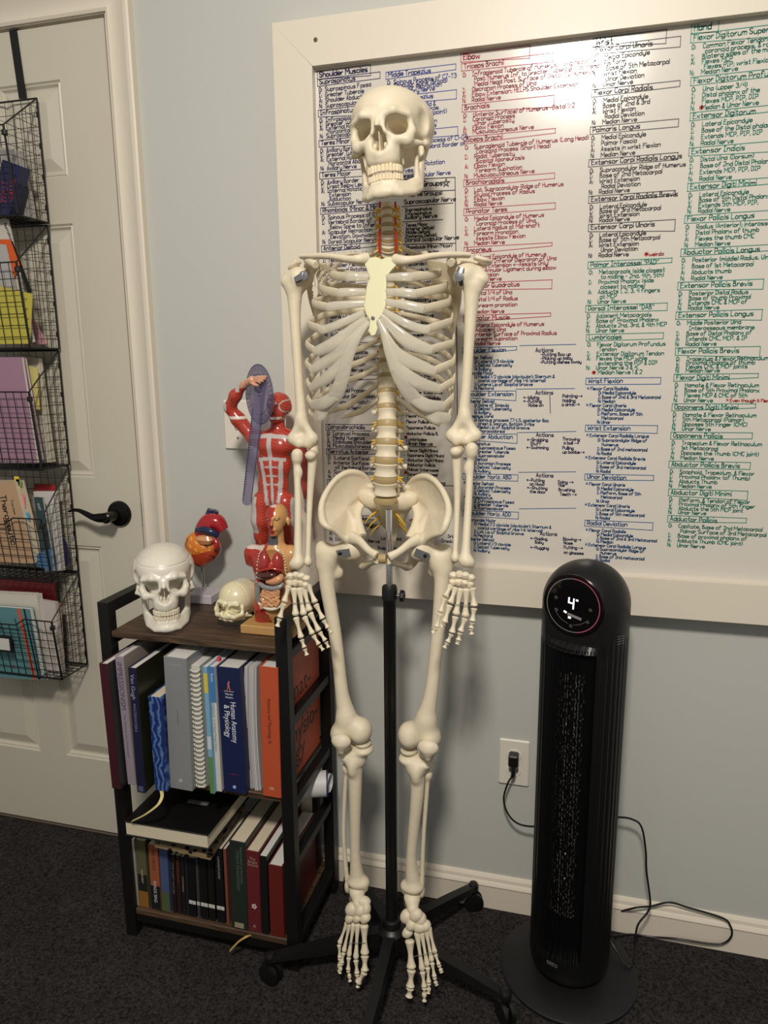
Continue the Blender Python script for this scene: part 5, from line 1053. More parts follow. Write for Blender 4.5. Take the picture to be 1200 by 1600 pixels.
for s in (-1, 1):
    # humerus
    if s < 0: hd, gt, ga, s1, s2, s3, el_, em = W(468, 436, -.226), W(450, 441, -.228), W(455, 431, -.22), W(461, 500, -.232), W(467, 600, -.240), W(470, 655, -.246), W(458, 687, -.250), W(488, 686, -.250)
    else: hd, gt, ga, s1, s2, s3, el_, em = W(727, 430, -.226), W(752, 437, -.228), W(746, 426, -.22), W(735, 500, -.232), W(729, 600, -.240), W(726, 650, -.246), W(743, 682, -.250), W(706, 681, -.250)
    LB('humerus', [('e', hd, (.022, .022, .022)), ('c', gt, gt+o3(s*-.006, 0, -.012), .0135, .010), ('c', ga, hd, .012, .016), ('c', gt*.45+hd*.55+o3(0, 0, -.016), s1, .0155, .0105), ('c', s1, s2, .0105, .0088), ('c', s2, s3, .0088, .0105),
        ('c', s3, el_+o3(0, 0, .004), .0095, .0085), ('c', s3, em+o3(0, 0, .004), .0095, .0075), ('c', el_, em, .0095, .0075), ('e', em, (.0095, .0085, .0085)), ('e', (el_*.65+em*.35)+o3(0, -.006, -.007), (.0095, .0095, .009)), ('e', (el_*.2+em*.8)+o3(0, -.003, -.008), (.008, .0105, .010))], .010,
       cuts=[((el_+em)/2+o3(0, -.012, .014), (.009, .006, .009)), (hd*.42+gt*.58+o3(0, -.0245, .004), (.0035, .006, .024))])
    # radius, ulna
    if s < 0: rh, rn, r1, rd_, uh, uc, u1, ud = W(464.5, 713, -.268), W(464, 728, -.268), W(465.5, 783, -.285), W(465.5, 878, -.318), W(484, 700, -.262), W(487, 712, -.270), W(484, 783, -.278), W(481, 878, -.308)
    else: rh, rn, r1, rd_, uh, uc, u1, ud = W(737, 704, -.268), W(735, 722, -.268), W(732, 783, -.285), W(727, 874, -.318), W(715, 694, -.262), W(713, 706, -.270), W(714.5, 783, -.278), W(711, 872, -.308)
    LB('radius', [('c', rh+o3(0, 0, .004), rh+o3(0, 0, -.004), .0108, .0105), ('c', rh, rn, .008, .0068), ('e', rn+o3(-s*.004, -.002, -.012), (.0075, .006, .011)), ('c', rn, r1, .0065, .0066), ('c', r1, rd_+(r1-rd_)*.2, .0066, .0078), ('c', rd_+(r1-rd_)*.2, rd_, .0085, .0125), ('e', rd_+o3(s*.004, -.002, -.004), (.0125, .010, .009)), ('e', rd_+o3(s*.012, 0, -.010), (.004, .005, .006))], .006, h=.0018)
    LB('ulna', [('c', uh+o3(0, .022, .010), uh+o3(0, .020, -.010), .0095, .009), ('c', uh+o3(0, .016, -.014), uc+o3(0, -.006, 0), .0095, .009), ('e', uc+o3(0, -.006, .002), (.010, .008, .0055)), ('c', uc+o3(0, .004, -.008), u1, .0090, .0058), ('c', u1, ud, .0058, .0050), ('e', ud, (.0072, .0072, .008)), ('e', ud+o3(-s*.004, .004, -.010), (.0026, .003, .005))], .006, h=.0018)
    # femur, patella, tibia, fibula
    if s < 0: fh, gt, nk, f0, f1, f2, f3, cl, cm, pt, tl, tm_, ts1, ts2, ta, fb = W(551, 858, -.238), W(503, 862, -.235), W(524, 862, -.236), W(510, 905, -.240), W(525, 1000, -.252), W(534, 1080, -.262), W(541, 1122, -.266), W(533, 1145, -.264), W(563, 1145, -.264), W(533, 1162, -.298), W(542, 1180, -.266), W(568, 1172, -.266), W(555, 1235, -.272), W(555, 1330, -.272), W(558, 1374, -.270), (W(541, 1200, -.258), W(537, 1300, -.262), W(543, 1385, -.266))
    else: fh, gt, nk, f0, f1, f2, f3, cl, cm, pt, tl, tm_, ts1, ts2, ta, fb = W(656, 858, -.238), W(694, 868, -.235), W(680, 868, -.236), W(691, 905, -.240), W(683, 1000, -.252), W(674, 1080, -.262), W(666, 1125, -.266), W(672, 1152, -.264), W(641, 1152, -.264), W(669, 1172, -.298), W(664, 1192, -.266), W(637, 1186, -.266), W(652, 1240, -.272), W(643, 1335, -.272), W(646, 1382, -.270), (W(669, 1210, -.258), W(662, 1305, -.262), W(659, 1392, -.266))
    LB('femur', [('e', fh, (.0235, .0235, .0235)), ('c', fh, nk, .0135, .014), ('c', nk, gt, .014, .012), ('c', gt+o3(0, .006, .008), gt+o3(0, .002, -.022), .0125, .0145), ('c', nk*.5+gt*.5+o3(0, 0, -.018), f0, .0165, .0150), ('e', f0+o3(-s*.022, .014, .012), (.009, .008, .013)), ('c', f0, f1, .0148, .0128), ('c', f1, f2, .0128, .0135), ('c', f2, f3, .0135, .0195),
        ('c', f3, cl, .017, .0185), ('c', f3, cm, .016, .0175), ('e', cm, (.0175, .026, .017)), ('e', cm+o3(-s*.004, -.002, .012), (.014, .018, .014)), ('e', cl, (.017, .026, .018)), ('e', cm+o3(-s*.006, 0, .014), (.010, .014, .012))], .016, h=.0024, cuts=[((cl+cm)/2+o3(0, .012, -.024), (.0075, .03, .016)), ((nk+gt)/2+o3(0, .02, .018), (.012, .012, .014))])
    LB('patella', [('e', pt+o3(0, 0, .006), (.0205, .010, .0145)), ('c', pt+o3(0, .001, 0), pt+o3(0, 0, -.017), .0125, .006)], .01, h=.0018)
    tc_ = (tl+tm_)/2
    LB('tibia', [('e', tl+o3(0, .004, 0), (.019, .022, .010)), ('e', tm_+o3(0, .004, 0), (.019, .022, .010)), ('c', tc_+o3(0, .002, -.012), tc_*.72+ts1*.28, .024, .0165), ('c', tc_*.72+ts1*.28, ts1, .0165, .0135), ('e', tc_*.62+ts1*.38+o3(s*.002, -.016, .004), (.008, .008, .015)), ('c', ts1, ts2, .0135, .0105), ('c', ts2, ta, .0105, .0165), ('e', ta+o3(-s*.002, 0, -.004), (.0225, .019, .009)), ('c', ta+o3(-s*.016, -.002, -.004), ta+o3(-s*.018, -.002, -.018), .0075, .006)], .012, h=.0022)
    LB('fibula', [('e', fb[0], (.0085, .0085, .012)), ('c', fb[0], fb[1], .0048, .0045), ('c', fb[1], fb[2]+(fb[1]-fb[2])*.15, .0045, .0050), ('e', fb[2], (.0065, .008, .016))], .006, h=.0018)
    b = MB(); hb_ = fh*.75+nk*.25; ax_ = (fh-nk)/np.linalg.norm(fh-nk); sd = np.cross(ax_, (0, 1, 0)); b.prism([hb_+o3(0, -.0225, 0)+ax_*a_+sd*c_ for a_, c_ in ((-.016, -.007), (.012, -.007), (.012, .007), (-.016, .007))], (0, -.003, 0)); b.build('hip_bracket', m_steel, sk, smooth=False)
    b = MB(); b.lathe(tuple(hb_+o3(0, -.0265, 0)+ax_*-.009), [(.0035, 0), (.0035, .002), (.001, .0025)], 14, axis=(0, -1, 0)); b.build('screw', m_black, sk)
    # menisci and knee gap filler
    b = MB()
    for q, t_ in ((cl, tl), (cm, tm_)): b.lathe(tuple(t_*.62+q*.38+o3(0, .004, 0)), [(.004, -.004), (.016, -.004), (.0175, 0), (.016, .004), (.004, .004)], 20, sy=1.1)
    b.build('meniscus', m_bone, sk)
# ---- pelvis
for s in (-1, 1):
    if s < 0:
        rim = [(579, 756, -.165), (570, 744, -.175), (556, 738, -.190), (541, 739, -.205), (526, 748, -.222), (513, 764, -.240), (504, 783, -.255), (502, 800, -.268), (505, 816, -.285), (513, 824, -.288), (524, 830, -.275), (538, 842, -.258), (552, 846, -.245)]
        inner = [(566, 838, -.235), (562, 820, -.215), (561, 803, -.195), (568, 786, -.175), (577, 772, -.160)]
        cen = (541, 792, -.205); pub = [(549, 840, -.250), (562, 846, -.268), (576, 860, -.288), (589, 869, -.296)]; ace = (546, 852, -.236); isch = [(552, 858, -.225), (562, 878, -.215), (570, 885, -.225)]; ram = [(570, 885, -.225), (580, 880, -.262), (590, 876, -.290)]
    else:
        rim = [(637, 758, -.165), (645, 750, -.175), (656, 745, -.190), (668, 745, -.205), (680, 752, -.222), (691, 766, -.240), (699, 784, -.255), (701, 800, -.268), (697, 818, -.285), (690, 832, -.288), (679, 836, -.275), (668, 842, -.258), (658, 850, -.245)]
        inner = [(640, 842, -.235), (647, 824, -.215), (650, 806, -.195), (645, 788, -.175), (638, 774, -.160)]
        cen = (672, 796, -.205); pub = [(655, 842, -.250), (640, 850, -.268), (624, 862, -.288), (608, 871, -.296)]; ace = (660, 852, -.236); isch = [(653, 858, -.225), (644, 878, -.215), (636, 886, -.225)]; ram = [(636, 886, -.225), (624, 882, -.262), (606, 877, -.290)]
    b = MB(); R1 = [W(*q) for q in rim+inner]; Cn = W(*cen); n = len(R1); i0 = 0; th = .0075; rings = 6
    nrm_ = -np.array(_f)
    fr, bk3 = [], []
    for t in range(rings+1):
        f_ = t/rings
        for p in R1:
            q = p+(Cn-p)*f_; q = q+o3(0, .012*math.sin(f_*math.pi)*.6, 0); td = o3(-s*.6, -.8, 0)*th/2; fr.append(q+td); bk3.append(q-td)
    b.v = [tuple(p) for p in fr]+[tuple(p) for p in bk3]; N = len(fr)
    for t in range(rings):
        for k in range(n):
            k2 = (k+1) % n; b.f += [[t*n+k, t*n+k2, (t+1)*n+k2, (t+1)*n+k], [N+t*n+k2, N+t*n+k, N+(t+1)*n+k, N+(t+1)*n+k2]]
    for k in range(n): k2 = (k+1) % n; b.f.append([k2, k, N+k, N+k2])
    rr = [.004, .0055, .0065, .0065, .006, .006, .0065, .007, .0075, .006, .006, .007, .009]
    b.tube([W(*q) for q in rim], rr, 10, smooth=4)
    b.tube([W(*q) for q in inner], [.010, .008, .006, .006, .008], 10, smooth=4)
    b.tube([W(*q) for q in pub], [(.014, .012), (.0095, .008), (.0075, .007), (.010, .008)], 12, smooth=5)
    b.tube([W(*q) for q in isch], [.015, .011, .009], 12, smooth=4); b.tube([W(*q) for q in ram], [.009, .0055, .0075], 10, smooth=4)
    b.lathe(tuple(W(*ace)+o3(0, .004, 0)), [(.002, -.018), (.016, -.015), (.0245, -.004), (.0265, .008), (.024, .010), (.004, .004)], 24, axis=(s*.85, -.35, -.3))
    b.tube([W(*rim[0]), W(*inner[-1])], [(.011, .010), (.010, .009)], 10)
    to_obj_remesh(b, 'hip_bone', m_bone, sk, .0021, 5)
b = MB(); sc0 = W(604, 784, -.190)
LB('sacrum', [('c', sc0+o3(0, .004, 0), sc0+o3(0, .030, -.035), .024, .020), ('c', sc0+o3(0, .03, -.035), sc0+o3(0, .052, -.075), .018, .010), ('c', sc0+o3(0, .052, -.075), sc0+o3(0, .040, -.105), .007, .003), ('e', sc0+o3(-.036, .010, .004), (.026, .014, .018), (0, .3, 0)), ('e', sc0+o3(.036, .010, .004), (.026, .014, .018), (0, -.3, 0)), ('c', sc0+o3(-.034, .018, -.010), sc0+o3(-.014, .05, -.060), .012, .006), ('c', sc0+o3(.034, .018, -.010), sc0+o3(.014, .05, -.060), .012, .006)], .012, h=.0024)
for s in (-1, 1):
    for k in range(3):
        b = MB(); a0 = sc0+o3(s*.016, -.004+.018*k, -.018-.016*k); b.tube([a0, a0+o3(s*.014, -.010, -.010), a0+o3(s*.026, -.008, -.026)], [.0022, .0018, .0012], 7, smooth=4); b.build('sacral_nerve', m_nerve, sk)
b = MB(); a = W(598, 873, -.294); b.lathe(tuple(a), [(.002, -.008), (.0085, -.007), (.0095, 0), (.0085, .007), (.002, .008)], 20, axis=(1, 0, .05)); b.build('pubic_disc', m_disc, sk)
# ---- hands
def bone(parent, name, a, b_, r, m=m_bone):
    a = np.array(a, float); b_ = np.array(b_, float); mb2 = MB(); d = b_-a
    t = (0, .06, .18, .5, .80, .93, 1.0); rr = (.75, 1.25, 1.05, .66, .95, 1.25, .8)
    mb2.tube([a+d*q for q in t], [(r*x, r*x*.9) for x in rr], 12, smooth=3); return mb2.build(name, m, parent)
def hand(s, palm, carp_c, fingers, y0):
    hroot = None
    cb = MB()
    offs = [(-.016, .006), (-.005, .009), (.006, .008), (.016, .004), (-.017, -.006), (-.006, -.005), (.005, -.005), (.015, -.008)]
    for i, (dx, dz) in enumerate(offs):
        c = carp_c+o3(dx, random.uniform(-.003, .002), dz-.002); cb.lathe(tuple(c), [(.001, -.0072), (.0052, -.0052), (.0074, -.001), (.0068, .0035), (.0035, .0066), (.001, .0072)], 9, axis=(random.uniform(-.5, .5), random.uniform(-.5, .5), 1), sx=random.uniform(.9, 1.25))
        cb.build('carpal_bone', m_bone, sk) if False else None
    h0 = cb.build('carpal_bones', m_bone, sk)
    for f_ in fingers:
        pts = [W(*q) for q in f_]; rad = (.0056, .0050, .0043, .0037)
        for k in range(len(pts)-1):
            kk = k if len(pts) > 4 else k
            g = (pts[k+1]-pts[k]); g = g/np.linalg.norm(g)*.0012
            bone(sk, 'metacarpal' if k == 0 else 'finger_bone', pts[k]+g, pts[k+1]-g, rad[min(k, 3)])
yh = -.345
hand(-1, None, W(466, 905, -.330), [
 [(452, 914, -.336), (444, 942, -.350), (437, 966, -.358), (433, 980, -.362)],
 [(459, 917, -.334), (462, 963, -.348), (471, 998, -.356), (476, 1013, -.360), (480, 1025, -.362)],
 [(467, 917, -.332), (475, 962, -.345), (489, 992, -.352), (499, 1008, -.356), (506, 1017, -.358)],
 [(474, 916, -.330), (484, 956, -.342), (499, 987, -.348), (509, 1002, -.352), (514, 1013, -.354)],
 [(481, 913, -.328), (493, 943, -.338), (505, 968, -.344), (513, 982, -.346), (519, 990, -.348)]], yh)
hand(1, None, W(722, 904, -.330), [
 [(705, 914, -.334), (695, 934, -.350), (688, 958, -.362), (682, 981, -.368), (676, 990, -.370)],
 [(713, 917, -.336), (703, 944, -.352), (694, 974, -.364), (689, 980, -.366)],
 [(720, 918, -.334), (712, 962, -.348), (706, 990, -.356), (699, 1004, -.360), (694, 1013, -.362)],
 [(729, 918, -.332), (727, 965, -.342), (719, 988, -.350), (716, 1001, -.352), (714, 1007, -.353)],
 [(738, 917, -.330), (741, 949, -.336), (738, 972, -.342), (736, 982, -.344), (737, 992, -.345)]], yh)
for a_, c_ in (((439, 944, -.352), (489, 941, -.343)), ((708, 944, -.352), (742, 947, -.342))):
    b = MB(); b.tube([W(*a_), W(*c_)], .0006, 6); b.build('wire', m_steel, sk)
# ---- feet
def foot(s, tal, cal, navic, rows, toes):
    LB('talus', [('e', tal, (.017, .018, .013)), ('c', tal, navic, .012, .012), ('c', tal+o3(0, .01, -.006), cal, .014, .015)], .008, h=.0022)
    for c, r in rows: LB('tarsal_bone', [('e', W(*c)+o3(.001, 0, .002), tuple(x*1.15 for x in r)), ('e', W(*c)+o3(-.003, -.001, -.003), tuple(x*.95 for x in r))], .004, h=.0018)
    for t_ in toes:
        pts = [W(*q) for q in t_[0]]
        for k in range(len(pts)-1):
            g = (pts[k+1]-pts[k]); g = g/np.linalg.norm(g)*.001
            bone(sk, 'metatarsal' if k == 0 else 'toe_bone', pts[k]+g, pts[k+1]-g, t_[1]*(1, .92, .8, .75)[min(k, 3)])
foot(-1, W(558, 1392, -.275), W(556, 1404, -.235), W(560, 1412, -.292), [((550, 1421, -.296), (.012, .011, .012)), ((563, 1423, -.300), (.010, .010, .011)), ((572, 1421, -.298), (.008, .010, .012)), ((571, 1434, -.304), (.009, .010, .009)), ((559, 1434, -.304), (.007, .009, .008)), ((547, 1434, -.300), (.008, .009, .009)), ((567, 1409, -.290), (.014, .010, .009))], [
 ([(569, 1443, -.306), (570, 1492, -.322), (570, 1518, -.334), (559, 1536, -.340)], .0075), ([(559, 1441, -.304), (556, 1499, -.324), (558, 1522, -.332), (559, 1533, -.334), (559, 1543, -.336)], .0050),
 ([(553, 1441, -.302), (545, 1495, -.320), (544, 1516, -.328), (546, 1525, -.330), (547, 1534, -.332)], .0045), ([(547, 1441, -.298), (537, 1488, -.314), (534, 1505, -.320), (532, 1514, -.322), (531, 1521, -.324)], .0043), ([(543, 1440, -.294), (530, 1475, -.308), (531, 1497, -.314), (530, 1509, -.316), (530, 1518, -.318)], .0043)])
foot(1, W(644, 1402, -.275), W(643, 1412, -.235), W(645, 1420, -.292), [((636, 1432, -.296), (.012, .011, .012)), ((650, 1430, -.300), (.012, .010, .011)), ((658, 1438, -.298), (.009, .010, .013)), ((643, 1445, -.304), (.009, .010, .010)), ((656, 1449, -.304), (.011, .009, .009)), ((637, 1457, -.306), (.009, .009, .008)), ((665, 1447, -.300), (.009, .010, .009))], [
 ([(640, 1467, -.308), (643, 1514, -.324), (641, 1543, -.334), (639, 1558, -.338)], .0080), ([(651, 1454, -.306), (660, 1517, -.326), (663, 1543, -.334), (663, 1554, -.335), (663, 1565, -.337)], .0052),
 ([(658, 1453, -.304), (668, 1510, -.322), (670, 1536, -.330), (670, 1546, -.331), (669, 1552, -.332)], .0046), ([(665, 1450, -.302), (675, 1503, -.318), (679, 1527, -.326), (681, 1536, -.327), (683, 1540, -.328)], .0044), ([(670, 1447, -.300), (680, 1490, -.312), (686, 1508, -.320), (689, 1516, -.321), (690, 1520, -.322)], .0044)])
for a_, c_ in (((541, 1474, -.322), (571, 1473, -.325)), ((645, 1495, -.330), (680, 1487, -.322))):
    b = MB(); b.tube([W(*a_), W(*c_)], .0006, 6); b.build('wire', m_steel, sk)
# ------------------------------------------------------------------ models on top of the bookcase
ZS = ZT
# adult skull
c0 = PZ(262, 985, ZS); scs = .00088
base0 = thing('skull_model', 'white adult skull model with sawn cap line, leftmost on top of the bookcase', 'skull', (c0[0]-.03, c0[1]+.055, ZS))
Cc = (c0[0]-.031, c0[1]+.050, ZS+.0985*scs*1000)
skull_parts('cranium', skull_matrix(Cc, math.radians(31), math.radians(-1), math.radians(0), scs), scs, base0, 1.9, m_bone2, tmat=mat('pale_teeth', (226, 216, 190), .3), groove=True)
# fetal skull
fb_ = PZ(352, 984, ZS)
ft = thing('fetal_skull_model', 'small cream fetal skull model between the adult skull and the torso model', 'skull', (fb_[0], fb_[1]+.03, ZS))
m_fet = mat('fetal_bone', (224, 218, 184), .28, coat=.3, attr='paint')
cr = UN(10, ell((0, 22, 52), (43, 56, 42)), ell((0, -12, 50), (38, 34, 36)))
pr_ = []
for s in (-1, 1):
    pr_ += [cap((s*6, -44, 36), (s*24, -40, 38), 4, 4), cap((s*31, -30, 34), (s*32, -30, 20), 4, 4), cap((s*32, -30, 20), (s*20, -42, 11), 5, 6), cap((s*30, -28, 16), (s*39, 0, 16), 3.2, 2.8), cap((s*8, -46, 30), (s*9, -46, 20), 3, 3), cap((s*20, -42, 12), (s*7, -45, 13), 4.5, 5)]
ff = UN(5, cr, *pr_); ff = UN(6, ff, ell((0, -36, 10), (16, 14, 10)), ell((0, 5, 14), (28, 34, 9)))
ff = SUB(2.5, ff, *[ell((s*18, -42, 25), (11, 18, 9.5), (0, 0, -s*.35)) for s in (-1, 1)], ell((0, -50, 17), (5.5, 14, 6.5)), ell((40, -14, 26), (7, 12, 10)), ell((-40, -14, 26), (7, 12, 10)))
sut = lambda p: np.minimum(np.abs(p[0]+.8*np.sin(p[1]*.5))-.7, np.minimum(np.abs(p[1]+10+.25*p[2]-6+.15*np.abs(p[0]))-.8, np.abs(p[1]-52+.2*p[2]+.3*np.abs(p[0]))-.7))
gg = ff
def ff2(p):
    d = gg(p); l_ = np.maximum(sut(p), -(cr(p)+1.2)); return np.maximum(d, -np.maximum(l_, 48-p[2]))
def fet_paint(V):
    c = np.tile(np.array(lin((224, 216, 178))), (len(V), 1)); x, y, z = V[:, 0], V[:, 1], V[:, 2]
    fo = (np.abs(x)/14+np.abs(y+8)/20 < 1) & (z > 70); c[fo] = lin((212, 212, 190)); return c
Mf = skull_matrix((fb_[0]+.006, fb_[1]+.032, ZS+.012), math.radians(-4), math.radians(4), math.radians(-16), .001)
fsk = sdf('cranium', ff2, (-48, -58, -4), (48, 82, 100), 1.4, m_fet, ft, Mf, .00096, paint=fet_paint)
q = []
for s in (-1, 1): q += [cap((0, -39, -3), (s*14, -34, -3), 4, 3.6), cap((s*14, -34, -3), (s*28, -8, 2), 3.6, 3.2), cap((s*28, -8, 2), (s*31, -2, 14), 3.4, 3)]
m_fet2 = mat('fetal_jaw_bone', (224, 216, 180), .3, coat=.3)
sdf('mandible', UN(4, *q), (-38, -46, -9), (38, 6, 20), 1.3, m_fet2, ft, Matrix.Translation((0, 0, .006)) @ Mf, .00096)
b = MB(); Mq = Matrix.Translation((0, 0, .001)) @ Mf; S_ = Matrix.Scale(.00096, 4)
b.tube([tuple(Mq @ S_ @ Vector((14*math.sin(t), -30-14*math.cos(t), 3))) for t in [i*.22-1.1 for i in range(11)]], .0018, 8); b.build('gum', mat('gum_pink', (190, 120, 108), .35), ft)
# heart model
hbp = PZ(318, 944, ZS); HYy = hbp[1]+.03
hm = thing('heart_model', 'glossy orange and red heart model on a thin rod and pale square base', 'heart model', (hbp[0], HYy, ZS))
hp = lambda u, v, dy=0: W(u, v, HYy+dy)
rx_ = hp(316, 885)[0]; b = MB(); b.box(rx_-.030, rx_+.036, HYy-.032, HYy+.032, ZS, ZS+.022, bev=.002); b.build('base', mat('heart_base', (196, 190, 196), .35), hm, smooth=False)
b = MB(); b.tube([o3(rx_, HYy, ZS+.02), o3(rx_, HYy, hp(316, 880)[2])], .0032, 14); b.build('rod', m_chrome, hm)
def heart_paint(V):
    c = np.tile(np.array(lin((206, 118, 40))), (len(V), 1)); x, z = V[:, 0], V[:, 2]; zc2 = hp(318, 858)[2]; xc = hp(318, 858)[0]
    low = z < zc2-.004+.25*(x-xc); c[low] = lin((176, 66, 36)); mix = (~low) & (np.sin(x*420)+np.sin(z*380+x*200) > .9); c[mix] = lin((226, 158, 60))
    vein = (np.abs(np.sin((x-xc)*60+(z-zc2)*95+np.sin((z-zc2)*160)*.8)) < .09) & (V[:, 1] < HYy); c[vein] = lin((58, 26, 40)); return c
m_ht = mat('heart_paint', (206, 118, 40), .22, coat=.5, attr='paint')
fh_ = UN(.012, ell(hp(316, 858), (.038, .030, .034), (0, .5, 0)), ell(hp(309, 850, .0), (.030, .027, .030)), ell(hp(315, 872), (.022, .022, .022)), ell(hp(331, 856, .004), (.022, .024, .026)))
lo, hi = bounds([hp(316, 856)], .062); sdf('ventricles', fh_, lo, hi, .0014, m_ht, hm, paint=heart_paint)
m_hr = mat('heart_red', (164, 26, 34), .2, coat=.6); m_hbl = mat('heart_navy', (28, 34, 70), .25, coat=.5); m_ht2 = mat('heart_tan', (214, 150, 104), .25, coat=.5)
b = MB(); b.lathe(hp(320, 843, -.022), [(.001, -.012), (.012, -.010), (.0185, 0), (.013, .009), (.001, .012)], 24, axis=(0, 0, 1), sx=1.25, sy=.7); b.build('atrium', m_ht2, hm)
b = MB(); b.tube([hp(313, 842), hp(319, 827), hp(329, 817), hp(340, 817), hp(349, 829)], [.016, .021, .024, .020, .014], 18, smooth=5); b.build('aorta', m_hr, hm)
b = MB(); b.tube([hp(324, 812), hp(330, 796, .002)], [.010, .0085], 16); b.tube([hp(330, 812), hp(338, 798, .002)], [.008, .007], 14); b.build('aortic_branch', m_hbl, hm)
b = MB(); b.tube([hp(309, 828, -.014), hp(318, 828, -.022), hp(330, 831, -.024), hp(341, 836, -.016)], [(.0075, .008), (.009, .009), (.009, .009), (.0075, .007)], 16, smooth=4); b.build('pulmonary_artery', m_hbl, hm)
b = MB(); b.tube([hp(335, 842, -.018), hp(339, 850, -.02), hp(336, 858, -.024)], [.006, .007, .004], 12, smooth=3); b.build('auricle', m_hr, hm)
# muscle figure
MY0 = -.135
mf = thing('muscle_figure_model', 'tall glossy red muscle figure with one arm raised, standing behind the torso model', 'anatomy model', (W(428, 900, MY0)[0], MY0, ZS))
wp = lambda u, v, dy=0: W(u, v, MY0+dy)
PXM = depth(wp(430, 700))/F
x0m = wp(429, 700)[0]
def mus_paint(V):
    red = np.array(lin((168, 50, 36))); wht = np.array(lin((192, 184, 180))); skin = np.array(lin((214, 160, 130)))
    x = V[:, 0]-x0m; y = V[:, 1]-MY0; z = V[:, 2]; zv = lambda v: wp(429, v)[2]
    c = np.tile(red, (len(V), 1)); fib = .5+.5*np.sin(z*900+np.abs(x)*700+np.sin(x*260)*2); c = c*(1-.0)+fib[:, None]*np.array((.10, .035, .025))
    fr = y < .004; ax_ = np.abs(x); def_ = lambda m: m & fr
    z674, z712, z727, z741, z754, z785 = [zv(q) for q in (676, 714, 727, 741, 754, 788)]
    pec = z712-.12*ax_
    m = def_((ax_ < .0045) & (z < z674) & (z > z712)) | def_((ax_ < .0026) & (z <= z712) & (z > z785))
    m |= def_((np.abs(z-(z674-.004-.10*ax_)) < .0042) & (ax_ < .047)); m |= def_((np.abs(z-pec) < .0036) & (ax_ < .030) & (ax_ > 0))
    for zz in (z727, z741, z754): m |= def_((np.abs(z-zz+.12*ax_) < .0016) & (ax_ < .018))
    sd = .0225-.10*(z712-z); m |= def_((z < pec) & (z > z785) & (np.abs(ax_-np.maximum(sd, .010)) < .0042))
    m |= (z < zv(775)) & (z > zv(832)) & (ax_ > .038) 
    m |= (np.abs(x-(wp(403, 800)[0]-x0m)) < .0035) & fr & (z < zv(785)) & (z > zv(805))
    hz = z > zv(664); hx_ = V[:, 0]-wp(436, 633)[0]
    ear = hz & ((hx_-.022)**2+(z-zv(634))**2 < .0135**2) & (y < .02); m |= ear & (((hx_-.022)**2+(z-zv(634))**2) > .0112**2); 
    c[m] = wht; c[hz & (np.abs(z-zv(652)) < .0028) & fr & (hx_ < .012)] = lin((226, 220, 208))
    hand_ = (V[:, 0] < wp(422, 590)[0]) & (z > zv(606)) & (V[:, 0] > wp(383, 590)[0]) & (z > zv(612)); c[hand_] = skin
    wr = (np.abs(V[:, 0]-wp(381, 600)[0]) < .0045) & (z > zv(612)) & (V[:, 0] < wp(386, 600)[0]); c[wr & (z < zv(595))] = wht
    el2 = (V[:, 0] < wp(361, 640)[0]) & (np.abs(z-zv(636)) < .008); c[el2] = wht
    return c
m_mus = mat('muscle_paint', (168, 50, 36), .24, coat=.45, attr='paint')
k_ = PXM
T_ = [ell(wp(429, 692, .0), (30*k_, .028, 21*k_)), ell(wp(419, 697, -.008), (14*k_, .020, 13*k_)), ell(wp(440, 698, -.008), (15*k_, .020, 13*k_)), ell(wp(428, 724, .0), (29*k_, .025, 30*k_)), ell(wp(427, 757, .001), (26*k_, .022, 26*k_)), ell(wp(426, 778, .003), (28*k_, .024, 16*k_)),
      cap(wp(434, 676, .003), wp(434, 655, .003), .0165, .0145), cap(wp(402, 683, .002), wp(458, 683, .002), .015, .016), ell(wp(398, 684, .0), (.017, .018, .018)), ell(wp(463, 690, .0), (.017, .018, .020))]
arm1 = [cap(wp(396, 684), wp(372, 655, -.004), .0150, .0150), cap(wp(372, 655, -.004), wp(359, 637, -.010), .0150, .0110), cap(wp(359, 637, -.010), wp(368, 618, -.018), .0120, .0125), cap(wp(368, 618, -.018), wp(382, 601, -.028), .0120, .0065), cap(wp(382, 601, -.028), wp(394, 594, -.040), .0070, .0088)]
arm2 = [cap(wp(463, 690), wp(474, 718, .004), .0160, .0135), cap(wp(474, 718, .004), wp(477, 742, 0), .0135, .0105), cap(wp(477, 742, 0), wp(480, 780, -.010), .0125, .0075), ell(wp(481, 794, -.012), (.0085, .006, .013))]
head = [ell(wp(436, 633, .006), (.0255, .030, .0275)), ell(wp(432, 643, -.010), (.018, .018, .022)), cap(wp(428, 654, -.016), wp(436, 650, .002), .010, .013), cap(wp(426.5, 634, -.030), wp(424.5, 641, -.036), .0035, .005), ell(wp(421, 632, -.022), (.006, .006, .004)), ell(wp(430.5, 630.5, -.0245), (.007, .006, .004)), ell(wp(452, 637, .006), (.004, .007, .009))]
legs = []
for s, hpv, kn, ank in ((-1, wp(410, 786), wp(409, 836, .004), wp(412, 884, .012)), (1, wp(446, 786), wp(447, 836, .004), wp(446, 884, .012))):
    legs += [cap(hpv, hpv*.5+kn*.5+o3(s*-.001, -.004, 0), .0245, .0225), cap(hpv*.5+kn*.5+o3(s*-.001, -.004, 0), kn, .0225, .0160), cap(kn, kn*.6+ank*.4+o3(0, .008, 0), .0155, .0170), cap(kn*.6+ank*.4+o3(0, .008, 0), ank, .0165, .0085), cap(ank, ank+o3(0, -.035, -.012), .009, .006)]
fm = UN(.006, UN(.012, *T_), UN(.008, *arm1), UN(.008, *arm2)); fm = UN(.004, fm, UN(.006, *head)); fm = UN(.007, fm, *legs)
zfoot = (wp(412, 884, .012))[2]-.022
lo = np.array([wp(345, 640)[0], MY0-.06, zfoot-.004]); hi = np.array([wp(492, 700)[0], MY0+.055, wp(430, 602)[2]])
hi[2] = max(hi[2], wp(395, 585, -.03)[2])
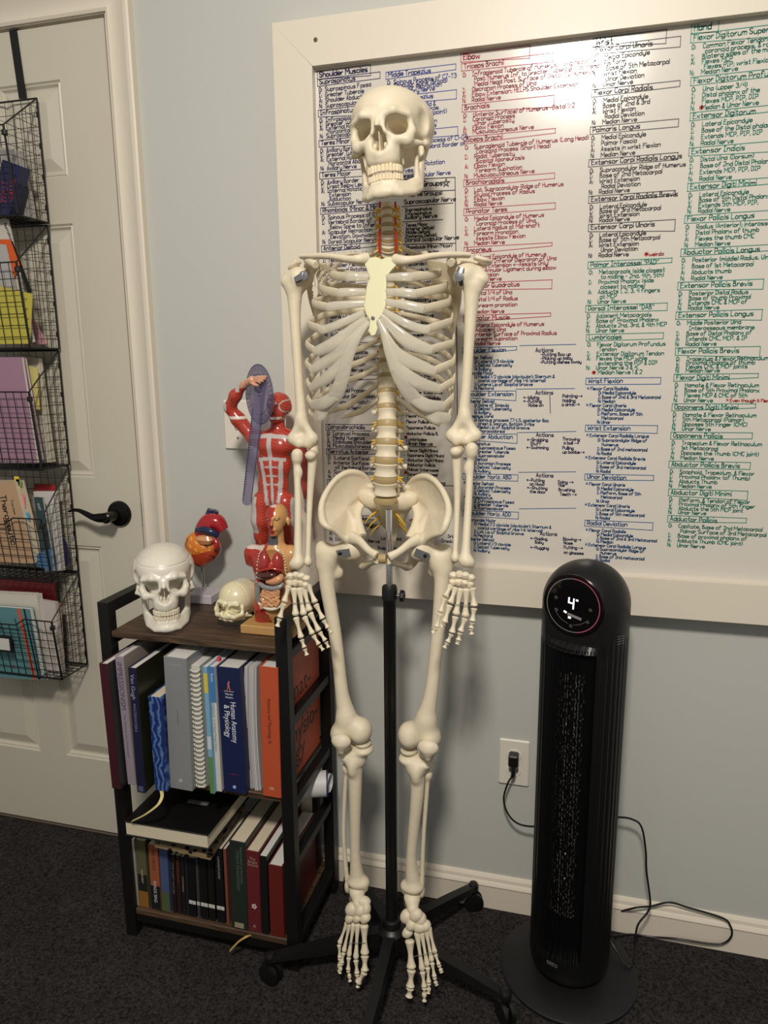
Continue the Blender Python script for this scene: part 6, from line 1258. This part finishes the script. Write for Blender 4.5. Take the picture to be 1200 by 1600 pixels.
body = sdf('body', fm, lo, hi, .0019, m_mus, mf, paint=mus_paint)
m_hand = mat('model_skin', (216, 164, 132), .3, coat=.3)
b = MB()
for i_, (du, dv) in enumerate(((417, 588.5), (415, 592), (411, 595.5), (406, 598))):
    bb_ = MB(); bb_.tube([wp(396, 592+i_*1.2, -.041), wp(404, 589.5+i_*2.0, -.050), wp(du, dv, -.056)], [.0042, .0035, .0022], 10, smooth=4); bb_.build('finger', m_hand, mf)
bb_ = MB(); bb_.tube([wp(392, 597, -.041), wp(398, 601, -.050), wp(403, 602, -.054)], [.0045, .0036, .0025], 10, smooth=4); bb_.build('thumb', m_hand, mf)
for u, dy in ((421, -.0265), (430.5, -.0285)):
    bb_ = MB(); bb_.lathe(wp(u, 631, dy), [(.0005, -.0030), (.0028, -.001), (.0032, .001), (.001, .003)], 14, axis=(0, 1, 0)); e_ = bb_.build('eye', mat('eye_white', (228, 224, 216), .2), mf)
    bb_ = MB(); bb_.lathe(wp(u-.3, 631.3, dy-.0028), [(.0011, 0), (.0013, .0006), (.0011, .0010)], 12, axis=(0, 1, 0)); bb_.build('pupil', m_black, e_)
bb_ = MB(); bb_.tube([wp(419, 651, -.024), wp(425, 654.5, -.0275), wp(433, 651.5, -.016)], [.0022, .0026, .0018], 8, smooth=4); bb_.build('teeth', mat('eye_white', (228, 224, 216), .2), mf)
b = MB(); b.box(x0m-.055, x0m+.055, MY0-.048, MY0+.050, ZS, ZS+.018, bev=.002); b.build('base', mat('black_base', (24, 22, 22), .3), mf, smooth=False)
b = MB(); b.lathe((x0m, MY0+.012, ZS+.017), [(.0045, 0), (.0045, zfoot-ZS+.03)], 16); b.build('support_rod', m_chrome, mf)
# goniometer
pv = W(405.5, 616.5, MY0-.030); hv = o3(.78, -.62, 0); hv = hv/np.linalg.norm(hv); uz = o3(0, 0, 1)
m_gon = mat('clear_purple_plastic', (160, 152, 184), .12, clear=.74, coat=.5); m_gink = mat('ruler_ink', (48, 42, 62), .5)
gn = thing('goniometer', 'clear purple plastic goniometer with a round head and long arm hooked over the raised hand', 'goniometer', tuple(pv-o3(0, 0, .2)))
nv_ = np.cross(hv, uz)
def gpt(a, b_, o=0): return pv+hv*a+uz*b_+nv_*o
rg = .062
b = MB(); b.prism([gpt(rg*math.cos(t*math.pi/20), rg*math.sin(t*math.pi/20)) for t in range(40)], nv_*.0015); b.build('protractor_disc', m_gon, gn, smooth=False)
e_ = W(386, 783, MY0-.024); dr = e_-pv; L = np.linalg.norm(dr); dr /= L; wv_ = np.cross(dr, nv_); nn = nv_
wv_ = hv-dr*np.dot(hv, dr); wv_ /= np.linalg.norm(wv_); nn = np.cross(wv_, dr)
wv_ = o3(.80, .30, 0); wv_ = wv_-dr*np.dot(wv_, dr); wv_ /= np.linalg.norm(wv_); nn = np.cross(wv_, dr); nn = nn*(1 if nn[1] < 0 else -1)
def arm_(d0, d1, w0, w1, o, nm):
    pts = [pv+dr*d0-wv_*w0+nn*o, pv+dr*d1-wv_*w1+nn*o]+[pv+dr*(d1+w1*.9*math.sin(t))+wv_*(-w1*math.cos(t))+nn*o for t in [i*math.pi/8 for i in range(1, 8)]]+[pv+dr*d1+wv_*w1+nn*o, pv+dr*d0+wv_*w0+nn*o]
    b = MB(); b.prism(pts, nn*.0015); return b.build(nm, m_gon, gn, smooth=False)
arm_(-.035, L, .0120, .0100, .0025, 'long_arm')
def arm2_(): pass
for k in range(36):
    t = k*math.pi/18; r0 = rg*(.80 if k % 3 else .72); b = MB(); seg(b, gpt(r0*math.cos(t), r0*math.sin(t), .0018), gpt(rg*.90*math.cos(t), rg*.90*math.sin(t), .0018), .0013, nv_); b.build('tick_mark', m_gink, gn, smooth=False)
for rr_ in (.96, .66):
    b = MB(); pts = [gpt(rg*rr_*math.cos(t*math.pi/24), rg*rr_*math.sin(t*math.pi/24), .0018) for t in range(49)]
    for a_, c_ in zip(pts[:-1], pts[1:]): seg(b, a_, c_, .0012, nv_)
    b.build('scale_ring', m_gink, gn, smooth=False)
for k in range(30):
    d0 = .05+k*(L-.06)/30; b = MB(); seg(b, pv+dr*d0-wv_*.009+nn*.0044, pv+dr*d0-wv_*(.004 if k % 5 == 0 else .006)+nn*.0044, .0012, nn); b.build('tick_mark', m_gink, gn, smooth=False)
for sg_ in (-1, 1):
    b = MB(); seg(b, pv+dr*.03+wv_*sg_*.0098+nn*.0044, pv+dr*(L-.002)+wv_*sg_*.0085+nn*.0044, .0013, nn); b.build('edge_line', m_gink, gn, smooth=False)
b = MB(); b.lathe(tuple(pv), [(.0035, -.002), (.0035, .005), (.001, .006)], 16, axis=tuple(nv_)); b.build('rivet', m_steel, gn)
# torso model
TY = PZ(408, 975, ZS)[1]+.012; tp = lambda u, v, dy=0: W(u, v, TY+dy)
KX = depth(tp(430, 900))/F
bl0 = PZ(375, 990, ZS)
tm = thing('torso_model', 'dissected torso model with open chest and half red face on light wood base', 'anatomy model', (tp(425, 960)[0], TY, ZS))
m_lw = mat('light_wood', (186, 146, 92), .4, var=.10, vscale=60)
b = MB(); b.box(bl0[0], bl0[0]+.120, bl0[1]+.001, bl0[1]+.074, ZS, ZS+.019, bev=.002); b.build('base', m_lw, tm, smooth=False)
TYC = bl0[1]+.042; tp = lambda u, v, dy=0: W(u, v, TYC+dy); x0t = tp(425, 900)[0]; xh = tp(431, 812)[0]
fr_y = -.030
def tz(v, dy=0): return tp(428, v, dy)[2]
def tor_paint(V):
    skin = np.array(lin((206, 156, 100))); red = np.array(lin((168, 48, 38))); x = V[:, 0]; y = V[:, 1]-TYC; z = V[:, 2]
    c = np.tile(skin, (len(V), 1)); hd_ = z > tz(832)
    xn_ = tp(422.8, 820, -.031)[0]; left = np.where(hd_, x < xn_+.002, x < x0t-.002); c[left] = red
    c[left & (np.abs(z-tz(787)) < .006) & hd_ & (y < 0)] = lin((214, 190, 178)); c[(z < tz(834)) & (z > tz(850)) & (y < 0) & (np.abs(x-x0t-.004) < .016)] = lin((84, 80, 88))
    c[left & (z < tz(852)) & (z > tz(858)) & (x < x0t-.010)] = lin((214, 196, 186))
    c[left & (z > tz(818)) & (z < tz(826)) & hd_ & (y < -.012) & (np.abs(x-xh+.012) < .006)] = lin((220, 200, 180)); 
    leg = (z < tz(952)); c[leg & (x < x0t+.004)] = red
    return c
m_tor = mat('torso_paint', (206, 156, 100), .25, coat=.35, attr='paint')
B_ = [ell(tp(426, 884, .0), (31*KX, .034, 34*KX)), ell(tp(426, 920, .0), (29*KX, .033, 36*KX)), ell(tp(426, 946, .0), (30*KX, .034, 22*KX)), cap(tp(400, 866, .006), tp(451, 866, .006), .019, .019), cap(tp(394, 864, .004), tp(393, 876, .004), .0165, .013), cap(tp(457, 866, .004), tp(460, 880, .004), .0165, .014),
      cap(tp(432, 856, .006), tp(432, 832, .006), .0170, .0150)]
B_ += [cap(tp(414, 950), tp(412, 972, 0), .021, .0185), cap(tp(438, 950), tp(440, 972, 0), .021, .0185)]
Hh = [ell(tp(433, 806, .008), (.0220, .0285, .0265)), ell(tp(430, 818, -.006), (.0165, .018, .022)), cap(tp(427, 833, -.012), tp(433, 830, .002), .0085, .011), cap(tp(424.5, 810, -.024), tp(422.8, 820, -.031), .0030, .0042), ell(tp(451, 815, .008), (.0035, .006, .009)), ell(tp(426, 828, -.021), (.0065, .004, .0026)), cap(tp(417, 808, -.0205), tp(421, 809, -.023), .0026, .0026), cap(tp(429, 809, -.023), tp(435, 809, -.018), .0026, .0026)]
ftor = UN(.004, UN(.010, *B_), UN(.005, *Hh))
cav = UN(.008, ell(tp(424, 880, -.030), (20*KX, .020, 25*KX)), ell(tp(423, 925, -.030), (21*KX, .020, 27*KX)))
ftor = SUB(.003, ftor, cav)
lo = np.array([tp(376, 900)[0], TYC-.055, ZS+.0185]); hi = np.array([tp(472, 900)[0], TYC+.05, tp(433, 775)[2]])
tb_ = sdf('body', ftor, lo, hi, .0016, m_tor, tm, paint=tor_paint)
m_lung = mat('lung_red', (158, 48, 44), .22, coat=.5); m_liv = mat('liver_brown', (74, 34, 28), .2, coat=.6); m_sto = mat('stomach_tan', (210, 150, 108), .25, coat=.5); m_col = mat('colon_grey', (136, 136, 138), .3, coat=.4); m_int = mat('intestine_peach', (212, 156, 112), .25, coat=.5); m_rim = mat('bone_rim', (222, 212, 190), .35)
for s, (u, v) in ((-1, (414, 876)), (1, (434, 877))):
    b = MB(); b.lathe(tuple(tp(u, v+9, -.022)), [(.0015, -.014), (.0105, -.011), (.0145, -.003), (.0138, .012), (.009, .024), (.002, .031)], 24, sx=.92, sy=.95); b.build('lung', m_lung, tm)
b = MB(); b.lathe(tuple(tp(424, 884, -.033)), [(.001, -.009), (.006, -.005), (.007, .003), (.004, .009), (.001, .011)], 18, axis=(.2, 0, 1)); b.build('heart', mat('small_heart', (176, 60, 50), .2, coat=.5), tm)
b = MB(); b.tube([tp(404, 893, -.030), tp(415, 890, -.040), tp(424, 888.5, -.043), tp(434, 890, -.040), tp(444, 893, -.028)], .0022, 8, smooth=5); b.build('diaphragm', mat('diaphragm_red', (170, 60, 52), .25), tm)
b = MB(); b.tube([tp(405, 899, -.028), tp(414, 900, -.034), tp(425, 899, -.036), tp(432, 897, -.032)], [(.007, .007), (.0095, .010), (.008, .009), (.004, .005)], 16, smooth=4); b.build('liver', m_liv, tm)
b = MB(); b.tube([tp(440, 899, -.030), tp(436, 905, -.038), tp(427, 909, -.040), tp(417, 909, -.036)], [(.005, .005), (.0085, .008), (.0075, .007), (.004, .004)], 16, smooth=5); b.build('stomach', m_sto, tm)
b = MB(); b.tube([tp(405, 940, -.030), tp(403, 926, -.032), tp(405, 913, -.034), tp(414, 917.5, -.040), tp(426, 919.5, -.042), tp(437, 917, -.038), tp(442, 911, -.032)], [.0046, .0054, .0050, .0054, .0050, .0054, .0045], 12, smooth=6); b.build('colon', m_col, tm)
b = MB(); pts = []
for k in range(90):
    f_ = k/89; row = int(f_*6); t = f_*6-row; u = 409+(26*t if row % 2 == 0 else 26*(1-t)); u += 1.2*math.sin(k*1.9); v = 923+row*4.4+1.6*math.sin(k*1.35); pts.append(tp(u, v, -.040+.0012*math.sin(k*.9)))
b.tube(pts, .0037, 9, smooth=3); b.build('small_intestine', m_int, tm)
b = MB(); b.tube([tp(401, 930, -.022), tp(406, 944, -.034), tp(418, 951, -.040), tp(430, 951, -.040), tp(443, 944, -.032)], [.0022, .0030, .0034, .0034, .0028], 10, smooth=6); b.build('cavity_rim', m_rim, tm)
for s, pts in ((-1, [(411, 856), (405, 866), (402, 880), (401, 900), (400, 925)]), (1, [(436, 856), (442, 866), (446, 880), (447, 895), (447, 915)])):
    for k in range(14):
        f_ = k/13*(len(pts)-1); i_ = min(int(f_), len(pts)-2); t = f_-i_; u = pts[i_][0]*(1-t)+pts[i_+1][0]*t; v = pts[i_][1]*(1-t)+pts[i_+1][1]*t
        b = MB(); b.lathe(tuple(tp(u, v, -.026-.003*math.sin(k/13*3.1))), [(.0004, -.0018), (.0015, -.0008), (.0015, .0008), (.0004, .0018)], 8); b.build('rib_end', m_rim, tm)
for du, dy in ((419.5, -.0215), (432, -.0215)):
    b = MB(); b.lathe(tuple(tp(du, 811.5, dy)), [(.0003, -.0022), (.0020, -.001), (.0021, .001), (.0005, .0022)], 12, axis=(0, 1, 0), sx=1.3, sy=.7); e_ = b.build('eye', mat('eye_grey', (176, 168, 156), .2), tm)
# ------------------------------------------------------------------ wire organizer on the door
og = thing('hanging_wire_organizer', 'black wire five-tier basket organizer hanging over the top of the door', 'organizer', (-.36, -.06, .5))
XL, XR = -.52, -.186; YBk = -.010
for xs_, nm in (((P(15, 48, 0)[0], P(27, 48, 0)[0]), 'hook'),):
    x0_, x1_ = xs_; x2_, x3_ = P(25.5, 150, -.012)[0], P(37, 150, -.012)[0]; zt2 = 2.0445; zb2 = P(31, 152, -.012)[2]
    b = MB(); b.prism([(x0_, -.0022, zt2), (x1_, -.0022, zt2), (x3_, -.0045, zb2), (x2_, -.0045, zb2)], (0, .002, 0)); b.box(x0_, x1_, -.0025, .037, zt2, zt2+.0015); b.build('over_door_hook', m_black, og, smooth=False)
b = MB(); b.prism([(-.50, -.0022, 2.0445), (-.483, -.0022, 2.0445), (-.483, -.0045, zb2), (-.50, -.0045, zb2)], (0, .002, 0)); b.box(-.50, -.483, -.0025, .037, 2.0445, 2.046); b.build('over_door_hook', m_black, og, smooth=False)
TZ = [1.627, 1.337, 1.052, .773, .517]; FT = [1.808, 1.525, 1.237, .935, .676]; TOPB = [1.896, 1.622, 1.333, 1.048, .770]
def w_(b, pts, r=.0011): b.tube(pts, r, 5)
for k in range(5):
    zb, zf, zt = TZ[k], FT[k], TOPB[k]; yb0, yf0, yf1 = YBk, -.108, -.124; b = MB()
    XRk = XR-.003*min(k, 3)+(.012 if k == 0 else 0)*0
    # frames
    for x in (XL, XRk):
        w_(b, [(x, yb0, zb), (x, yb0, zt)], .0022); w_(b, [(x, yf0, zb+.002), (x, yf1, zf)], .0027); w_(b, [(x, yb0, zb), (x, yf0, zb)], .0020); w_(b, [(x, yb0, zt), (x, yf1, zf)], .0018)
    w_(b, [(XL, yf1, zf), (XRk, yf1, zf)], .0018) if k < 3 else w_(b, [(XL, yf1, zf), (XL+.08, yf1, zf), (XL+.11, yf1, zf-.018), (XRk-.11, yf1, zf-.018), (XRk-.08, yf1, zf), (XRk, yf1, zf)], .0018)
    w_(b, [(XL, yf0, zb), (XRk, yf0, zb)], .0024); w_(b, [(XL, yb0, zb), (XRk, yb0, zb)], .0024); w_(b, [(XL, yb0, zt), (XRk, yb0, zt)], .0022)
    # front grid
    n_ = 15
    for i in range(1, n_): x = XL+(XRk-XL)*i/n_; w_(b, [(x, yf0, zb), (x, yf1, zf-(.018 if k >= 3 and XL+.11 < x < XRk-.11 else 0))], .0010)
    for i in range(1, 7): t = i/7; w_(b, [(XL, yf0+(yf1-yf0)*t, zb+(zf-.01-zb)*t), (XRk, yf0+(yf1-yf0)*t, zb+(zf-.01-zb)*t)], .0010)
    # sides
    for x in (XL, XRk):
        for i in range(1, 13):
            z = zb+(zt-zb)*i/13; ye = yf0+(yf1-yf0)*(z-zb)/(zf-zb) if z < zf else yf1+(yb0-yf1)*(z-zf)/(zt-zf); w_(b, [(x, yb0, z), (x, ye, z)], .0007)
        for i in range(1, 5):
            y = yb0+(yf0-yb0)*i/5; zz = zt+(zf-zt)*(y-yb0)/(yf1-yb0); w_(b, [(x, y, zb), (x, y+(yf1-yf0)*.3*i/5, zz)], .0007)
        for i in range(0, 4):
            z = zb+(zt-zb)*(i+.4)/4; b.tube([(x-.001, yb0-.001, z), (x-.001, yb0-.001, z+.012)], .0032, 6)
    # back and bottom
    for i in range(1, n_): x = XL+(XRk-XL)*i/n_; w_(b, [(x, yb0, zb), (x, yb0, zt)], .0007); w_(b, [(x, yb0, zb), (x, yf0, zb)], .0010)
    for i in range(1, 9): z = zb+(zt-zb)*i/9; w_(b, [(XL, yb0, z), (XRk, yb0, z)], .0007)
    for i in range(1, 6): y = yb0+(yf0-yb0)*i/6; w_(b, [(XL, y, zb), (XRk, y, zb)], .0010)
    bk5 = b.build('basket', m_black, og)
    c = MB(); c.box(XRk-.004, XRk+.006, yf1-.006, yf1+.006, zf-.022, zf-.010, bev=.002); c.build('clip', m_black, bk5, smooth=False)
    c = MB(); c.box(XL+.002, XRk-.002, yf0+.003, yb0-.003, zb+.001, zb+.0025); 
    if k < 3: c.build('tray', m_black, bk5, smooth=False)
b = MB(); lh = P(8, 1005, -.128)
b.box(lh[0]-.05, lh[0]+.020, -.129, -.125, lh[2]-.024, lh[2]+.020); hld = b.build('label_holder', m_black, og, smooth=False)
b = MB(); b.box(lh[0]-.046, lh[0]+.014, -.1296, -.129, lh[2]-.018, lh[2]+.013); b.build('label_card', mat('label_card', (206, 204, 198), .5), hld, smooth=False)
# contents of the baskets
def sheet(name, label, cat, quad, y, dep, col, pages=None, group='contents of the wire organizer', lean=0.0, m=None, rough=.5, pad=None):
    pts = [W(u, v, y+(lean if i in (2, 3) else 0)) for i, (u, v) in enumerate(quad)]
    t = thing(name, label, cat, tuple(np.array((sum(p[0] for p in pts)/4, y+dep/2, min(p[2] for p in pts)))), group)
    mm_ = m or mat('sheet_%d_%d_%d' % col, col, rough, var=.04, vscale=30)
    if pages is None:
        b = MB(); b.prism(pts, (0, dep, 0)); b.build('body', mm_, t, smooth=False)
    else:
        b = MB(); b.prism(pts, (0, .0012, 0)); b.build('front_cover', mm_, t, smooth=False)
        ip = [p+(sum(pts)/4-p)*.012+o3(0, .0013, 0) for p in pts]; b = MB(); b.prism(ip, (0, dep-.0026, 0)); b.build('pages', pages, t, smooth=False)
        b = MB(); b.prism([p+o3(0, dep-.0012, 0) for p in pts], (0, .0012, 0)); b.build('back_cover', mm_, t, smooth=False)
    return t, pts
def wtext(t, txt, u, v, y, cap_, col, rot=0.0, w=.0016):
    a = math.radians(rot); o = W(u, v, y); rv_ = o3(math.cos(a), 0, math.sin(a)); uv_ = o3(-math.sin(a), 0, math.cos(a)); b = MB(); stroke_text(b, txt, o, rv_, uv_, cap_, w, jit=.1); return b.build('lettering', mat('print_%d_%d_%d' % col, col, .5), t, smooth=False)
t, q = sheet('pouch', 'navy pouch with red lettering tilted in the top wire basket', 'pouch', ((4, 249), (33, 260), (14, 337), (-16, 337)), -.100, .03, (32, 34, 74)); wtext(t, 'YRUT', 10, 318, -.1012, .016, (166, 52, 66), 75); wtext(t, 'SALUD', 20, 312, -.1012, .012, (166, 52, 66), 72)
t, q = sheet('paper_stack', 'grey white papers behind the navy pouch in the top wire basket', 'papers', ((-30, 225), (33, 236), (54, 344), (-20, 344)), -.050, .010, (164, 158, 152))
t, q = sheet('magazine', 'black and white magazine leaning in the second basket, tallest item there', 'magazine', ((-14, 340), (10, 341), (52, 535), (16, 538)), -.085, .008, (196, 190, 178), pages=m_pagew); 
b = MB(); b.prism([W(16, 376, -.0862), W(20, 377, -.0862), W(50, 455, -.0862), W(44, 460, -.0862)], (0, -.0006, 0)); b.build('black_panel', m_black, t, smooth=False); wtext(t, 'Narrative', 6, 350, -.0862, .007, (60, 60, 60), -70, .001)
t, q = sheet('folder', 'orange folder tucked in the second basket behind the yellow one', 'folder', ((-25, 374), (15, 374), (30, 414), (-20, 536)), -.092, .003, (204, 88, 34))
t, q = sheet('notebook', 'grey notebook in the second basket between the orange and yellow folders', 'notebook', ((-30, 380), (8, 382), (42, 530), (-20, 535)), -.097, .004, (172, 168, 166), pages=m_pagew)
t, q = sheet('folder', 'yellow folder with a torn top edge at the front of the second basket', 'folder', ((-30, 440), (50, 459), (46, 537), (-25, 538)), -.104, .003, (190, 180, 74))
t, q = sheet('envelope', 'pink envelope at the back of the second basket', 'envelope', ((44, 495), (52, 498), (74, 538), (52, 538)), -.040, .003, (206, 150, 160))
m_lil = mat('lilac_plastic_cover', (160, 122, 142), .25, coat=.5)
t, q = sheet('notebook', 'lilac plastic covered spiral notebook at the front of the third basket', 'notebook', ((-30, 558), (33, 558), (58, 724), (-25, 724)), -.100, .010, (160, 122, 142), pages=m_pagew, m=m_lil)
t2, q = sheet('notebook', 'second lilac notebook standing behind the front one in the third basket', 'notebook', ((-30, 565), (38, 558), (66, 720), (-25, 722)), -.084, .008, (150, 112, 138), pages=m_pagew, m=mat('lilac_cover_dark', (146, 108, 132), .3, coat=.4))
for k in range(13):
    b = MB(); u = -4+k*4.2; c_ = W(u, 720, -.101); b.tube([c_+o3(.0045*math.cos(a_), -.001, .0055*math.sin(a_)) for a_ in [i*.6 for i in range(11)]], .0006, 5); b.build('spiral_ring', m_steel, t)
t, q = sheet('envelope', 'pale yellow envelope behind the lilac notebooks in the third basket', 'envelope', ((30, 566), (58, 576), (62, 640), (34, 640)), -.070, .003, (206, 196, 122))
t, q = sheet('paper_stack', 'cream papers at the back of the third basket beside the yellow envelope', 'papers', ((28, 554), (60, 560), (82, 722), (40, 724)), -.050, .012, (206, 200, 180))
t, q = sheet('textbook', 'thick beige textbook with sticky tabs in the fourth basket', 'book', ((-26, 753), (22, 753), (54, 880), (-20, 881)), -.108, .034, (186, 152, 118), pages=m_page); wtext(t, 'Therapeutic', 0, 775, -.1086, .017, (40, 34, 30), -82, .0026); wtext(t, 'Exercises', 17, 782, -.1086, .006, (90, 80, 70), -82, .001)
b = MB(); b.prism([P(22, 753, -.1076), P(30, 750, -.075), P(62, 876, -.075), P(54, 880, -.1076)], (.0008, 0, 0)); b.build('page_block', m_page, t, smooth=False)
for nm, c_, v0, v1 in (('yellow', (226, 196, 60), 742, 782), ('pink', (226, 140, 140), 771, 795), ('blue', (86, 160, 190), 800, 814), ('green', (120, 170, 90), 748, 760)):
    b = MB(); u = 22+(v0-753)*.25; p_ = W(u+8, (v0+v1)/2, -.095); b.box(p_[0]-.006, p_[0]+.008, p_[1]-.0006, p_[1]+.0006, p_[2]-(v1-v0)*.0007, p_[2]+(v1-v0)*.0007); b.build('sticky_tab', mat('tab_'+nm, c_, .5), t, smooth=False)
t, q = sheet('book', 'dark teal paperback right of the beige textbook in the fourth basket', 'book', ((53, 777), (66, 778), (84, 884), (66, 888)), -.088, .006, (44, 66, 68), pages=m_pagew); wtext(t, 'GRAY', 58, 787, -.0886, .006, (206, 206, 206), -75, .001)
t, q = sheet('notebook', 'blue patterned notebook low in the fourth basket', 'notebook', ((58, 866), (80, 856), (84, 892), (54, 884)), -.096, .005, (70, 112, 150), pages=m_pagew)
t, q = sheet('paper_stack', 'white papers sticking up at the back of the fourth basket', 'papers', ((52, 768), (86, 768), (98, 892), (70, 893)), -.055, .010, (206, 204, 200))
t, q = sheet('folder', 'red folder corner at the back of the fourth basket', 'folder', ((54, 756), (85, 757), (90, 800), (56, 800)), -.036, .003, (156, 40, 40))
t, q = sheet('folder', 'dark blue folder at the back right of the fourth basket', 'folder', ((96, 836), (104, 850), (108, 880), (96, 890)), -.040, .003, (44, 46, 84))
t, q = sheet('folder', 'dark red folder standing tallest in the bottom basket', 'folder', ((-30, 902), (84, 906), (98, 1056), (-20, 1058)), -.040, .004, (104, 22, 26))
t, q = sheet('spiral_notebook', 'white spiral notebook behind the teal planner in the bottom basket', 'notebook', ((-30, 926), (58, 930), (74, 1062), (-20, 1062)), -.080, .018, (206, 202, 188), pages=m_pagew)
for k in range(18):
    b = MB(); u = -6+k*3.8; c_ = W(u, 926+.05*u, -.075); b.tube([c_+o3(.0008*k % .001, .0045*math.cos(a_), .0055*math.sin(a_)) for a_ in [i*.6 for i in range(11)]], .0006, 5); b.build('spiral_ring', mat('white_coil', (224, 220, 206), .35), t)
t, q = sheet('planner', 'teal planner with orange stripe and black elastic at the front of the bottom basket', 'planner', ((-30, 946), (46, 952), (66, 1063), (-25, 1056)), -.104, .014, (86, 134, 138), pages=m_pagew)
for (ua, ub), c_, nm in (((26, 52), (206, 88, 52), 'orange_stripe'), ((36, 60), (22, 22, 22), 'black_elastic')):
    b = MB(); b.prism([W(ua, 951, -.1046), W(ua+(5 if c_[0] > 100 else 2.5), 951.5, -.1046), W(ub+(5 if c_[0] > 100 else 2.5), 1062, -.1046), W(ub, 1062, -.1046)], (0, .0005, 0)); b.build(nm, mat('band_%d' % c_[0], c_, .5), t, smooth=False)
wtext(t, 'ORDERS', 4, 985, -.1046, .008, (40, 60, 64), 98, .001); wtext(t, '8', 20, 1044, -.1046, .010, (176, 70, 80), 0, .0012)
t, q = sheet('paper_stack', 'white and kraft papers right of the planner in the bottom basket', 'papers', ((62, 938), (86, 942), (98, 1056), (76, 1058)), -.070, .012, (196, 188, 180))
t, q = sheet('notebook', 'narrow kraft and pink notebook at the right end of the bottom basket', 'notebook', ((85, 941), (94, 943), (100, 1030), (92, 1020)), -.055, .004, (150, 112, 84), pages=m_pagew)
